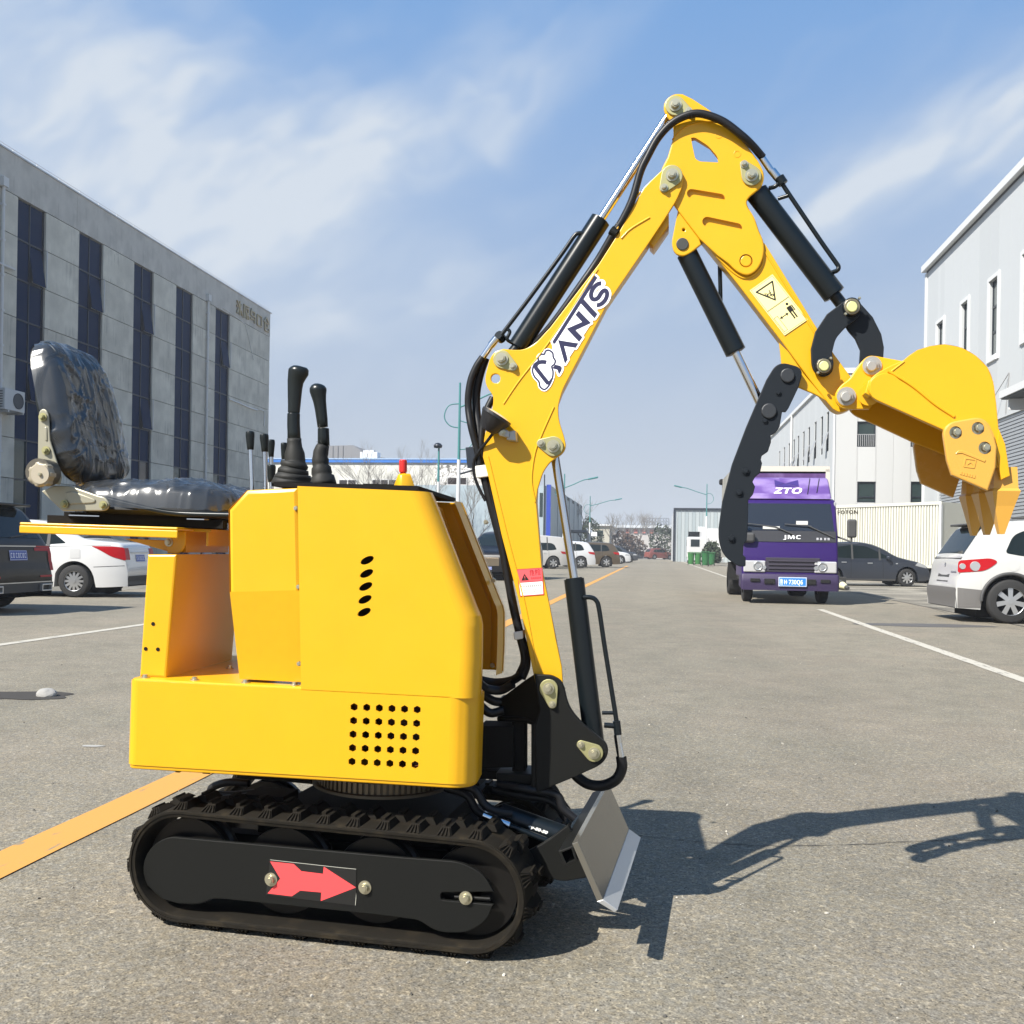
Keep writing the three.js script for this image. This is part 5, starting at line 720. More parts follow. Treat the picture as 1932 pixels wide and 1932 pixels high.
{ // the near metal-clad hall on the right
  const U = 12.2, [vE, top] = onSide(1750, 512, U), b = plot('metal_clad_hall', 'tall pale metal-clad hall at the right edge with slim windows and a ribbed shutter', 'building', U, vE);
  const add = (n, g, m, par = b.o) => mesh(n, clean(g), m, par);
  const ws = [[1769, 1781], [1814.5, 1827], [1866.6, 1883], [1929, 1950]].map(([a, c]) => [onSide(a, 600, U)[0], onSide(c, 600, U)[0]]).map(([a, c]) => [Math.min(a, c), Math.max(a, c)]);
  const yT = onSide(1883, 520, U)[1], yB = onSide(1883, 666, U)[1];
  add('wall', b(U + 0.25, U + 20, 0, top - 0.1, 4, vE), M_joint);
  add('end_wall', b(U, U + 20, 0, top - 0.05, vE, vE + 0.2), M_sheet);
  // sheets between and around the windows
  const cutsV = [4, ...ws.flat().sort((x, y) => x - y), vE], R = rng(9);
  const shutterV = onSide(1769, 900, U)[0], shTop = onSide(1885, 790, U)[1], list = [...cutsV]; list.push(shutterV); list.sort((x, y) => x - y);
  for (let k = 0; k + 1 < list.length; k++) {
    const a = list[k], c = list[k + 1], inWin = ws.some(([p, q]) => a >= p - 1e-6 && c <= q + 1e-6), low = c <= shutterV + 1e-6 ? shTop : 0;
    const n = Math.max(1, Math.round((c - a) / 1.05));
    for (let i = 0; i < n; i++) { const p = a + (c - a) * i / n + 0.004, q = a + (c - a) * (i + 1) / n - 0.004, m = R() < 0.5 ? M_sheet : M_sheet2; if (inWin) { add('wall_sheet', b(U, U + 0.2, low, yB, p, q), m); add('wall_sheet', b(U, U + 0.2, yT, top, p, q), m); } else add('wall_sheet', b(U, U + 0.2, low, top, p, q), m); }
  }
  for (const [p, q] of ws) {
    const w = add('window_frame', M(b(U - 0.05, U + 0.02, yB - 0.2, yT + 0.15, p - 0.16, p), b(U - 0.05, U + 0.02, yB - 0.2, yT + 0.15, q, q + 0.16), b(U - 0.08, U + 0.02, yB - 0.2, yB, p, q), b(U - 0.05, U + 0.02, yT, yT + 0.15, p, q)), M_trim);
    add('mullion', M(b(U + 0.10, U + 0.16, yB, yT, p, p + 0.06), b(U + 0.10, U + 0.16, yB, yT, q - 0.06, q), b(U + 0.10, U + 0.16, yB, yB + 0.06, p, q), b(U + 0.10, U + 0.16, yT - 0.06, yT, p, q), b(U + 0.10, U + 0.16, yB + (yT - yB) * 0.31, yB + (yT - yB) * 0.34, p, q), b(U + 0.10, U + 0.16, yB + (yT - yB) * 0.64, yB + (yT - yB) * 0.67, p, q)), M_frame, w);
    for (const [f, e, m] of [[0.02, 0.31, M_glass3], [0.34, 0.64, M_glass2], [0.67, 0.98, M_glass3]]) add('pane', b(U + 0.13, U + 0.145, yB + (yT - yB) * f, yB + (yT - yB) * e, p + 0.06, q - 0.06), m, w);
  }
  add('eaves_trim', b(U - 0.22, U + 0.3, top, top + 0.28, 4, vE + 0.25), M_trim);
  add('eaves_dark_strip', b(U - 0.04, U + 0.1, top - 0.07, top - 0.003, 4, vE), M_frame);  // solid dark strip just under the eaves trim
  add('corner_trim', b(U - 0.05, U + 0.2, 0, top - 0.08, vE + 0.002, vE + 0.24), M_trim);
  const slats = []; for (let y = 0.1; y < shTop - 0.05; y += 0.125) slats.push(b(U + 0.06, U + 0.12, y, y + 0.09, 4, shutterV - 0.1)); slats.push(b(U + 0.13, U + 0.2, 0, shTop, 4, shutterV - 0.1));
  add('ribbed_shutter', M(...slats), mat(0.34, 0.36, 0.38, 0.5, 0.3)).userData.kind = 'stuff';
  const [cv, cy] = onSide(1885, 739, U - 1.8);
  add('canopy', M(b(U - 1.8, U, cy - 0.22, cy, 4, cv), b(U - 1.6, U - 0.05, cy - 0.6, cy - 0.24, cv - 0.3, cv - 0.2)), M_trim);
  add('canopy_underside', b(U - 1.75, U - 0.02, cy - 0.26, cy - 0.222, 4.2, cv - 0.05), mat(0.06, 0.07, 0.075, 0.6));
  add('bracket_wire', M(rod(b.P(U - 0.02, onSide(1905, 703, U)[1], onSide(1905, 703, U)[0]), b.P(U - 0.5, cy, onSide(1880, 739, U)[0]), 0.02, 6), rod(b.P(U - 0.02, onSide(1905, 703, U)[1], onSide(1905, 703, U)[0]), b.P(U - 0.02, cy, onSide(1899, 738, U)[0]), 0.02, 6)), M_metal);
}
{ // the hall behind it
  const V = 50, u0 = onFront(1574, 900, V)[0], top = onFront(1610, 704, V)[1], b = plot('white_metal_hall', 'long white metal hall with dark square windows, behind the purple truck', 'building', u0, V);
  const add = (n, g, m, par = b.o) => mesh(n, clean(g), m, par), px = (x, y) => onFront(x, y, V), u1 = u0 + 30, vF = 128;
  const W = [[1617, 1652, 795, 843, 1], [1617, 1652, 908.5, 948, 0], [1718, 1753, 795, 843, 1], [1718, 1753, 908.5, 948, 0], [1820, 1855, 795, 843, 1]].map(([a, c, d, e, r]) => [px(a, e)[0], px(c, e)[0], px(a, e)[1], px(a, d)[1], r]);
  add('wall', b(u0 + 0.3, u1, 0, top - 0.1, V + 0.3, vF), M_joint);
  const M_w = mat(0.48, 0.485, 0.48, 0.5), M_w2 = mat(0.465, 0.47, 0.465, 0.5), R = rng(3);
  // front cladding in upright sheets, cut round the openings
  const us = [...new Set([u0, ...W.flatMap((w) => [w[0], w[1]]), u1])].sort((x, y) => x - y);
  for (let k = 0; k + 1 < us.length; k++) {
    const n = Math.max(1, Math.round((us[k + 1] - us[k]) / 1.0)), holes = W.filter((w) => us[k] >= w[0] - 1e-6 && us[k + 1] <= w[1] + 1e-6).map((w) => [w[2], w[3]]).sort((x, y) => x[0] - y[0]);
    for (let i = 0; i < n; i++) { const a = us[k] + (us[k + 1] - us[k]) * i / n + 0.004, c = us[k] + (us[k + 1] - us[k]) * (i + 1) / n - 0.004, m = R() < 0.5 ? M_w : M_w2; let y = 0; for (const [lo, hi] of holes) { add('wall_sheet', b(a, c, y, lo, V, V + 0.2), m); y = hi; } add('wall_sheet', b(a, c, y, top, V, V + 0.2), m); }
  }
  for (const [a, c, lo, hi, rail] of W) {
    const w = add('window_frame', M(b(a, a + 0.06, lo, hi, V + 0.06, V + 0.14), b(c - 0.06, c, lo, hi, V + 0.06, V + 0.14), b(a, c, lo, lo + 0.06, V + 0.06, V + 0.14), b(a, c, hi - 0.06, hi, V + 0.06, V + 0.14), b(a, c, lo + (hi - lo) * 0.24, lo + (hi - lo) * 0.24 + 0.05, V + 0.06, V + 0.14)), M_frame);
    add('pane', b(a + 0.06, c - 0.06, lo + (hi - lo) * 0.28, hi - 0.06, V + 0.11, V + 0.12), M_glass2, w); add('pane', b(a + 0.06, c - 0.06, lo + 0.06, lo + (hi - lo) * 0.24, V + 0.11, V + 0.12), M_glass2, w);
    if (rail) add('railing', M(...Array.from({ length: 9 }, (_, k) => b(a + 0.08 + k * (c - a - 0.16) / 8 - 0.012, a + 0.08 + k * (c - a - 0.16) / 8 + 0.012, lo + 0.04, lo + (hi - lo) * 0.48, V + 0.02, V + 0.05)), b(a + 0.02, c - 0.02, lo + (hi - lo) * 0.48, lo + (hi - lo) * 0.5, V + 0.015, V + 0.055)), M_metal, w);
  }
  add('parapet_trim', b(u0 - 0.1, u1, top, top + 0.25, V - 0.08, V + 0.3), M_trim);
  // side towards the road: narrow upright windows
  const sd = onSide(1562, 777, u0), sb = onSide(1562, 851, u0), xs = [1560, 1549, 1537, 1525, 1515, 1505, 1497, 1488, 1479, 1470].map((x) => onSide(x, 900, u0)[0]);
  const vs = [V + 0.2, ...xs.flatMap((v) => [v - 0.35, v + 0.35]), vF];
  for (let k = 0; k + 1 < vs.length; k++) { if (k % 2) { add('wall_sheet', b(u0, u0 + 0.2, 0, sb[1], vs[k], vs[k + 1]), M_sheet); add('wall_sheet', b(u0, u0 + 0.2, sd[1], top, vs[k], vs[k + 1]), M_sheet); } else add('wall_sheet', b(u0, u0 + 0.2, 0, top, vs[k] + 0.005, vs[k + 1] - 0.005), M_sheet2); }
  xs.forEach((v, k) => { const w = add('window_frame', M(b(u0 + 0.05, u0 + 0.12, sb[1], sd[1], v - 0.35, v - 0.29), b(u0 + 0.05, u0 + 0.12, sb[1], sd[1], v + 0.29, v + 0.35), b(u0 + 0.05, u0 + 0.12, (sb[1] + sd[1]) / 2 - 0.03, (sb[1] + sd[1]) / 2 + 0.03, v - 0.29, v + 0.29)), M_frame); add('pane', b(u0 + 0.09, u0 + 0.10, sb[1], sd[1], v - 0.29, v + 0.29), M_glass2, w); if (k % 3 !== 1) add('open_sash', box(0.02, 0.9, 0.5).rotateZ(-0.35).translate(-0.15, sb[1] + 0.55, -(v - V)), M_metal, w); });
  add('eaves_trim', b(u0 - 0.12, u0 + 0.3, top, top + 0.2, V + 0.3, vF), M_trim);
  { const [v] = onSide(1495, 900, u0); add('downpipe', rod(b.P(u0 - 0.1, 0, v), b.P(u0 - 0.1, top, v), 0.07, 10), M_pvc); }
  add('corner_trim', b(u0 - 0.06, u0 - 0.003, 0, top - 0.01, V - 0.05, V + 0.25), M_trim);
}
{ // white workshop with a blue fascia, across the background on the left
  const V = 95, px = (x, y) => onFront(x, y, V), u1 = px(925, 900)[0], u0 = u1 - 34, top = px(760, 866)[1], b = plot('white_workshop', 'low white workshop with a bright blue fascia and a stained patterned wall, left background', 'building', u1, V);
  const add = (n, g, m, par = b.o) => mesh(n, clean(g), m, par), M_w = mat(0.92, 0.91, 0.87, 0.8, 0, { map: plaster(90, 0.12) }), fy = px(760, 873)[1];
  add('wall', uvBox(b(u0, u1, 0, fy, V, V + 12)), M_w);
  add('fascia', b(u0 - 0.2, u1 + 0.2, fy, top - 0.07, V - 0.2, V + 0.1), mat(0.03, 0.16, 0.52, 0.4));
  add('roof_edge', b(u0 - 0.2, u1 + 0.2, top - 0.07, top + 0.05, V - 0.25, V + 12), mat(0.3, 0.42, 0.6, 0.5));
  const [p0, q0] = px(820, 1000), [p1, q1] = px(926, 878);
  const mottled = tex(1024, 1024, (x, y) => { const w = fbm(x * 9, y * 9, 4, 5, 9), e = Math.abs(fbm(x * 16 + w * 2, y * 16 + w * 2, 4, 15, 0) - 0.5), f = smooth(0.012, 0.075, e), n = fbm(x * 5, y * 5, 4, 25, 5); const v = (0.40 + 0.60 * f) * (0.66 + 0.6 * smooth(0.3, 0.6, n)); return [v * 236, v * 233, v * 225].map((c) => Math.min(255, c)); }, true, [1 / 6.4, 1 / 6.4]);
  add('patterned_wall', uvBox(b(p0, u1 + 0.02, 0, q1, V - 0.12, V - 0.01)), mat(0.72, 0.71, 0.69, 0.85, 0, { map: mottled }));
  const wnd = (x0, y0, x1, y1, dv, frame, cols) => {
    const [a, lo] = px(x0, y1), [c, hi] = px(x1, y0), w = add('window_frame', M(b(a - 0.08, a, lo, hi, V + dv - 0.05, V + dv), b(c, c + 0.08, lo, hi, V + dv - 0.05, V + dv), b(a - 0.08, c + 0.08, lo - 0.08, lo, V + dv - 0.05, V + dv), b(a - 0.08, c + 0.08, hi, hi + 0.08, V + dv - 0.05, V + dv), ...Array.from({ length: cols - 1 }, (_, k) => b(a + (c - a) * (k + 1) / cols - 0.05, a + (c - a) * (k + 1) / cols + 0.05, lo, hi, V + dv - 0.05, V + dv))), frame);
    for (let k = 0; k < cols; k++) add('pane', b(a + (c - a) * k / cols + 0.05, a + (c - a) * (k + 1) / cols - 0.05, lo, hi, V + dv - 0.02, V + dv - 0.015), M_paneWarm, w);
  };
  wnd(845, 918, 881, 938, -0.13, M_pvc, 2); wnd(845, 902, 881, 914, -0.13, M_pvc, 2); wnd(703, 906, 778, 921, -0.01, M_pvc, 5); wnd(640, 906, 672, 930, -0.01, M_pvc, 2);
  for (const [x, y, h] of [[939, 866, 0], [734, 866, 0]]) { const [u] = px(x, y); if (h) add('vent', b(u, u + 0.5, top, top + 0.4, V + 1, V + 1.5), M_metal); }
  const [ru, ry] = px(668, 866); add('roof_unit', M(b(ru, ru + 1.8, top, top + 0.9, V + 2, V + 3.2), b(ru + 0.3, ru + 1.4, top + 0.9, top + 1.1, V + 2.1, V + 3.1)), M_trim);
  add('aerial', M(b(px(597, 860)[0], px(597, 860)[0] + 0.06, top, top + 1.9, V + 0.6, V + 0.66), b(px(593, 860)[0], px(601, 860)[0], top + 1.75, top + 1.8, V + 0.6, V + 0.64), b(px(593, 860)[0], px(601, 860)[0], top + 1.1, top + 1.15, V + 0.6, V + 0.64)), M_frame);
}
{ // dark pitched roof behind the workshop
  const V = 118, px = (x, y) => onFront(x, y, V), P0 = [[618, 841], [666, 840], [695, 859], [724, 863.5], [724, 880], [618, 880]].map(([x, y]) => px(x, y)), u = P0[0][0], b = plot('grey_roofed_house', 'dark grey roof rising behind the blue fascia of the workshop', 'building', u, V);
  const sh = new THREE.Shape(P0.map(([a, y]) => new THREE.Vector2(a - u, y)));
  mesh('roof', clean(new THREE.ExtrudeGeometry(sh, { depth: 8, bevelEnabled: false }).translate(0, 0, -8)), mat(0.2, 0.2, 0.205, 0.8), b.o);
  mesh('wall', clean(b(u + 0.3, u + (P0[3][0] - u) - 0.3, 0, P0[4][1], V + 0.3, V + 7)), mat(0.4, 0.4, 0.4, 0.8), b.o);
  mesh('roof_seam', clean(M(...[0.2, 0.4, 0.6].map((k) => b(u + (P0[1][0] - u) * k, u + (P0[1][0] - u) * k + 0.08, P0[4][1], P0[0][1], V - 0.06, V + 0.0)))), mat(0.16, 0.16, 0.165, 0.8), b.o);
}
{ // blue-grey metal hall beyond the boom
  const V = 88, px = (x, y) => onFront(x, y, V), [uc, top] = px(1039.6, 916.5), b = plot('blue_striped_hall', 'grey metal hall with an upright blue stripe, seen just right of the boom', 'building', uc, V);
  const add = (n, g, m) => mesh(n, clean(g), m, b.o), su = px(1031, 950)[0];
  add('front_wall', b(uc - 14, su, 0, top, V, V + 0.3), mat(0.33, 0.40, 0.44, 0.5)); add('blue_stripe', b(su, uc, 0, top + 0.1, V - 0.05, V + 0.3), mat(0.02, 0.05, 0.34, 0.4));
  for (let k = 0; k < 12; k++) add('side_sheet', b(uc - 0.3, uc - 0.05 * (k % 2), 0, top - 0.3 * 0, V + 0.31 + k * 3.2, V + 0.28 + (k + 1) * 3.2), k % 2 ? mat(0.22, 0.27, 0.29, 0.5) : mat(0.24, 0.29, 0.31, 0.5));
  add('roof', b(uc - 14, uc - 0.05, top - 0.4, top - 0.05, V + 0.32, V + 38), M_joint); add('gutter_pipe', b(px(1027, 950)[0] - 0.05, px(1027, 950)[0] + 0.05, 0, top + 1, V - 0.15, V - 0.05), M_frame); add('window', b(px(1018, 950)[0], px(1024, 950)[0], px(1020, 975)[1], px(1020, 930)[1], V - 0.03, V - 0.004), M_glass2);
}
{ // grey ribbed shed on the right, far down the road
  const V = 118, px = (x, y) => onFront(x, y, V), [u0] = px(1272, 1000), [u1] = px(1430, 1000), top = px(1300, 963)[1], b = plot('ribbed_grey_shed', 'pale grey ribbed shed with black edge trim, far right of the road', 'building', u0, V);
  const add = (n, g, m) => mesh(n, clean(g), m, b.o), d = px(1299, 1003), e = px(1309, 1016), R = rng(2);
  for (let u = u0; u < u1; u += 0.42) { const inDoor = u > d[0] - 0.2 && u < px(1352, 1000)[0]; add('rib_sheet', b(u, Math.min(u1, u + 0.39), inDoor ? d[1] : 0, top, V, V + 0.14 + 0.05 * (Math.round((u - u0) / 0.42) % 2)), (Math.round((u - u0) / 0.42) % 2) ? mat(0.30, 0.345, 0.36, 0.5) : mat(0.36, 0.40, 0.41, 0.5)); }
  add('wall', b(u0 + 0.1, u1, 0, top - 0.1, V + 2.2, V + 20), M_joint); add('side_wall', b(u0, u0 + 0.1, 0, top, V + 0.2, V + 20), mat(0.5, 0.52, 0.53, 0.5));
  add('black_trim', M(b(u0 - 0.1, u1, top, top + 0.28, V - 0.15, V + 0.2), b(u0 - 0.12, u0 + 0.1, 0, top, V - 0.15, V - 0.01)), M_frame);
}
{ // low white works at the end of the road, with a sign frame on its roof
  const V = 215, px = (x, y) => onFront(x, y, V), [u0] = px(1148, 1000), [u1] = px(1268, 1000), top = px(1200, 991)[1], b = plot('low_white_works', 'long low white works with red signs across the end of the road', 'building', u0, V);
  const add = (n, g, m) => mesh(n, clean(g), m, b.o);
  add('wall', b(u0, u1, 0, px(1200, 996)[1], V, V + 20), mat(0.42, 0.40, 0.38, 0.8)); add('roof', b(u0 - 1, u1 + 1, px(1200, 996)[1], top, V - 1, V + 21), mat(0.5, 0.53, 0.56, 0.5));
  for (let k = 0; k < 4; k++) add('red_sign', b(px(1181 + k * 15, 1000)[0], px(1188 + k * 15, 1000)[0], px(1200, 1006)[1], px(1200, 999)[1], V - 0.3, V - 0.1), mat(0.42, 0.13, 0.10, 0.6));
  const g = []; const G = (x0, y0, x1, y1) => g.push(rod(b.P(px(x0, y0)[0], px(x0, y0)[1], V + 3), b.P(px(x1, y1)[0], px(x1, y1)[1], V + 3), 0.13, 5));
  for (const y of [977, 983, 989]) G(1215, y, 1262, y); for (let x = 1215; x <= 1262; x += 5.2) G(x, 977, x, 992); for (const [x, y] of [[1219, 979], [1230, 980], [1241, 979], [1252, 980]]) { G(x, y, x + 6, y + 8); G(x + 6, y, x, y + 8); }
  add('roof_sign_frame', M(...g), mat(0.2, 0.22, 0.25, 0.6));
}
{ // small beige block and carport on the left of the far road
  const V = 150, px = (x, y) => onFront(x, y, V), [u0] = px(1118, 1000), [u1] = px(1150, 1000), top = px(1130, 992)[1], b = plot('beige_gatehouse', 'small beige flat-roofed block at the far left of the road', 'building', u1, V);
  mesh('wall', clean(b(u0, u1, 0, top, V, V + 9)), mat(0.42, 0.40, 0.33, 0.8), b.o); mesh('roof', clean(b(u0 - 0.4, u1 + 0.4, top, top + 0.25, V - 0.4, V + 9.4)), M_trim, b.o); mesh('window', clean(M(b(u0 + 0.6, u0 + 1.6, top - 1.6, top - 0.7, V - 0.06, V - 0.01))), M_glass2, b.o);
  const c = plot('carport', 'long dark carport roof over the cars parked on the left', 'carport', onFront(1108, 1000, 100)[0], 100), cu = onFront(1108, 1000, 100)[0], cy = onFront(1080, 1004, 100)[1];
  mesh('roof', clean(c(cu - 22, cu, cy, cy + 0.22, 100, 106)), mat(0.13, 0.135, 0.14, 0.6), c.o); for (let k = 0; k < 5; k++) mesh('post', clean(c(cu - 0.4 - k * 5, cu - 0.2 - k * 5, 0, cy, 105, 105.2)), M_metal, c.o);
}
{ // boundary wall that closes the road
  const V = 165, px = (x, y) => onFront(x, y, V), [u0] = px(1165, 1000), [u1] = px(1300, 1000), b = plot('boundary_wall', 'low pale boundary wall that closes the far end of the road', 'wall', u0, V);
  for (let u = u0, k = 0; u < u1; u += 3.2, k++) { mesh('wall_panel', clean(b(u, u + 3.0, 0, 1.15, V, V + 0.2)), mat(0.40 - 0.02 * (k % 3), 0.37 - 0.02 * (k % 3), 0.33 - 0.015 * (k % 3), 0.9), b.o); mesh('pier', clean(b(u - 0.2, u, 0, 1.4, V - 0.05, V + 0.25)), mat(0.4, 0.38, 0.36, 0.9), b.o); }
}
// ---------- vehicles ----------
const M_tyre = mat(0.018, 0.018, 0.018, 0.8), M_rim = mat(0.55, 0.56, 0.57, 0.3, 0.8), M_plastic = mat(0.055, 0.055, 0.055, 0.6), M_cglass = pmat(0.010, 0.016, 0.018, 0.05, 0, { ior: 1.28 }), M_red = pmat(0.36, 0.006, 0.010, 0.3, 0, { specularIntensity: 0.5 }), M_lamp = pmat(0.42, 0.43, 0.44, 0.2, 0.3), M_under = mat(0.008, 0.008, 0.008, 0.9);
const carPaint = (r, g, b, metal = 0) => pmat(r, g, b, 0.42, metal, { clearcoat: 1, clearcoatRoughness: 0.06 });
const plateMap = print(256, 80, (x) => { x.fillStyle = '#2a49a8'; x.fillRect(0, 0, 256, 80); x.strokeStyle = '#dfe6f4'; x.lineWidth = 4; x.strokeRect(5, 5, 246, 70); x.fillStyle = '#dfe6f4'; for (let k = 0; k < 7; k++) { x.fillRect(18 + k * 32 + (k > 1 ? 8 : 0), 20, 20, 8); x.fillRect(18 + k * 32 + (k > 1 ? 8 : 0), 20, 7, 40); x.fillRect(18 + k * 32 + (k > 1 ? 8 : 0), 52, 20, 8); if (k % 2) x.fillRect(31 + k * 32 + (k > 1 ? 8 : 0), 20, 7, 40); } });
const M_plate = mat(0.8, 0.8, 0.8, 0.4, 0, { map: plateMap });
function fineShape(pts, max = 0.16) { // a flat outline cut into small triangles, so that it can follow a curved flank
  const g = new THREE.ShapeGeometry(new THREE.Shape(pts.map((p) => new THREE.Vector2(p[0], p[1])))).toNonIndexed(), s = g.attributes.position, out = [];
  const cut = (a, b, c, n) => { const l = [[a, b, c], [b, c, a], [c, a, b]].map((t) => [Math.hypot(t[0][0] - t[1][0], t[0][1] - t[1][1]), t]).sort((x, y) => y[0] - x[0])[0]; if (l[0] < max || n > 9) { out.push(...a, 0, ...b, 0, ...c, 0); return; } const [p, q, r] = l[1], m = [(p[0] + q[0]) / 2, (p[1] + q[1]) / 2]; cut(p, m, r, n + 1); cut(m, q, r, n + 1); };
  for (let i = 0; i < s.count; i += 3) cut([s.getX(i), s.getY(i)], [s.getX(i + 1), s.getY(i + 1)], [s.getX(i + 2), s.getY(i + 2)], 0);
  const f = new THREE.BufferGeometry(); f.setAttribute('position', new THREE.Float32BufferAttribute(out, 3)); return f;
}
// a car body from its side outline: x runs forward from the tail, y up, z to its right
function makeCar(name, label, pos, yaw, c, group) {
  const t = thing(name, label, 'car', pos, yaw, group), { L, W, H } = c, yb = c.yb ?? 0.2, rw = c.rw ?? 0.33;
  const add = (n, g, m, par = t, lab) => { const o = mesh(n, clean(g), m, par); if (lab) o.userData.label = lab; return o; };
  const curve = new THREE.CatmullRomCurve3(c.top.map(([x, y]) => V3(x, y, 0)), false, 'centripetal'), N = c.far ? 60 : 150, prof = curve.getSpacedPoints(N);
  const lerp = (tab, x) => { for (let i = 1; i < tab.length; i++) if (x <= tab[i][0]) { const [a, p] = tab[i - 1], [b, q] = tab[i]; return p + (q - p) * Math.max(0, (x - a) / (b - a)); } return tab[tab.length - 1][1]; };
  const belt = (x) => lerp(c.belt, x), hw = (x) => { const e = Math.abs(x - L / 2) / (L / 2); return W / 2 * (1 - (c.taper ?? 0.17) * Math.pow(e, c.tp ?? 7) - 0.02 * e * e); };
  const bottom = (x) => { let y = yb + 0.05 * smooth(L - 0.4, L, x) + 0.02 * smooth(0.5, 0, x); for (const wx of c.wheels) { const d = Math.abs(x - wx), R = rw + 0.075; if (d < R) y = Math.max(y, rw + Math.sqrt(R * R - d * d)); } return y; };
  const zAt = (x, y) => { const bl = belt(x), k = y <= bl ? 0.955 + 0.045 * Math.sin(Math.PI * Math.min(1, Math.max(0, (y - yb) / (bl - yb))) * 0.78 + 0.25) : 0.972 - (c.tumble ?? 0.26) * (y - bl); return hw(x) * k; };
  const topAt = (x) => { let y = yb; for (const p of prof) if (p.x <= x + 1e-6) y = p.y; return y; };
  const ringOf = (p) => {
    const y0 = Math.min(bottom(p.x), p.y - 0.02), top = p.y, sh = Math.min(0.075, (top - y0) * 0.4), r = [[0, y0]]; const n = 14;
    for (let k = 0; k <= n; k++) { const y = y0 + (top - sh - y0) * k / n; r.push([zAt(p.x, y), y]); }
    const ze = zAt(p.x, top - sh); for (const [a, bq] of [[0.985, 0.45], [0.94, 0.75], [0.86, 0.92], [0.7, 1.0], [0.4, 1.09], [0, 1.12]]) r.push([ze * a, top - sh + sh * bq]);
    return r;
  };
  const rings = prof.map(ringOf), nr = rings[0].length;
  const half = (s) => gridGeo(nr - 1, N, (u, v) => { const i = Math.round(v * N), q = rings[i][Math.round(u * (nr - 1))]; return V3(prof[i].x, q[1], s * q[0]); });
  add('body', soft(M(half(1), half(-1)), 0.65), c.paint);
  add('underbody', M(box(L * 0.86, 0.3, W * 0.72, L / 2, yb + 0.2, 0), ...c.wheels.map((x) => box(rw * 2.3, rw * 1.9, W * 0.6, x, rw + 0.06, 0))), M_under);
  // patches that lie just proud of the body: on the flanks by (x, y), across the profile by outline position
  const flank = (n, pts, m, lift = 0.004, sides = [1, -1], par = t) => sides.forEach((s) => { const g = fineShape(rnd(pts)), a = g.attributes.position; for (let i = 0; i < a.count; i++) a.setZ(i, s * (zAt(a.getX(i), a.getY(i)) + lift)); g.computeVertexNormals(); add(n, g, m, par); });
  const across = (n, x0, x1, half, m, lift = 0.006, inset = 0, par = t, zc = 0) => { // along the centre outline from x0 to x1 (by arc position when steep)
    const seg = prof.filter((p) => p.x >= Math.min(x0, x1) - 1e-6 && p.x <= Math.max(x0, x1) + 1e-6 && p.y > (inset || 0)); if (seg.length < 3) return null;
    return add(n, gridGeo(16, seg.length - 1, (u, v) => { const i = Math.round(v * (seg.length - 1)), p = seg[i], q = seg[Math.min(seg.length - 1, i + 1)].clone().sub(seg[Math.max(0, i - 1)]).normalize(), zz = (u * 2 - 1), sh = Math.min(0.075, (p.y - bottom(p.x)) * 0.4), ze = zAt(p.x, p.y - sh) * half, A = Math.abs(zz) * half; const yy = p.y - sh + sh * (A > 0.7 ? 1 - 0.08 * (A - 0.7) / 0.16 : A > 0.4 ? 1.0 + 0.09 * (0.7 - A) / 0.3 : 1.09 + 0.03 * (0.4 - A) / 0.4); return V3(p.x - q.y * lift, yy + q.x * lift, ze * zz); }), m, par);
  };
  const tail = (y) => { let bx = 0; for (const p of prof) { if (p.y >= y) { bx = p.x; break; } } return bx; };   // x of the rear face at height y
  const rear = (n, y0, y1, z0, z1, m, lift = 0.008, par = t) => add(n, gridGeo(6, 6, (u, v) => { const y = y0 + (y1 - y0) * v, z = z0 + (z1 - z0) * u; return V3(tail(y) - lift, y, z); }), m, par);
  flank('side_window', c.win, M_cglass, 0.004);
  for (const x of c.pillars ?? []) flank('window_pillar', [[x - 0.035, belt(x) + 0.015], [x + 0.035, belt(x) + 0.015], [x + 0.03, topAt(x) - 0.09], [x - 0.03, topAt(x) - 0.09]], M_plastic, 0.008);
  if (c.screen) across('windscreen', c.screen[0], c.screen[1], 0.84, M_cglass, 0.006, c.screen[2]);
  if (c.rearGlass) across('rear_window', c.rearGlass[0], c.rearGlass[1], 0.84, M_cglass, 0.006, c.rearGlass[2]);
  // wheels
  for (const wx of c.wheels) for (const s of [1, -1]) {
    const z = s * (W / 2 - 0.105), tw = 0.1, w = add('wheel', new THREE.LatheGeometry([[rw * 0.62, -tw], [rw * 0.9, -tw], [rw * 0.985, -tw * 0.7], [rw, -tw * 0.3], [rw, tw * 0.3], [rw * 0.985, tw * 0.7], [rw * 0.9, tw], [rw * 0.62, tw]].map((p) => new THREE.Vector2(...p)), 36).rotateX(Math.PI / 2).translate(wx, rw, z), M_tyre);
    const R = rw * (c.rimR ?? 0.66), sp = [], n = c.spokes ?? 7, zo = z + s * tw * 0.75;
    for (let k = 0; k < n; k++) { const g = new THREE.BufferGeometry(), wI = R * 0.14, wO = R * (c.spokeW ?? 0.22); g.setAttribute('position', new THREE.Float32BufferAttribute([-wI, 0.1 * R, s * 0.012, wI, 0.1 * R, s * 0.012, wO, R * 0.95, s * 0.004, -wO, R * 0.95, s * 0.004], 3)); g.setIndex([0, 1, 2, 0, 2, 3]); const f = g.toNonIndexed(); f.computeVertexNormals(); sp.push(f.rotateZ(k / n * 2 * Math.PI).translate(wx, rw, zo)); }
    sp.push(new THREE.CylinderGeometry(R * 0.2, R * 0.2, 0.02, 16).rotateX(Math.PI / 2).translate(wx, rw, zo + s * 0.008), new THREE.TorusGeometry(R * 0.97, R * 0.05, 8, 36).translate(wx, rw, zo));
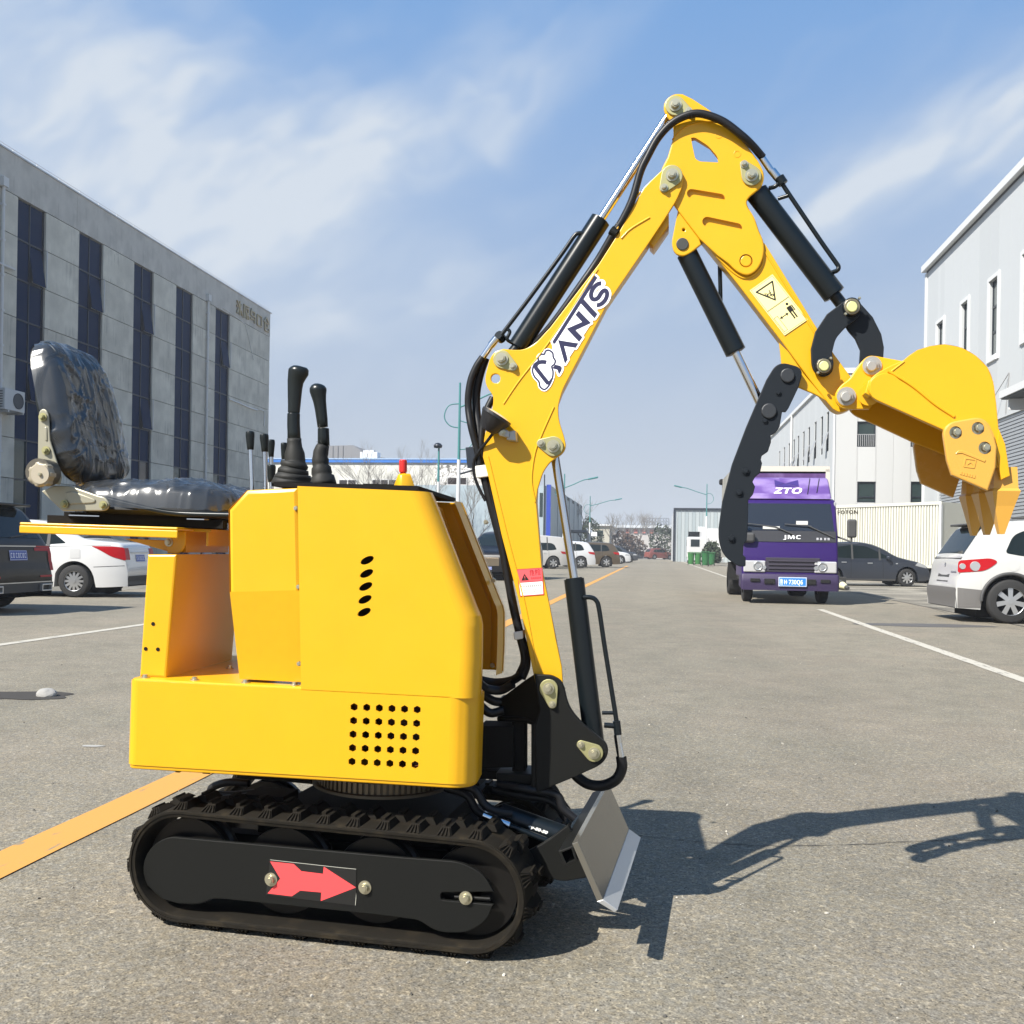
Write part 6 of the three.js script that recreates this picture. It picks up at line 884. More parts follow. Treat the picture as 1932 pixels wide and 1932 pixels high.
    add('rim', M(...sp), M_rim, w); add('wheel_well', new THREE.CylinderGeometry(R * 0.98, R * 0.98, 0.01, 28).rotateX(Math.PI / 2).translate(wx, rw, z + s * tw * 0.2), M_under, w);
  }
  // door handles, seams
  for (const [x, y] of c.handles ?? []) flank('door_handle', [[x - 0.09, y - 0.018, 0.015], [x + 0.09, y - 0.018, 0.015], [x + 0.09, y + 0.018, 0.015], [x - 0.09, y + 0.018, 0.015]], c.handleMat ?? c.paint, 0.025);
  for (const [x0, y0, x1, y1] of c.seams ?? []) flank('panel_gap', [[x0 - 0.006, y0], [x0 + 0.006, y0], [x1 + 0.006, y1], [x1 - 0.006, y1]], M_under, 0.002);
  for (const s of [1, -1]) if (c.mirror) add('door_mirror', rbox(0.1, 0.13, 0.19, c.mirror[0], c.mirror[1], s * (W / 2 + 0.05), 0.04), c.paint);
  return { t, add, flank, across, rear, tail, zAt, topAt, prof, hw };
}
const dirYaw = (v) => Math.atan2(-v.z, v.x);            // turn that takes +x to a direction
const place = (p, yaw, lx, lz) => p.clone().sub(V3(lx * Math.cos(yaw) + lz * Math.sin(yaw), 0, -lx * Math.sin(yaw) + lz * Math.cos(yaw)));   // origin so that local (lx, lz) stands on p
const suvShape = (paint, o = {}) => ({ L: 4.45, W: 1.82, H: 1.68, yb: 0.21, rw: 0.355, taper: 0.13, paint, wheels: [0.93, 3.55],
  top: [[0.02, 0.34], [0.0, 0.55], [0.05, 0.78], [0.08, 0.98], [0.13, 1.08], [0.27, 1.3], [0.42, 1.52], [0.5, 1.585], [0.8, 1.645], [1.5, 1.685], [2.2, 1.67], [2.6, 1.61], [2.95, 1.42], [3.3, 1.16], [3.45, 1.08], [3.9, 1.02], [4.2, 0.94], [4.4, 0.8], [4.44, 0.55], [4.42, 0.36]],
  belt: [[0, 1.0], [0.6, 1.06], [2.5, 1.0], [3.4, 0.96], [4.45, 0.9]], win: [[0.72, 1.13, 0.06], [0.86, 1.42, 0.1], [1.05, 1.5, 0.06], [2.1, 1.52], [2.55, 1.48, 0.1], [3.0, 1.08, 0.06], [2.2, 1.06], [1.0, 1.08, 0.1]], pillars: [1.28, 2.2], rearGlass: [0.14, 0.46, 1.05], screen: [2.66, 3.32, 1], handles: [[1.45, 0.93], [2.45, 0.91]], mirror: [2.9, 1.08], seams: [[1.18, 0.4, 1.2, 1.06], [2.22, 0.4, 2.2, 1.04]], ...o });
{ // white SUV at the right edge, tail to the road
  const yaw = dirYaw(UR) + 0.02, p = gnd(1905, 1177), o = place(p, yaw, 0.80, 0.87), c = makeCar('white_suv', 'white SUV with grey bumper skirts parked at the right edge, tail towards the road', o, yaw, suvShape(carPaint(0.50, 0.50, 0.48), { spokes: 7, spokeW: 0.17, wheels: [0.80, 3.42] }));
  const { flank, rear, add, across } = c;
  flank('tail_light', [[0.02, 0.80, 0.04], [0.03, 1.0, 0.06], [0.5, 1.045, 0.06], [0.62, 0.99, 0.08], [0.42, 0.84, 0.1]], M_red, 0.009, [1]);
  const tl = add('light_disc', new THREE.CylinderGeometry(0.075, 0.08, 0.02, 24).rotateX(Math.PI / 2).translate(0.27, 0.91, c.zAt(0.27, 0.91) + 0.012), M_lamp); tl.userData.label = 'round clear lamp in the tail light'; add('light_disc', new THREE.CylinderGeometry(0.045, 0.05, 0.02, 20).rotateX(Math.PI / 2).translate(0.09, 0.905, c.zAt(0.09, 0.905) + 0.012), M_lamp);
  flank('bumper_skirt', [[0.03, 0.24], [0.02, 0.56], [0.38, 0.53], [0.375, 0.42], [0.36, 0.24]], mat(0.13, 0.125, 0.12, 0.6), 0.008);
  rear('bumper_skirt', 0.24, 0.56, -0.78, 0.78, mat(0.13, 0.125, 0.12, 0.6), 0.012);
  add('arch_trim', M(...c.t ? [1, -1].flatMap((s) => [0.80, 3.42].map((x) => new THREE.TorusGeometry(0.445, 0.028, 8, 30, Math.PI).translate(x, 0.355, s * 0.895))) : []), M_plastic);
  flank('sill_trim', [[1.3, 0.24], [1.3, 0.36], [2.95, 0.36], [2.95, 0.24]], M_plastic, 0.008);
  flank('fuel_flap', circ(0.84, 0.93, 0.09, 24), carPaint(0.50, 0.50, 0.48), 0.005, [1]);
  rear('number_plate_recess', 0.62, 0.78, -0.30, 0.30, M_plastic, 0.006); rear('rear_glass_strip', 1.02, 1.06, -0.7, 0.7, M_plastic, 0.012);
  add('roof_spoiler', rbox(0.3, 0.035, 1.2, 0.46, 1.60, 0, 0.015), M_plastic); for (const s of [1, -1]) add('roof_rail', rod(V3(0.9, 1.7, s * 0.6), V3(2.5, 1.71, s * 0.6), 0.018, 8), M_plastic);
  rear('badge', 0.9, 0.96, -0.03, 0.03, M_rim, 0.014); rear('tail_lettering', 0.80, 0.825, 0.35, 0.62, M_rim, 0.010);
}
{ // dark saloon side-on behind the truck
  const yaw = dirYaw(V3(1, 0, 0)), p = at(1712, 1040, 34); p.y = 0; const o = place(p, yaw, 3.45, 0.82);
  const c = makeCar('dark_hatchback', 'dark blue hatchback side-on beyond the purple truck, nose to the right', o, yaw, { L: 4.3, W: 1.7, H: 1.54, yb: 0.19, rw: 0.31, paint: carPaint(0.022, 0.028, 0.042, 0.2), wheels: [0.85, 3.45], spokes: 8, spokeW: 0.16,
    top: [[0.02, 0.3], [0, 0.6], [0.08, 0.95], [0.2, 1.1], [0.45, 1.36], [0.8, 1.48], [1.5, 1.54], [2.1, 1.5], [2.6, 1.33], [3.1, 1.06], [3.5, 0.95], [3.95, 0.84], [4.2, 0.7], [4.28, 0.48], [4.25, 0.28]], belt: [[0, 0.93], [2, 0.9], [3.4, 0.86], [4.3, 0.78]], win: [[0.5, 1.0, 0.05], [0.75, 1.3, 0.1], [1.5, 1.42], [2.05, 1.38, 0.1], [2.95, 0.97, 0.04], [1.5, 0.96]], pillars: [1.55, 2.5], screen: [2.2, 3.15, 0.9], handles: [[1.25, 0.82], [2.15, 0.80]], handleMat: M_rim, mirror: [2.75, 0.99], seams: [[1.5, 0.3, 1.5, 0.95], [2.62, 0.3, 2.6, 0.95]] });
  c.flank('headlight', [[3.72, 0.74, 0.04], [3.85, 0.86, 0.06], [4.15, 0.72, 0.05], [4.16, 0.64, 0.04]], M_lamp, 0.008); c.flank('side_repeater', [[3.05, 0.78], [3.05, 0.81], [3.12, 0.81], [3.12, 0.78]], M_lamp, 0.006); c.flank('sill_trim', [[1.2, 0.2], [1.2, 0.26], [3.05, 0.26], [3.05, 0.2]], M_plastic, 0.006);
}
{ // white saloon behind the seat
  const yaw = dirYaw(UR.clone().negate()) + 0.12, p = gnd(140, 1127), o = place(p, yaw, 0.98, -0.81);
  const c = makeCar('white_saloon', 'white saloon parked on the left with its tail and red light towards the road', o, yaw, { L: 4.5, W: 1.72, H: 1.5, yb: 0.2, rw: 0.315, paint: carPaint(0.62, 0.62, 0.61), wheels: [0.98, 3.58], spokes: 12, spokeW: 0.11, rimR: 0.63, taper: 0.2,
    top: [[0.05, 0.3], [0.0, 0.5], [0.03, 0.75], [0.08, 0.98], [0.16, 1.06], [0.6, 1.11], [0.85, 1.15], [1.3, 1.38], [1.7, 1.48], [2.2, 1.5], [2.6, 1.44], [3.2, 1.1], [3.5, 0.98], [4.1, 0.84], [4.4, 0.66], [4.48, 0.45], [4.46, 0.28]], belt: [[0, 0.98], [0.9, 0.97], [2.5, 0.92], [4.5, 0.82]], win: [[1.15, 1.05, 0.04], [1.5, 1.3, 0.1], [2.1, 1.4], [2.5, 1.34, 0.1], [3.05, 1.0, 0.04], [2, 0.98]], pillars: [1.5, 2.3], rearGlass: [0.86, 1.42, 1], screen: [2.65, 3.3, 0.9], handles: [[1.68, 0.86], [2.6, 0.85]], handleMat: M_rim, mirror: [2.9, 1.05], seams: [[1.42, 0.4, 1.52, 0.99], [2.32, 0.3, 2.3, 0.99]] });
  c.flank('tail_light', [[0.02, 0.72, 0.05], [0.06, 0.98, 0.05], [0.3, 1.0], [0.66, 1.0, 0.02], [0.5, 0.93, 0.1], [0.28, 0.80, 0.08]], M_red, 0.008, [-1]);
  c.rear('tail_light', 0.74, 0.97, -0.70, -0.50, M_red, 0.008); c.rear('tail_light', 0.74, 0.97, 0.50, 0.70, M_red, 0.008); c.rear('number_plate', 0.70, 0.84, -0.22, 0.22, M_plate, 0.012); c.rear('chrome_strip', 0.87, 0.90, -0.42, 0.42, M_rim, 0.014); c.rear('bumper_insert', 0.24, 0.42, -0.62, 0.62, M_plastic, 0.01);
  c.flank('fuel_flap', [[0.86, 0.76, 0.02], [1.06, 0.76, 0.02], [1.07, 0.94, 0.02], [0.87, 0.94, 0.02]], carPaint(0.52, 0.52, 0.51), 0.005, [-1]);
  c.flank('bumper_gap', [[0.05, 0.62], [0.05, 0.63], [0.6, 0.6], [0.6, 0.59]], M_under, 0.003); c.flank('crease_line', [[0.3, 1.02], [0.3, 1.025], [3.4, 0.9], [3.4, 0.893]], M_under, 0.002);
}
{ // black SUV at the left edge, seen from behind
  const yaw = dirYaw(UR.clone().negate()) + 0.05, p = at(40, 1010, 14.6); p.y = 0; const o = place(p, yaw, 0, 0);
  const c = makeCar('black_suv', 'black SUV at the left edge seen from behind with a blue number plate', o, yaw, suvShape(pmat(0.005, 0.005, 0.006, 0.35, 0, { specularIntensity: 0.5, clearcoat: 0.12, clearcoatRoughness: 0.06 }), { L: 4.7, W: 1.9, wheels: [0.95, 3.75], taper: 0.09, tp: 9 }));
  const { rear, add } = c;
  rear('tail_light', 0.92, 1.0, -0.88, -0.45, M_red, 0.01); rear('tail_light', 0.92, 1.0, 0.45, 0.88, M_red, 0.01); rear('tail_light', 0.62, 0.93, 0.80, 0.885, M_red, 0.011); rear('tail_light', 0.62, 0.93, -0.885, -0.80, M_red, 0.011);
  rear('number_plate', 0.78, 0.93, -0.2, 0.24, M_plate, 0.014); rear('chrome_strip', 0.985, 1.0, -0.5, 0.5, M_rim, 0.014); rear('bumper_trim', 0.44, 0.455, -0.8, 0.8, M_rim, 0.014); rear('reflector', 0.52, 0.55, -0.82, -0.5, M_red, 0.012); rear('reflector', 0.52, 0.55, 0.5, 0.82, M_red, 0.012); rear('bumper_skirt', 0.3, 0.44, -0.86, 0.86, M_plastic, 0.012);
  for (const s of [1, -1]) add('exhaust_trim', M(rbox(0.05, 0.09, 0.02, -0.03, 0.36, s * 0.5, 0.005), rbox(0.05, 0.09, 0.02, -0.03, 0.36, s * 0.75, 0.005), rbox(0.05, 0.02, 0.27, -0.03, 0.315, s * 0.625, 0.005), rbox(0.05, 0.02, 0.27, -0.03, 0.405, s * 0.625, 0.005)), M_rim);
  add('roof_spoiler', rbox(0.34, 0.04, 1.35, 0.44, 1.62, 0, 0.015), c.t.children[0].material); rear('tail_lettering', 0.86, 0.885, -0.72, -0.45, M_rim, 0.012); add('wiper', rod(V3(c.tail(1.12) - 0.03, 1.12, -0.05), V3(c.tail(1.18) - 0.04, 1.18, 0.45), 0.012, 6), M_plastic); for (const s of [1, -1]) add('roof_rail', rod(V3(0.9, 1.715, s * 0.62), V3(2.7, 1.72, s * 0.62), 0.02, 8), M_rim);
}
{ // black people carrier facing us beside the boom
  const yaw = dirYaw(VR.clone().negate()) - 0.12, p = at(918, 1060, 33.5); p.y = 0; const o = place(p, yaw, 4.9, 0);
  const c = makeCar('black_people_carrier', 'black people carrier facing us between the cowl and the boom', o, yaw, { L: 4.9, W: 1.85, H: 1.72, yb: 0.2, rw: 0.34, taper: 0.1, paint: pmat(0.006, 0.006, 0.008, 0.35, 0, { specularIntensity: 0.6, clearcoat: 0.2, clearcoatRoughness: 0.06 }), wheels: [0.95, 3.95],
    top: [[0, 0.35], [0, 0.9], [0.1, 1.3], [0.35, 1.62], [1, 1.72], [2.6, 1.71], [3.2, 1.6], [3.9, 1.2], [4.1, 1.1], [4.6, 1.02], [4.82, 0.88], [4.89, 0.55], [4.87, 0.3]], belt: [[0, 1.05], [4.9, 0.95]], win: [[0.3, 1.12], [0.5, 1.5], [2.6, 1.54], [3.6, 1.1]], pillars: [1.2, 2.3], screen: [3.2, 3.95, 1], mirror: [3.5, 1.18] });
  const f = (n, y0, y1, z0, z1, m, x = 4.88) => c.add(n, rbox(0.05, y1 - y0, z1 - z0, x, (y0 + y1) / 2, (z0 + z1) / 2, 0.01), m);
  f('grille', 0.5, 0.78, -0.45, 0.45, mat(0.25, 0.2, 0.14, 0.3, 0.8)); f('number_plate', 0.36, 0.47, -0.2, 0.2, M_plate, 4.91); f('headlight', 0.74, 0.86, -0.84, -0.48, M_lamp, 4.8); f('headlight', 0.74, 0.86, 0.48, 0.84, M_lamp, 4.8); f('fog_light', 0.36, 0.44, -0.8, -0.5, M_rim, 4.8); f('fog_light', 0.36, 0.44, 0.5, 0.8, M_rim, 4.8);
}
// cars in the far parking bays on the left
const farCar = (name, label, px, d, paint, out, o = {}) => {
  const v = out ? UR.clone() : UR.clone().negate(), yaw = dirYaw(v) + (o.twist ?? 0.15), p = at(px, 1040, d); p.y = 0; const c = makeCar(name, label, place(p, yaw, out ? 4.4 : 0, 0), yaw, suvShape(paint, { far: true, spokes: 6, ...o }));
  if (out) c.flank('headlight', [[3.95, 0.74], [4.0, 0.88], [4.3, 0.84], [4.32, 0.74]], M_lamp, 0.008); else { c.flank('tail_light', [[0.05, 0.84], [0.1, 1.0], [0.5, 1.03], [0.4, 0.9]], M_red, 0.01); c.rear('tail_light', 0.86, 1.0, -0.8, -0.5, M_red, 0.01); c.rear('tail_light', 0.86, 1.0, 0.5, 0.8, M_red, 0.01); c.rear('number_plate', 0.66, 0.77, -0.2, 0.2, M_plate, 0.012); }
  return c;
};
farCar('white_minivan', 'white minivan tail-on in the left bays, half hidden by the boom', 1066, 58, carPaint(0.45, 0.44, 0.42), false, { H: 1.9, top: [[0, 0.35], [0, 0.9], [0.1, 1.4], [0.25, 1.8], [0.8, 1.9], [2.8, 1.88], [3.5, 1.3], [4.2, 1.0], [4.44, 0.7], [4.42, 0.36]], rearGlass: [0.0, 0.24, 1.2], twist: 0.35 });
farCar('white_compact_suv', 'white compact SUV in the left bays beside the bronze one', 1122, 62, carPaint(0.52, 0.53, 0.54), false);
farCar('bronze_suv', 'bronze brown SUV with lit red tail lights in the left bays', 1168, 66, carPaint(0.085, 0.062, 0.035, 0.3), false);
farCar('white_hatchback', 'small white car nose-out at the far end of the left bays', 1187, 86, carPaint(0.55, 0.56, 0.57), true);
farCar('dark_grey_suv', 'dark grey SUV nose-out, farthest car of the left bays', 1201, 96, carPaint(0.03, 0.035, 0.045), true);
{ // purple box lorry facing us
  const V0 = 21.4, [uc] = onFront(1489, 1137, V0), b = plot('purple_truck', 'purple delivery truck with white cargo box facing us, dusty roof fairing', 'truck', uc, V0), t = b.o;
  const add = (n, g, m, par = t, lab) => { const o = mesh(n, clean(g), m, par); if (lab) o.userData.label = lab; return o; };
  const dusty = (r, g, bb, k) => mat(1, 1, 1, 0.55, 0, { map: tex(256, 256, (x, y, i, j) => { const n = smooth(0.4, 0.75, fbm(x * 7, y * 3, 5, k, 7)) * 0.6 + 0.08 * hash(i, j, k), d = [160, 146, 186]; return [r, g, bb].map((c, q) => c + (d[q] - c) * n); }, true, [0.5, 0.5]) });
  const M_pur = pmat(0.026, 0.009, 0.098, 0.42, 0, { specularIntensity: 0.5, clearcoat: 0.15, clearcoatRoughness: 0.15 }), M_purD = mat(0.03, 0.018, 0.062, 0.55), M_fair = dusty(86, 58, 128, 4), M_boxP = dusty(84, 52, 108, 8), M_boxW = mat(0.5, 0.49, 0.46, 0.7, 0, { map: plaster(95, 0.4) });
  const prof = (pts, w, m, n, par) => { const sh = new THREE.Shape(rnd(pts).map((p) => new THREE.Vector2(p[0], p[1]))), g = new THREE.ExtrudeGeometry(sh, { depth: w - 0.1, bevelEnabled: true, bevelSize: 0.05, bevelThickness: 0.05, bevelOffset: -0.05, bevelSegments: 4 }); return add(n, soft(g.translate(0, 0, -(w - 0.1) / 2).rotateY(-Math.PI / 2), 0.6), m, par); };  // outline (z forward, y)
  const cab = prof([[0, 0.55], [0, 0.98, 0.05], [-0.06, 1.32, 0.1], [-0.12, 1.55, 0.1], [-0.40, 2.2, 0.14], [-0.6, 2.27, 0.1], [-1.55, 2.27, 0.1], [-1.6, 0.55]], 1.98, M_pur, 'cab');
  prof([[0.06, 0.29], [0.08, 0.5, 0.05], [0.04, 0.64, 0.04], [-0.5, 0.64], [-0.55, 0.34]], 2.02, M_purD, 'bumper', cab);
  const face = (y) => y < 0.98 ? 0 : y < 1.32 ? -0.06 * (y - 0.98) / 0.34 : y < 1.55 ? -0.06 - 0.06 * (y - 1.32) / 0.23 : -0.12 - 0.28 * (y - 1.55) / 0.65;
  const sheetOn = (n, x0, x1, y0, y1, m, lift, par = t, taperX = 0) => add(n, gridGeo(8, 8, (u, v) => { const y = y0 + (y1 - y0) * v; return V3((x0 + (x1 - x0) * u) * (1 - taperX * v), y, face(y) + lift - 0.008 * ((Math.abs(u - 0.5) * 2) ** 4)); }), m, par);
  sheetOn('windscreen', -0.92, 0.92, 1.56, 2.15, pmat(0.018, 0.02, 0.024, 0.08, 0, { clearcoat: 1 }), 0.012, cab, 0.05);
  sheetOn('black_panel', -0.95, 0.95, 1.32, 1.555, mat(0.03, 0.03, 0.034, 0.4), 0.012, cab);
  const letters = (txt, col, w, h, f) => new THREE.MeshStandardMaterial({ map: print(w, h, (x) => { x.fillStyle = col; x.textAlign = 'center'; x.textBaseline = 'middle'; f(x, w, h); }), alphaTest: 0.5, roughness: 0.4, side: THREE.DoubleSide });
  sheetOn('maker_name', -0.18, 0.29, 1.365, 1.485, letters('', '#e8e8ea', 512, 128, (x) => { x.font = 'bold 120px sans-serif'; x.save(); x.translate(256, 68); x.scale(1.7, 1); x.fillText('JMC', 0, 0); x.restore(); }), 0.03, cab);
  sheetOn('small_lettering', 0.52, 0.84, 1.36, 1.42, letters('', '#c9c9cf', 256, 48, (x) => { for (let k = 0; k < 4; k++) { const o = 20 + k * 56 + (k > 1 ? 12 : 0); x.fillRect(o, 6, 36, 6); x.fillRect(o, 20, 36, 6); x.fillRect(o, 36, 36, 6); x.fillRect(o + 6, 6, 6, 36); x.fillRect(o + 24, 6, 6, 36); } }), 0.03, cab);
  add('dash_paper', box(0.35, 0.06, 0.02, -0.38, 1.62, -0.12), mat(0.6, 0.6, 0.58, 0.8), cab); add('dash_paper', box(0.24, 0.08, 0.02, 0.26, 1.73, -0.165).rotateZ(-0.0), mat(0.6, 0.6, 0.58, 0.8), cab);
  add('wiper', M(rod(V3(-0.95, 1.71, -0.13), V3(-0.3, 1.64, -0.10), 0.012, 6), rod(V3(-0.3, 1.64, -0.10), V3(0.12, 1.46, -0.06), 0.014, 6), rod(V3(-0.1, 1.70, -0.13), V3(0.45, 1.66, -0.11), 0.012, 6), rod(V3(0.4, 1.66, -0.11), V3(0.9, 1.42, -0.06), 0.014, 6)), M_plastic, cab);
  add('grille', M(rbox(1.12, 0.31, 0.03, 0.06, 0.83, 0.0, 0.02), ...[0.75, 0.83, 0.91].map((y) => rbox(1.0, 0.03, 0.05, 0.06, y, 0.015, 0.01))), mat(0.035, 0.03, 0.045, 0.5), cab);
  for (const s of [1, -1]) {
    const h = add('headlight', rbox(0.46, 0.25, 0.06, s * 0.73, 0.79, 0.0, 0.03), pmat(0.5, 0.5, 0.5, 0.12, 0.2, { clearcoat: 1 }), cab);
    add('lamp_bowl', M(new THREE.TorusGeometry(0.085, 0.018, 8, 24).translate(s * 0.66 + 0.0, 0.80, 0.035), new THREE.CylinderGeometry(0.05, 0.05, 0.03, 20).rotateX(Math.PI / 2).translate(s * 0.66, 0.80, 0.03), new THREE.CylinderGeometry(0.04, 0.04, 0.03, 16).rotateX(Math.PI / 2).translate(s * 0.53, 0.77, 0.03)), M_rim, h);
    add('bumper_slot', rbox(0.2, 0.07, 0.02, s * 0.72, 0.5, 0.09, 0.01), M_under, cab); add('bumper_opening', rbox(0.22, 0.11, 0.02, s * 0.42, 0.48, 0.09, 0.01), M_under, cab); add('door_glass', box(0.01, 0.5, 0.8, s * 0.99, 1.82, -0.85), M_cglass, cab);
    add('marker_lamp', rbox(0.05, 0.14, 0.06, s * 0.97, 2.12, -0.40, 0.02), M_lamp, cab);
  }
  add('mirror', M(rbox(0.20, 0.39, 0.09, 1.27, 1.62, -0.1, 0.05), rod(V3(1.27, 1.44, -0.12), V3(1.27, 1.34, -0.12), 0.02, 8), rod(V3(1.27, 1.34, -0.12), V3(0.97, 1.46, -0.3), 0.02, 8)), M_plastic, cab);
  add('mirror', M(rbox(0.26, 0.3, 0.09, -1.02, 1.62, 0.0, 0.1), rod(V3(-1.02, 1.5, 0), V3(-0.98, 1.4, -0.1), 0.02, 8), rbox(0.3, 0.22, 0.12, -0.88, 1.40, 0.02, 0.08)), M_plastic, cab);
  const plate = add('number_plate', rbox(0.58, 0.20, 0.015, 0.05, 0.475, 0.095, 0.004), mat(0.55, 0.56, 0.6, 0.5), cab);
  add('plate_print', quad(V3(-0.232, 0.382, 0.1045), V3(0.332, 0.382, 0.1045), V3(0.332, 0.568, 0.1045), V3(-0.232, 0.568, 0.1045)), mat(0.9, 0.9, 0.9, 0.4, 0, { map: print(512, 170, (x) => {
    x.fillStyle = '#2f7fd0'; x.fillRect(0, 0, 512, 170); x.strokeStyle = x.fillStyle = '#eef4fb'; x.lineWidth = 6; x.strokeRect(6, 6, 500, 158); x.font = 'bold 122px sans-serif'; x.textBaseline = 'middle'; const w = (s, px) => { x.save(); x.translate(px, 90); x.scale(0.74, 1); x.fillText(s, 0, 0); x.restore(); };
    w('H', 90); x.beginPath(); x.arc(164, 88, 7, 0, 7); x.fill(); w('730Q6', 180);
    x.lineWidth = 7; const L = (...p) => { x.beginPath(); p.forEach((q, i) => i ? x.lineTo(...q) : x.moveTo(...q)); x.stroke(); }; L([44, 28], [24, 50]); L([36, 38], [62, 38], [54, 50]); L([28, 52], [70, 52], [70, 84], [28, 84], [28, 52]); L([49, 52], [49, 84]); L([28, 68], [70, 68]); L([16, 96], [82, 96]); L([34, 106], [66, 106], [66, 144], [34, 144], [34, 106]); L([34, 125], [66, 125]);
  }) }), plate, 'blue plate with white characters');
  // roof fairing with the company mark
  const fair = prof([[-0.48, 2.26], [-0.55, 2.36, 0.05], [-0.95, 2.74, 0.12], [-1.25, 2.78, 0.06], [-1.3, 2.26]], 1.84, M_fair, 'roof_fairing', t);
  const fq = (x, s) => V3(x, 2.36 + (2.74 - 2.36) * s + 0.006, -0.55 - 0.40 * s + 0.008);
  add('company_mark', quad(fq(-0.34, -0.06), fq(0.36, -0.06), fq(0.36, 0.98), fq(-0.34, 0.98)), letters('', '#f1edf4', 512, 400, (x) => { x.font = 'bold italic 190px sans-serif'; x.save(); x.translate(250, 300); x.scale(1.25, 1); x.fillText('ZTO', 0, 0); x.restore(); x.fillStyle = '#3c2c6e'; poly(x, [[70, 40], [225, 120], [70, 200]]); x.fill(); poly(x, [[440, 40], [245, 120], [440, 200]]); x.fill(); poly(x, [[90, 205], [235, 128], [420, 205]]); x.fill(); }), fair, 'white ZTO letters under a dark crown mark');
  add('fairing_seam', M(rod(fq(0.42, 0.0), fq(0.52, 0.97), 0.008, 6), rod(fq(0.62, 0.1), fq(0.72, 0.97), 0.008, 6)), M_under, fair);
  // cargo box, chassis, wheels
  const z0 = -1.72, z1 = -6.0, bt = 3.06, bb = 0.95;
  const bx = add('cargo_box', uvBox(M(box(0.03, bt - bb, z0 - z1, -1.03, (bt + bb) / 2, (z0 + z1) / 2), box(0.03, bt - bb, z0 - z1, 1.03, (bt + bb) / 2, (z0 + z1) / 2), box(2.03, 0.03, z0 - z1, 0, bt - 0.015, (z0 + z1) / 2), box(2.03, 0.05, z0 - z1, 0, bb + 0.03, (z0 + z1) / 2), box(2.03, bt - bb - 0.1, 0.03, 0, (bt + bb) / 2, z1 + 0.02))), M_boxW);
  add('front_wall', uvBox(box(2.03, bt - bb - 0.16, 0.03, 0, (bt + bb) / 2 - 0.06, z0 - 0.02)), M_boxP, bx);
  add('edge_rail', M(box(2.14, 0.12, 0.06, 0, bt - 0.05, z0 + 0.0), box(0.09, bt - bb, 0.06, 1.03, (bt + bb) / 2 - 0.06, z0), box(0.09, bt - bb, 0.06, -1.03, (bt + bb) / 2 - 0.06, z0)), mat(0.58, 0.54, 0.47, 0.6), bx);
  add('corner_wrap', M(rbox(0.14, 0.16, 0.2, -1.06, bt - 0.06, z1 + 0.1, 0.05)), M_under, bx);
  add('chassis', M(box(0.14, 0.16, 5.6, -0.4, 0.68, -3.1), box(0.14, 0.16, 5.6, 0.4, 0.68, -3.1), box(1.6, 0.18, 0.16, 0, 0.42, -0.9), box(1.5, 0.16, 0.16, 0, 0.42, -4.4), new THREE.SphereGeometry(0.2, 16, 12).translate(0.1, 0.42, -4.4), box(0.35, 0.35, 0.8, 0.75, 0.6, -2.6), box(0.25, 0.3, 0.7, -0.7, 0.6, -2.8)), M_under);
  for (const [x, z, w] of [[-0.80, -0.9, 0.2], [0.80, -0.9, 0.2], [-0.76, -4.4, 0.42], [0.76, -4.4, 0.42]]) { const R = 0.39, wh = add('wheel', new THREE.LatheGeometry([[R * 0.55, -w / 2], [R * 0.9, -w / 2], [R, -w * 0.36], [R, w * 0.36], [R * 0.9, w / 2], [R * 0.55, w / 2]].map((p) => new THREE.Vector2(...p)), 32).rotateZ(Math.PI / 2).translate(x, R, z), M_tyre); add('rim', new THREE.CylinderGeometry(R * 0.56, R * 0.56, w * 0.7, 20).rotateZ(Math.PI / 2).translate(x, R, z), M_plastic, wh); }
  for (const s of [-1, 1]) add('mud_flap', box(0.5, 0.45, 0.02, s * 0.76, 0.62, -3.85), M_under); add('side_lamp', box(0.03, 0.1, 0.14, -1.06, 0.86, -5.2), M_lamp);
}
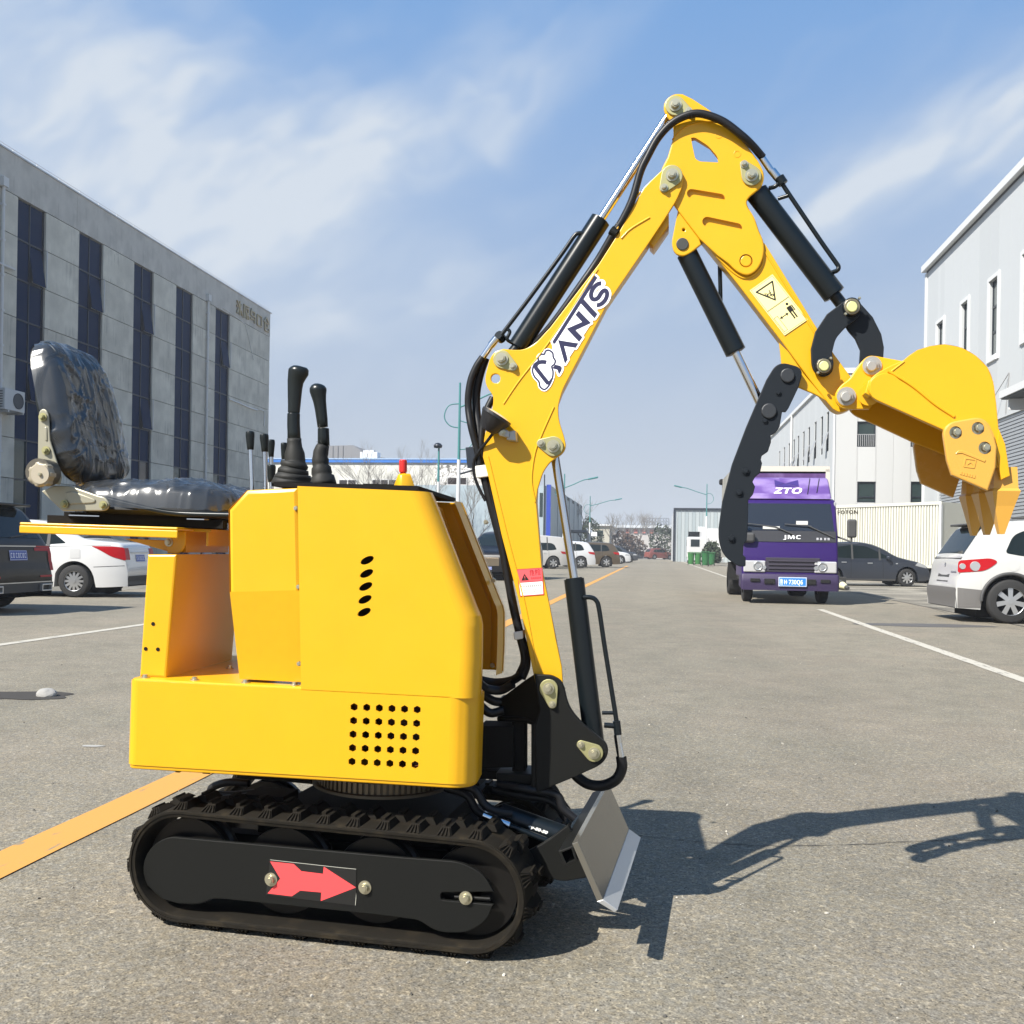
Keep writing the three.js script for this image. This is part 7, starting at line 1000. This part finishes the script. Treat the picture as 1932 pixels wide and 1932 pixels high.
{ // cream container body behind the hatchback
  const p0 = at(1577, 957, 42), p1 = at(1776, 943, 37.8), dir = p1.clone().sub(p0); dir.y = 0; const L = dir.length(), yaw = dirYaw(dir.normalize()), top = (p0.y + p1.y) / 2, o = p0.clone(); o.y = 0;
  const t = thing('cream_container', 'cream ribbed cargo container on a dark chassis, behind the dark hatchback', 'container', o, yaw), add = (n, g, m, par = t) => mesh(n, clean(g), m, par), bot = 0.62;
  const M_c = mat(0.55, 0.545, 0.475, 0.6), M_c2 = mat(0.50, 0.495, 0.43, 0.6), w = add('container_wall', M(box(L + 2.5, top - bot - 0.02, 2.2, (L - 2.5) / 2, (top + bot) / 2, -1.16)), M_c2), n = 40;
  for (let k = 0; k < n; k++) add('wall_rib', box(L / n * 0.62, top - bot - 0.24, 0.05, (k + 0.5) * L / n, (top + bot) / 2, -0.035), k % 5 ? M_c : M_c2);
  add('top_rail', box(L + 0.05, 0.12, 0.08, L / 2, top - 0.05, -0.02), M_c); add('bottom_rail', box(L + 0.05, 0.12, 0.08, L / 2, bot + 0.05, -0.02), M_c2); add('corner_post', M(box(0.1, top - bot, 0.1, L - 0.03, (top + bot) / 2, -0.02)), M_trim);
  add('maker_name', quad(V3(0.05, top - 0.42, 0.002), V3(1.25, top - 0.42, 0.002), V3(1.25, top - 0.16, 0.002), V3(0.05, top - 0.16, 0.002)), new THREE.MeshStandardMaterial({ map: print(512, 110, (x) => { x.fillStyle = '#3b352b'; x.font = 'bold 92px sans-serif'; x.textBaseline = 'middle'; x.save(); x.translate(6, 58); x.scale(1.5, 1); x.fillText('FOTON', 0, 0); x.restore(); }), alphaTest: 0.5, roughness: 0.6, side: THREE.DoubleSide }));
  add('chassis', M(box(L, 0.3, 1.6, L / 2, bot - 0.18, -1.1), box(1.3, 0.5, 0.5, L * 0.86, 0.4, -0.4)), M_under);
  for (const x of [L * 0.62, L * 0.78]) add('wheel', new THREE.CylinderGeometry(0.45, 0.45, 0.3, 24).rotateX(Math.PI / 2).translate(x, 0.45, -0.5), M_tyre);
}
{ // white lorry far off by the shed
  const V = 104, px = (x, y) => onFront(x, y, V), u = px(1328, 1040)[0], b = plot('white_lorry', 'white lorry cab by the ribbed grey shed in the distance', 'truck', u, V), add = (n, g, m) => mesh(n, clean(g), m, b.o);
  add('cab', rbox(2.3, 2.3, 2.2, -0.6, 1.6, -1.2, 0.2), mat(0.5, 0.5, 0.5, 0.5)); add('windscreen', box(0.9, 0.75, 0.03, -0.9, 2.1, -0.09), M_cglass); add('side_window', box(0.02, 0.6, 0.9, -1.755, 2.1, -1.0), M_cglass); add('cargo_box', box(2.3, 3.2, 5, 1.0, 2.1, -4.6), mat(0.55, 0.55, 0.55, 0.6)); add('bumper', box(2.2, 0.4, 0.2, -0.6, 0.5, -0.1), mat(0.45, 0.45, 0.45, 0.5));
  for (const x of [-1.5, 0.3]) add('wheel', new THREE.CylinderGeometry(0.45, 0.45, 0.3, 20).rotateZ(Math.PI / 2).translate(x, 0.45, -0.8), M_tyre);
}
farCar('red_car', 'small dull red car by the far boundary wall', 1268, 150, carPaint(0.20, 0.05, 0.035), true, { twist: 0.5 });
// ---------- lamps, bins, odds and ends, plants ----------
const M_teal = mat(0.05, 0.20, 0.20, 0.4), M_white2 = mat(0.6, 0.61, 0.61, 0.4);
function streetLamp(label, px, yTop, d, side, o = {}) { // pole with a reaching arm; side -1 reaches left, +1 right
  const p = at(px, 1040, d), top = at(px, yTop, d).y; p.y = 0;
  const t = thing('street_lamp', label, 'street lamp', p, 0, 'street lamps'), s = side, add = (n, g, m) => mesh(n, clean(g), m, t), mid = top * (o.split ?? 0.6), k = o.k ?? 1;
  add('pole', rod(V3(0, 0, 0), V3(0, mid, 0), 0.10 * k, 14, 0.075 * k), M_white2); add('upper_pole', rod(V3(0, mid, 0), V3(0, top, 0), 0.06 * k, 12, 0.04 * k), M_teal);
  const ay = top - (o.drop ?? 0.9), r = o.reach ?? 1.7; add('arm', tube([V3(0, ay - 0.1, 0), V3(s * r * 0.35, ay + 0.12, 0), V3(s * r * 0.8, ay + 0.45, 0), V3(s * r * 1.05, ay + 0.55, 0)], 0.035 * k, 24, 8), M_teal);
  add('scroll', tube([V3(0, ay + 0.05, 0), V3(-s * 0.45, ay - 0.05, 0), V3(-s * 0.62, ay - 0.5, 0), V3(-s * 0.4, ay - 0.85, 0), V3(0, ay - 0.95, 0)], 0.025 * k, 24, 6), M_teal);
  if (o.scroll2) add('scroll', tube([V3(0, mid + 1.6, 0), V3(s * 0.5, mid + 1.4, 0), V3(s * 0.65, mid + 0.95, 0), V3(s * 0.4, mid + 0.5, 0), V3(0, mid + 0.4, 0)], 0.022 * k, 24, 6), M_teal);
  add('lamp_head', rbox(0.75, 0.12, 0.26, 0, 0, 0, 0.05).rotateZ(s * 0.22).translate(s * (r * 1.05 + 0.35), ay + 0.62, 0), M_teal);
  if (o.panel) add('solar_panel', M(rbox(0.62, 0.85, 0.04, 0, 0, 0, 0.01).rotateZ(0.1).translate(s * 0.62, mid + 0.1, 0.1), rod(V3(0, mid - 0.6, 0), V3(s * 1.5, mid - 0.15, 0), 0.04, 8)), M_frame);
  if (o.box) add('solar_panel', rbox(0.6, 0.5, 0.05, 0, 0, 0, 0.01).rotateX(-0.5).translate(s * 0.45, mid - 1.2, 0), M_white2);
  return t;
}
streetLamp('tall teal and white street lamp with solar panel, just left of the boom', 863, 722, 40, 1, { scroll2: true, panel: true, split: 0.6, reach: 1.5 });
streetLamp('teal street lamp head reaching right, behind the boom cylinder rod', 1063, 894, 70, 1, { reach: 1.6 });
streetLamp('slim street lamp alone against the sky right of the boom cylinder', 1112, 936, 100, 1, { reach: 2.4, box: true });
streetLamp('street lamp reaching left in front of the ribbed grey shed', 1332, 913, 90, -1, { reach: 2.2, box: true });
{ // short lamp on a post by the workshop
  const p = at(825, 1040, 52); p.y = 0; const h = at(825, 845, 52).y, t = thing('yard_lamp', 'short yard lamp with a round black head in front of the workshop fascia', 'lamp', p);
  mesh('pole', clean(M(rod(V3(0, 0, 0), V3(0, h * 0.72, 0), 0.07, 12))), M_white2, t); mesh('upper_pole', clean(rod(V3(0, h * 0.72, 0), V3(0, h, 0), 0.07, 10, 0.05)), M_teal, t);
  mesh('lamp_head', clean(new THREE.LatheGeometry([[0, -0.12], [0.2, -0.1], [0.24, 0.02], [0.14, 0.14], [0, 0.18]].map((q) => new THREE.Vector2(...q)), 20).translate(-0.05, h + 0.1, 0)), M_frame, t);
}
{ // wheeled bins by the far kerb
  const M_bin = mat(0.03, 0.15, 0.035, 0.5), M_bin2 = mat(0.015, 0.11, 0.03, 0.5);
  for (const [x, d, k, m, lab] of [[1304, 84, 1, M_bin, 'leftmost green wheeled bin of the row by the ribbed shed'], [1317, 84, 1, M_bin, 'middle green wheeled bin of the row by the ribbed shed'], [1331, 78, 1.05, M_bin2, 'darker green wheeled bin in front of the right-hand lamp pole'], [1343, 83, 1, M_bin2, 'rightmost green wheeled bin, behind the thumb']]) {
    const p = at(x, 1040, d); p.y = 0; const t = thing('wheeled_bin', lab, 'bin', p, -PHI, 'green wheeled bins'), g = new THREE.CylinderGeometry(0.40, 0.30, 0.95, 4, 1).rotateY(Math.PI / 4).scale(k, k, k).translate(0, 0.58 * k, 0);
    mesh('bin_body', clean(g.toNonIndexed()), m, t); mesh('lid', clean(rbox(0.62 * k, 0.07, 0.66 * k, 0, 1.1 * k, 0, 0.03)), m, t); mesh('wheel', clean(M(...[-1, 1].map((s) => new THREE.CylinderGeometry(0.1, 0.1, 0.05, 14).rotateZ(Math.PI / 2).translate(s * 0.24, 0.1, -0.2)))), M_tyre, t);
  }
}
{ // black and cream parking post lying on its side
  const a = gnd(1584, 1112), b = gnd(1626, 1116), d = b.clone().sub(a), t = thing('fallen_marker_cone', 'black cone with a cream label lying on its side right of the truck', 'cone', a.clone(), dirYaw(d.clone().normalize())), L = 0.62;
  mesh('cone', clean(rod(V3(0, 0.16, 0), V3(L, 0.06, 0), 0.15, 20, 0.04)), M_plastic, t); mesh('cone_base', clean(rbox(0.04, 0.4, 0.4, -0.02, 0.19, 0, 0.02).rotateZ(-0.12)), M_plastic, t); mesh('label_band', clean(rod(V3(L * 0.32, 0.129, 0), V3(L * 0.75, 0.085, 0), 0.118, 20, 0.069)), mat(0.6, 0.58, 0.36, 0.6), t);
  mesh('crumpled_sheet', clean(new THREE.IcosahedronGeometry(0.14, 1).scale(1.2, 0.5, 1).translate(-0.25, 0.07, 0.1)), mat(0.45, 0.46, 0.47, 0.8), t);
}
{ // pale stone on the road
  const p = gnd(87, 1314), g = new THREE.IcosahedronGeometry(0.05, 3), a = g.attributes.position;
  for (let i = 0; i < a.count; i++) { const v = V3(a.getX(i), a.getY(i), a.getZ(i)), k = 0.75 + 0.5 * fbm(v.x * 18 + 5, v.y * 18 + v.z * 13, 3, 8); a.setXYZ(i, v.x * k * 1.35, Math.max(-0.012, v.y * k * 0.9), v.z * k); } g.computeVertexNormals();
  const s = mesh(numbered('stone'), clean(g), mat(0.30, 0.29, 0.27, 0.9), scene); s.position.set(p.x, 0.014, p.z); tag(s, 'small pale stone lying on the painted shadow on the road at the left edge', 'stone');
  blot('painted_shadow', 38, 1312, 0.32, 0.20, mat(0.04, 0.035, 0.03, 0.9), 0.0035, 21);  // dark blot painted as the shadow of something outside the frame
}
// bare trees and shrubs: branching tapered limbs
function limbs(seed, h, r, spread, depth, split = 3) {
  const R = rng(seed), trunk = [], twigs = [];
  const grow = (p, d, len, rad, lv) => {
    const q = p.clone().addScaledVector(d, len * 0.5).add(V3((R() - 0.5), (R() - 0.3) * 0.4, (R() - 0.5)).multiplyScalar(len * 0.14)), e = q.clone().addScaledVector(d.clone().add(V3(R() - 0.5, R() * 0.3, R() - 0.5).multiplyScalar(0.4)).normalize(), len * 0.5), sg = lv > 1 ? 3 : 6;
    (lv < 2 ? trunk : twigs).push(rod(p, q, rad, sg, rad * 0.85), rod(q, e, rad * 0.85, sg, rad * 0.65));
    if (lv >= depth) return;
    const n = split + (R() < 0.5 ? 1 : 0); for (let k = 0; k < n; k++) { const a = R() * 2 * Math.PI, s = spread * (0.6 + 0.7 * R()), nd = d.clone().multiplyScalar(1).add(V3(Math.cos(a) * s, 0.15 + 0.3 * R(), Math.sin(a) * s)).normalize(); grow(R() < 0.5 ? e : q.clone().lerp(e, R()), nd, len * (0.62 + 0.2 * R()), rad * 0.55, lv + 1); }
  };
  grow(V3(0, 0, 0), V3(0, 1, 0), h * 0.34, r, 0); return [M(...trunk), M(...twigs)];
}
const M_bark = mat(0.10, 0.085, 0.07, 0.9), M_twig = mat(0.21, 0.19, 0.165, 0.9);
function bareTree(name, label, cat, p, h, r, seed, o = {}) { const t = thing(name, label, cat, p, o.turn ?? 0, o.group), [a, b] = limbs(seed, h, r, o.spread ?? 0.7, o.depth ?? 5, o.split ?? 3); mesh('trunk', a, M_bark, t); mesh('twigs', b, M_twig, t); return t; }
const on = (px, d) => { const p = at(px, 1040, d); p.y = 0; return p; };
bareTree('bare_tree', 'left of the two bare trees before the white workshop', 'tree', on(722, 86), 9.9, 0.12, 11, { group: 'bare trees before the workshop' });
bareTree('bare_tree', 'right of the two bare trees before the white workshop', 'tree', on(788, 86), 9.3, 0.11, 17, { group: 'bare trees before the workshop' });
bareTree('bare_tree', 'thin bare tree before the mottled wall, beside the boom hoses', 'tree', on(893, 84), 6.8, 0.09, 23);
[[345, 26, 2.6], [380, 28, 3.0], [412, 30, 3.2], [445, 33, 3.3], [470, 36, 3.2]].forEach(([x, d, h], k) => bareTree('bare_shrub', ['leftmost bare shrub at the foot of the office building', 'second bare shrub from the left along the office building', 'middle bare shrub of the row along the office building', 'bare shrub right of the window strip, before the building corner', 'rightmost bare shrub by the corner of the office building'][k], 'shrub', on(x, d + 12), h * 1.25, 0.05, 31 + k, { spread: 0.9, depth: 4, split: 4, group: 'bare shrubs along the office building' }));
[[1160, 140, 7], [1179, 175, 9], [1206, 190, 10], [1228, 185, 9], [1246, 180, 9], [1098, 120, 8]].forEach(([x, d, h], k) => bareTree('bare_tree', ['bare tree above the nose-out cars at the far left', 'bare tree left of the red signs at the road end', 'bare tree in front of the red signs at the road end', 'bare tree under the roof sign frame', 'bare tree right of the roof sign frame', 'bare tree behind the carport beyond the boom cylinder'][k], 'tree', on(x, d), h, 0.12, 51 + k, { depth: 4, group: 'bare trees at the far end of the road' }));
function bush(label, p, w, h, col, seed) { // evergreen mass of small leaf faces
  const t = thing('evergreen_bush', label, 'bush', p, 0, 'evergreen bushes at the far end of the road'), R = rng(seed), pos = [];
  for (let k = 0; k < 1400; k++) { const a = R() * 6.283, e = Math.acos(R() * 1.6 - 0.6), lump = 0.7 + 0.5 * vnoise(a * 1.5 + 3, e * 2, seed), rr = lump * (0.75 + 0.25 * R()), c = V3(Math.sin(e) * Math.cos(a) * w / 2 * rr, h * 0.45 + Math.cos(e) * h * 0.55 * rr, Math.sin(e) * Math.sin(a) * w / 2 * rr); for (let q = 0; q < 3; q++) pos.push(c.x + (R() - 0.5) * 0.5, Math.max(0, c.y + (R() - 0.5) * 0.5), c.z + (R() - 0.5) * 0.5); }
  const g = new THREE.BufferGeometry(); g.setAttribute('position', new THREE.Float32BufferAttribute(pos, 3)); g.computeVertexNormals(); mesh('crown', clean(g), col, t); mesh('trunk', clean(rod(V3(0, 0, 0), V3(0, h * 0.5, 0), 0.12, 8)), M_bark, t);
}
const M_leaf = mat(0.035, 0.05, 0.025, 0.8), M_leaf2 = mat(0.09, 0.055, 0.035, 0.8);
bush('dark evergreen bush right of the red signs, by the ribbed shed', on(1254, 150), 4.5, 5.4, M_leaf, 5); bush('brownish bush left of the red signs', on(1172, 160), 5, 4.6, M_leaf2, 6); bush('second brownish bush, just right of the first', on(1190, 162), 4.6, 4.0, M_leaf2, 7); bush('dark low bush behind the beige gatehouse', on(1113, 140), 4, 6, M_leaf, 8); bush('small green bush behind the right-hand bins', on(1341, 86), 1.6, 2.0, M_leaf, 9);
{ // far belt of bare woodland along the skyline
  const R = rng(77), pos = []; const belt = (u0, u1, v, h) => { for (let k = 0; k < (u1 - u0) * 9; k++) { const u = u0 + (u1 - u0) * R(), base = road(u, 0, v + 12 * R()), hh = h * (0.35 + 0.65 * fbm(u / 7, 1, 4, 3)) * (0.6 + 0.6 * R()), y = hh * R(), s = 0.35; const a = V3(base.x, y, base.z), b = a.clone().add(V3((R() - 0.5) * s, 0.6 + R() * 1.1, (R() - 0.5) * s)), c = a.clone().add(V3(0.1 + R() * 0.14, 0.25, 0.1)); pos.push(...a.toArray(), ...b.toArray(), ...c.toArray()); } };
  belt(-170, 70, 250, 9); belt(-330, -60, 300, 9); belt(60, 330, 300, 9);
  const g = new THREE.BufferGeometry(); g.setAttribute('position', new THREE.Float32BufferAttribute(pos, 3)); g.computeVertexNormals(); const o = mesh('far_woodland', clean(g), mat(0.14, 0.12, 0.10, 0.9), scene); o.userData.kind = 'stuff'; tag(o, 'hazy belt of bare woodland along the skyline', 'woodland');
}

{ // loose grit scattered on the road
  const R = rng(4), g = new THREE.IcosahedronGeometry(1, 0), n = 900, o = new THREE.InstancedMesh(g, mat(0.34, 0.33, 0.30, 0.9), n), m = new THREE.Matrix4(), q = new THREE.Quaternion(), c = new THREE.Color();
  for (let k = 0; k < n; k++) { const d = 1.9 + 9 * R() ** 1.7, x = (R() * 1.2 - 0.6) * d * 1.1, s = 0.0013 + 0.0042 * R() ** 4; q.setFromEuler(new THREE.Euler(R() * 6, R() * 6, R() * 6)); m.compose(V3(x, s * 0.4, -d), q, V3(s * (0.8 + R()), s * 0.7, s * (0.8 + R()))); o.setMatrixAt(k, m); const v = R() < 0.4 ? 0.25 : 0.8 + 0.6 * R(); o.setColorAt(k, c.setRGB(v, v * 0.97, v * 0.92)); }
  o.name = 'loose_grit'; o.castShadow = o.receiveShadow = true; o.userData.kind = 'stuff'; scene.add(o); tag(o, 'fine loose grit scattered over the asphalt in the foreground', 'grit');
}
renderer.render(scene, camera);
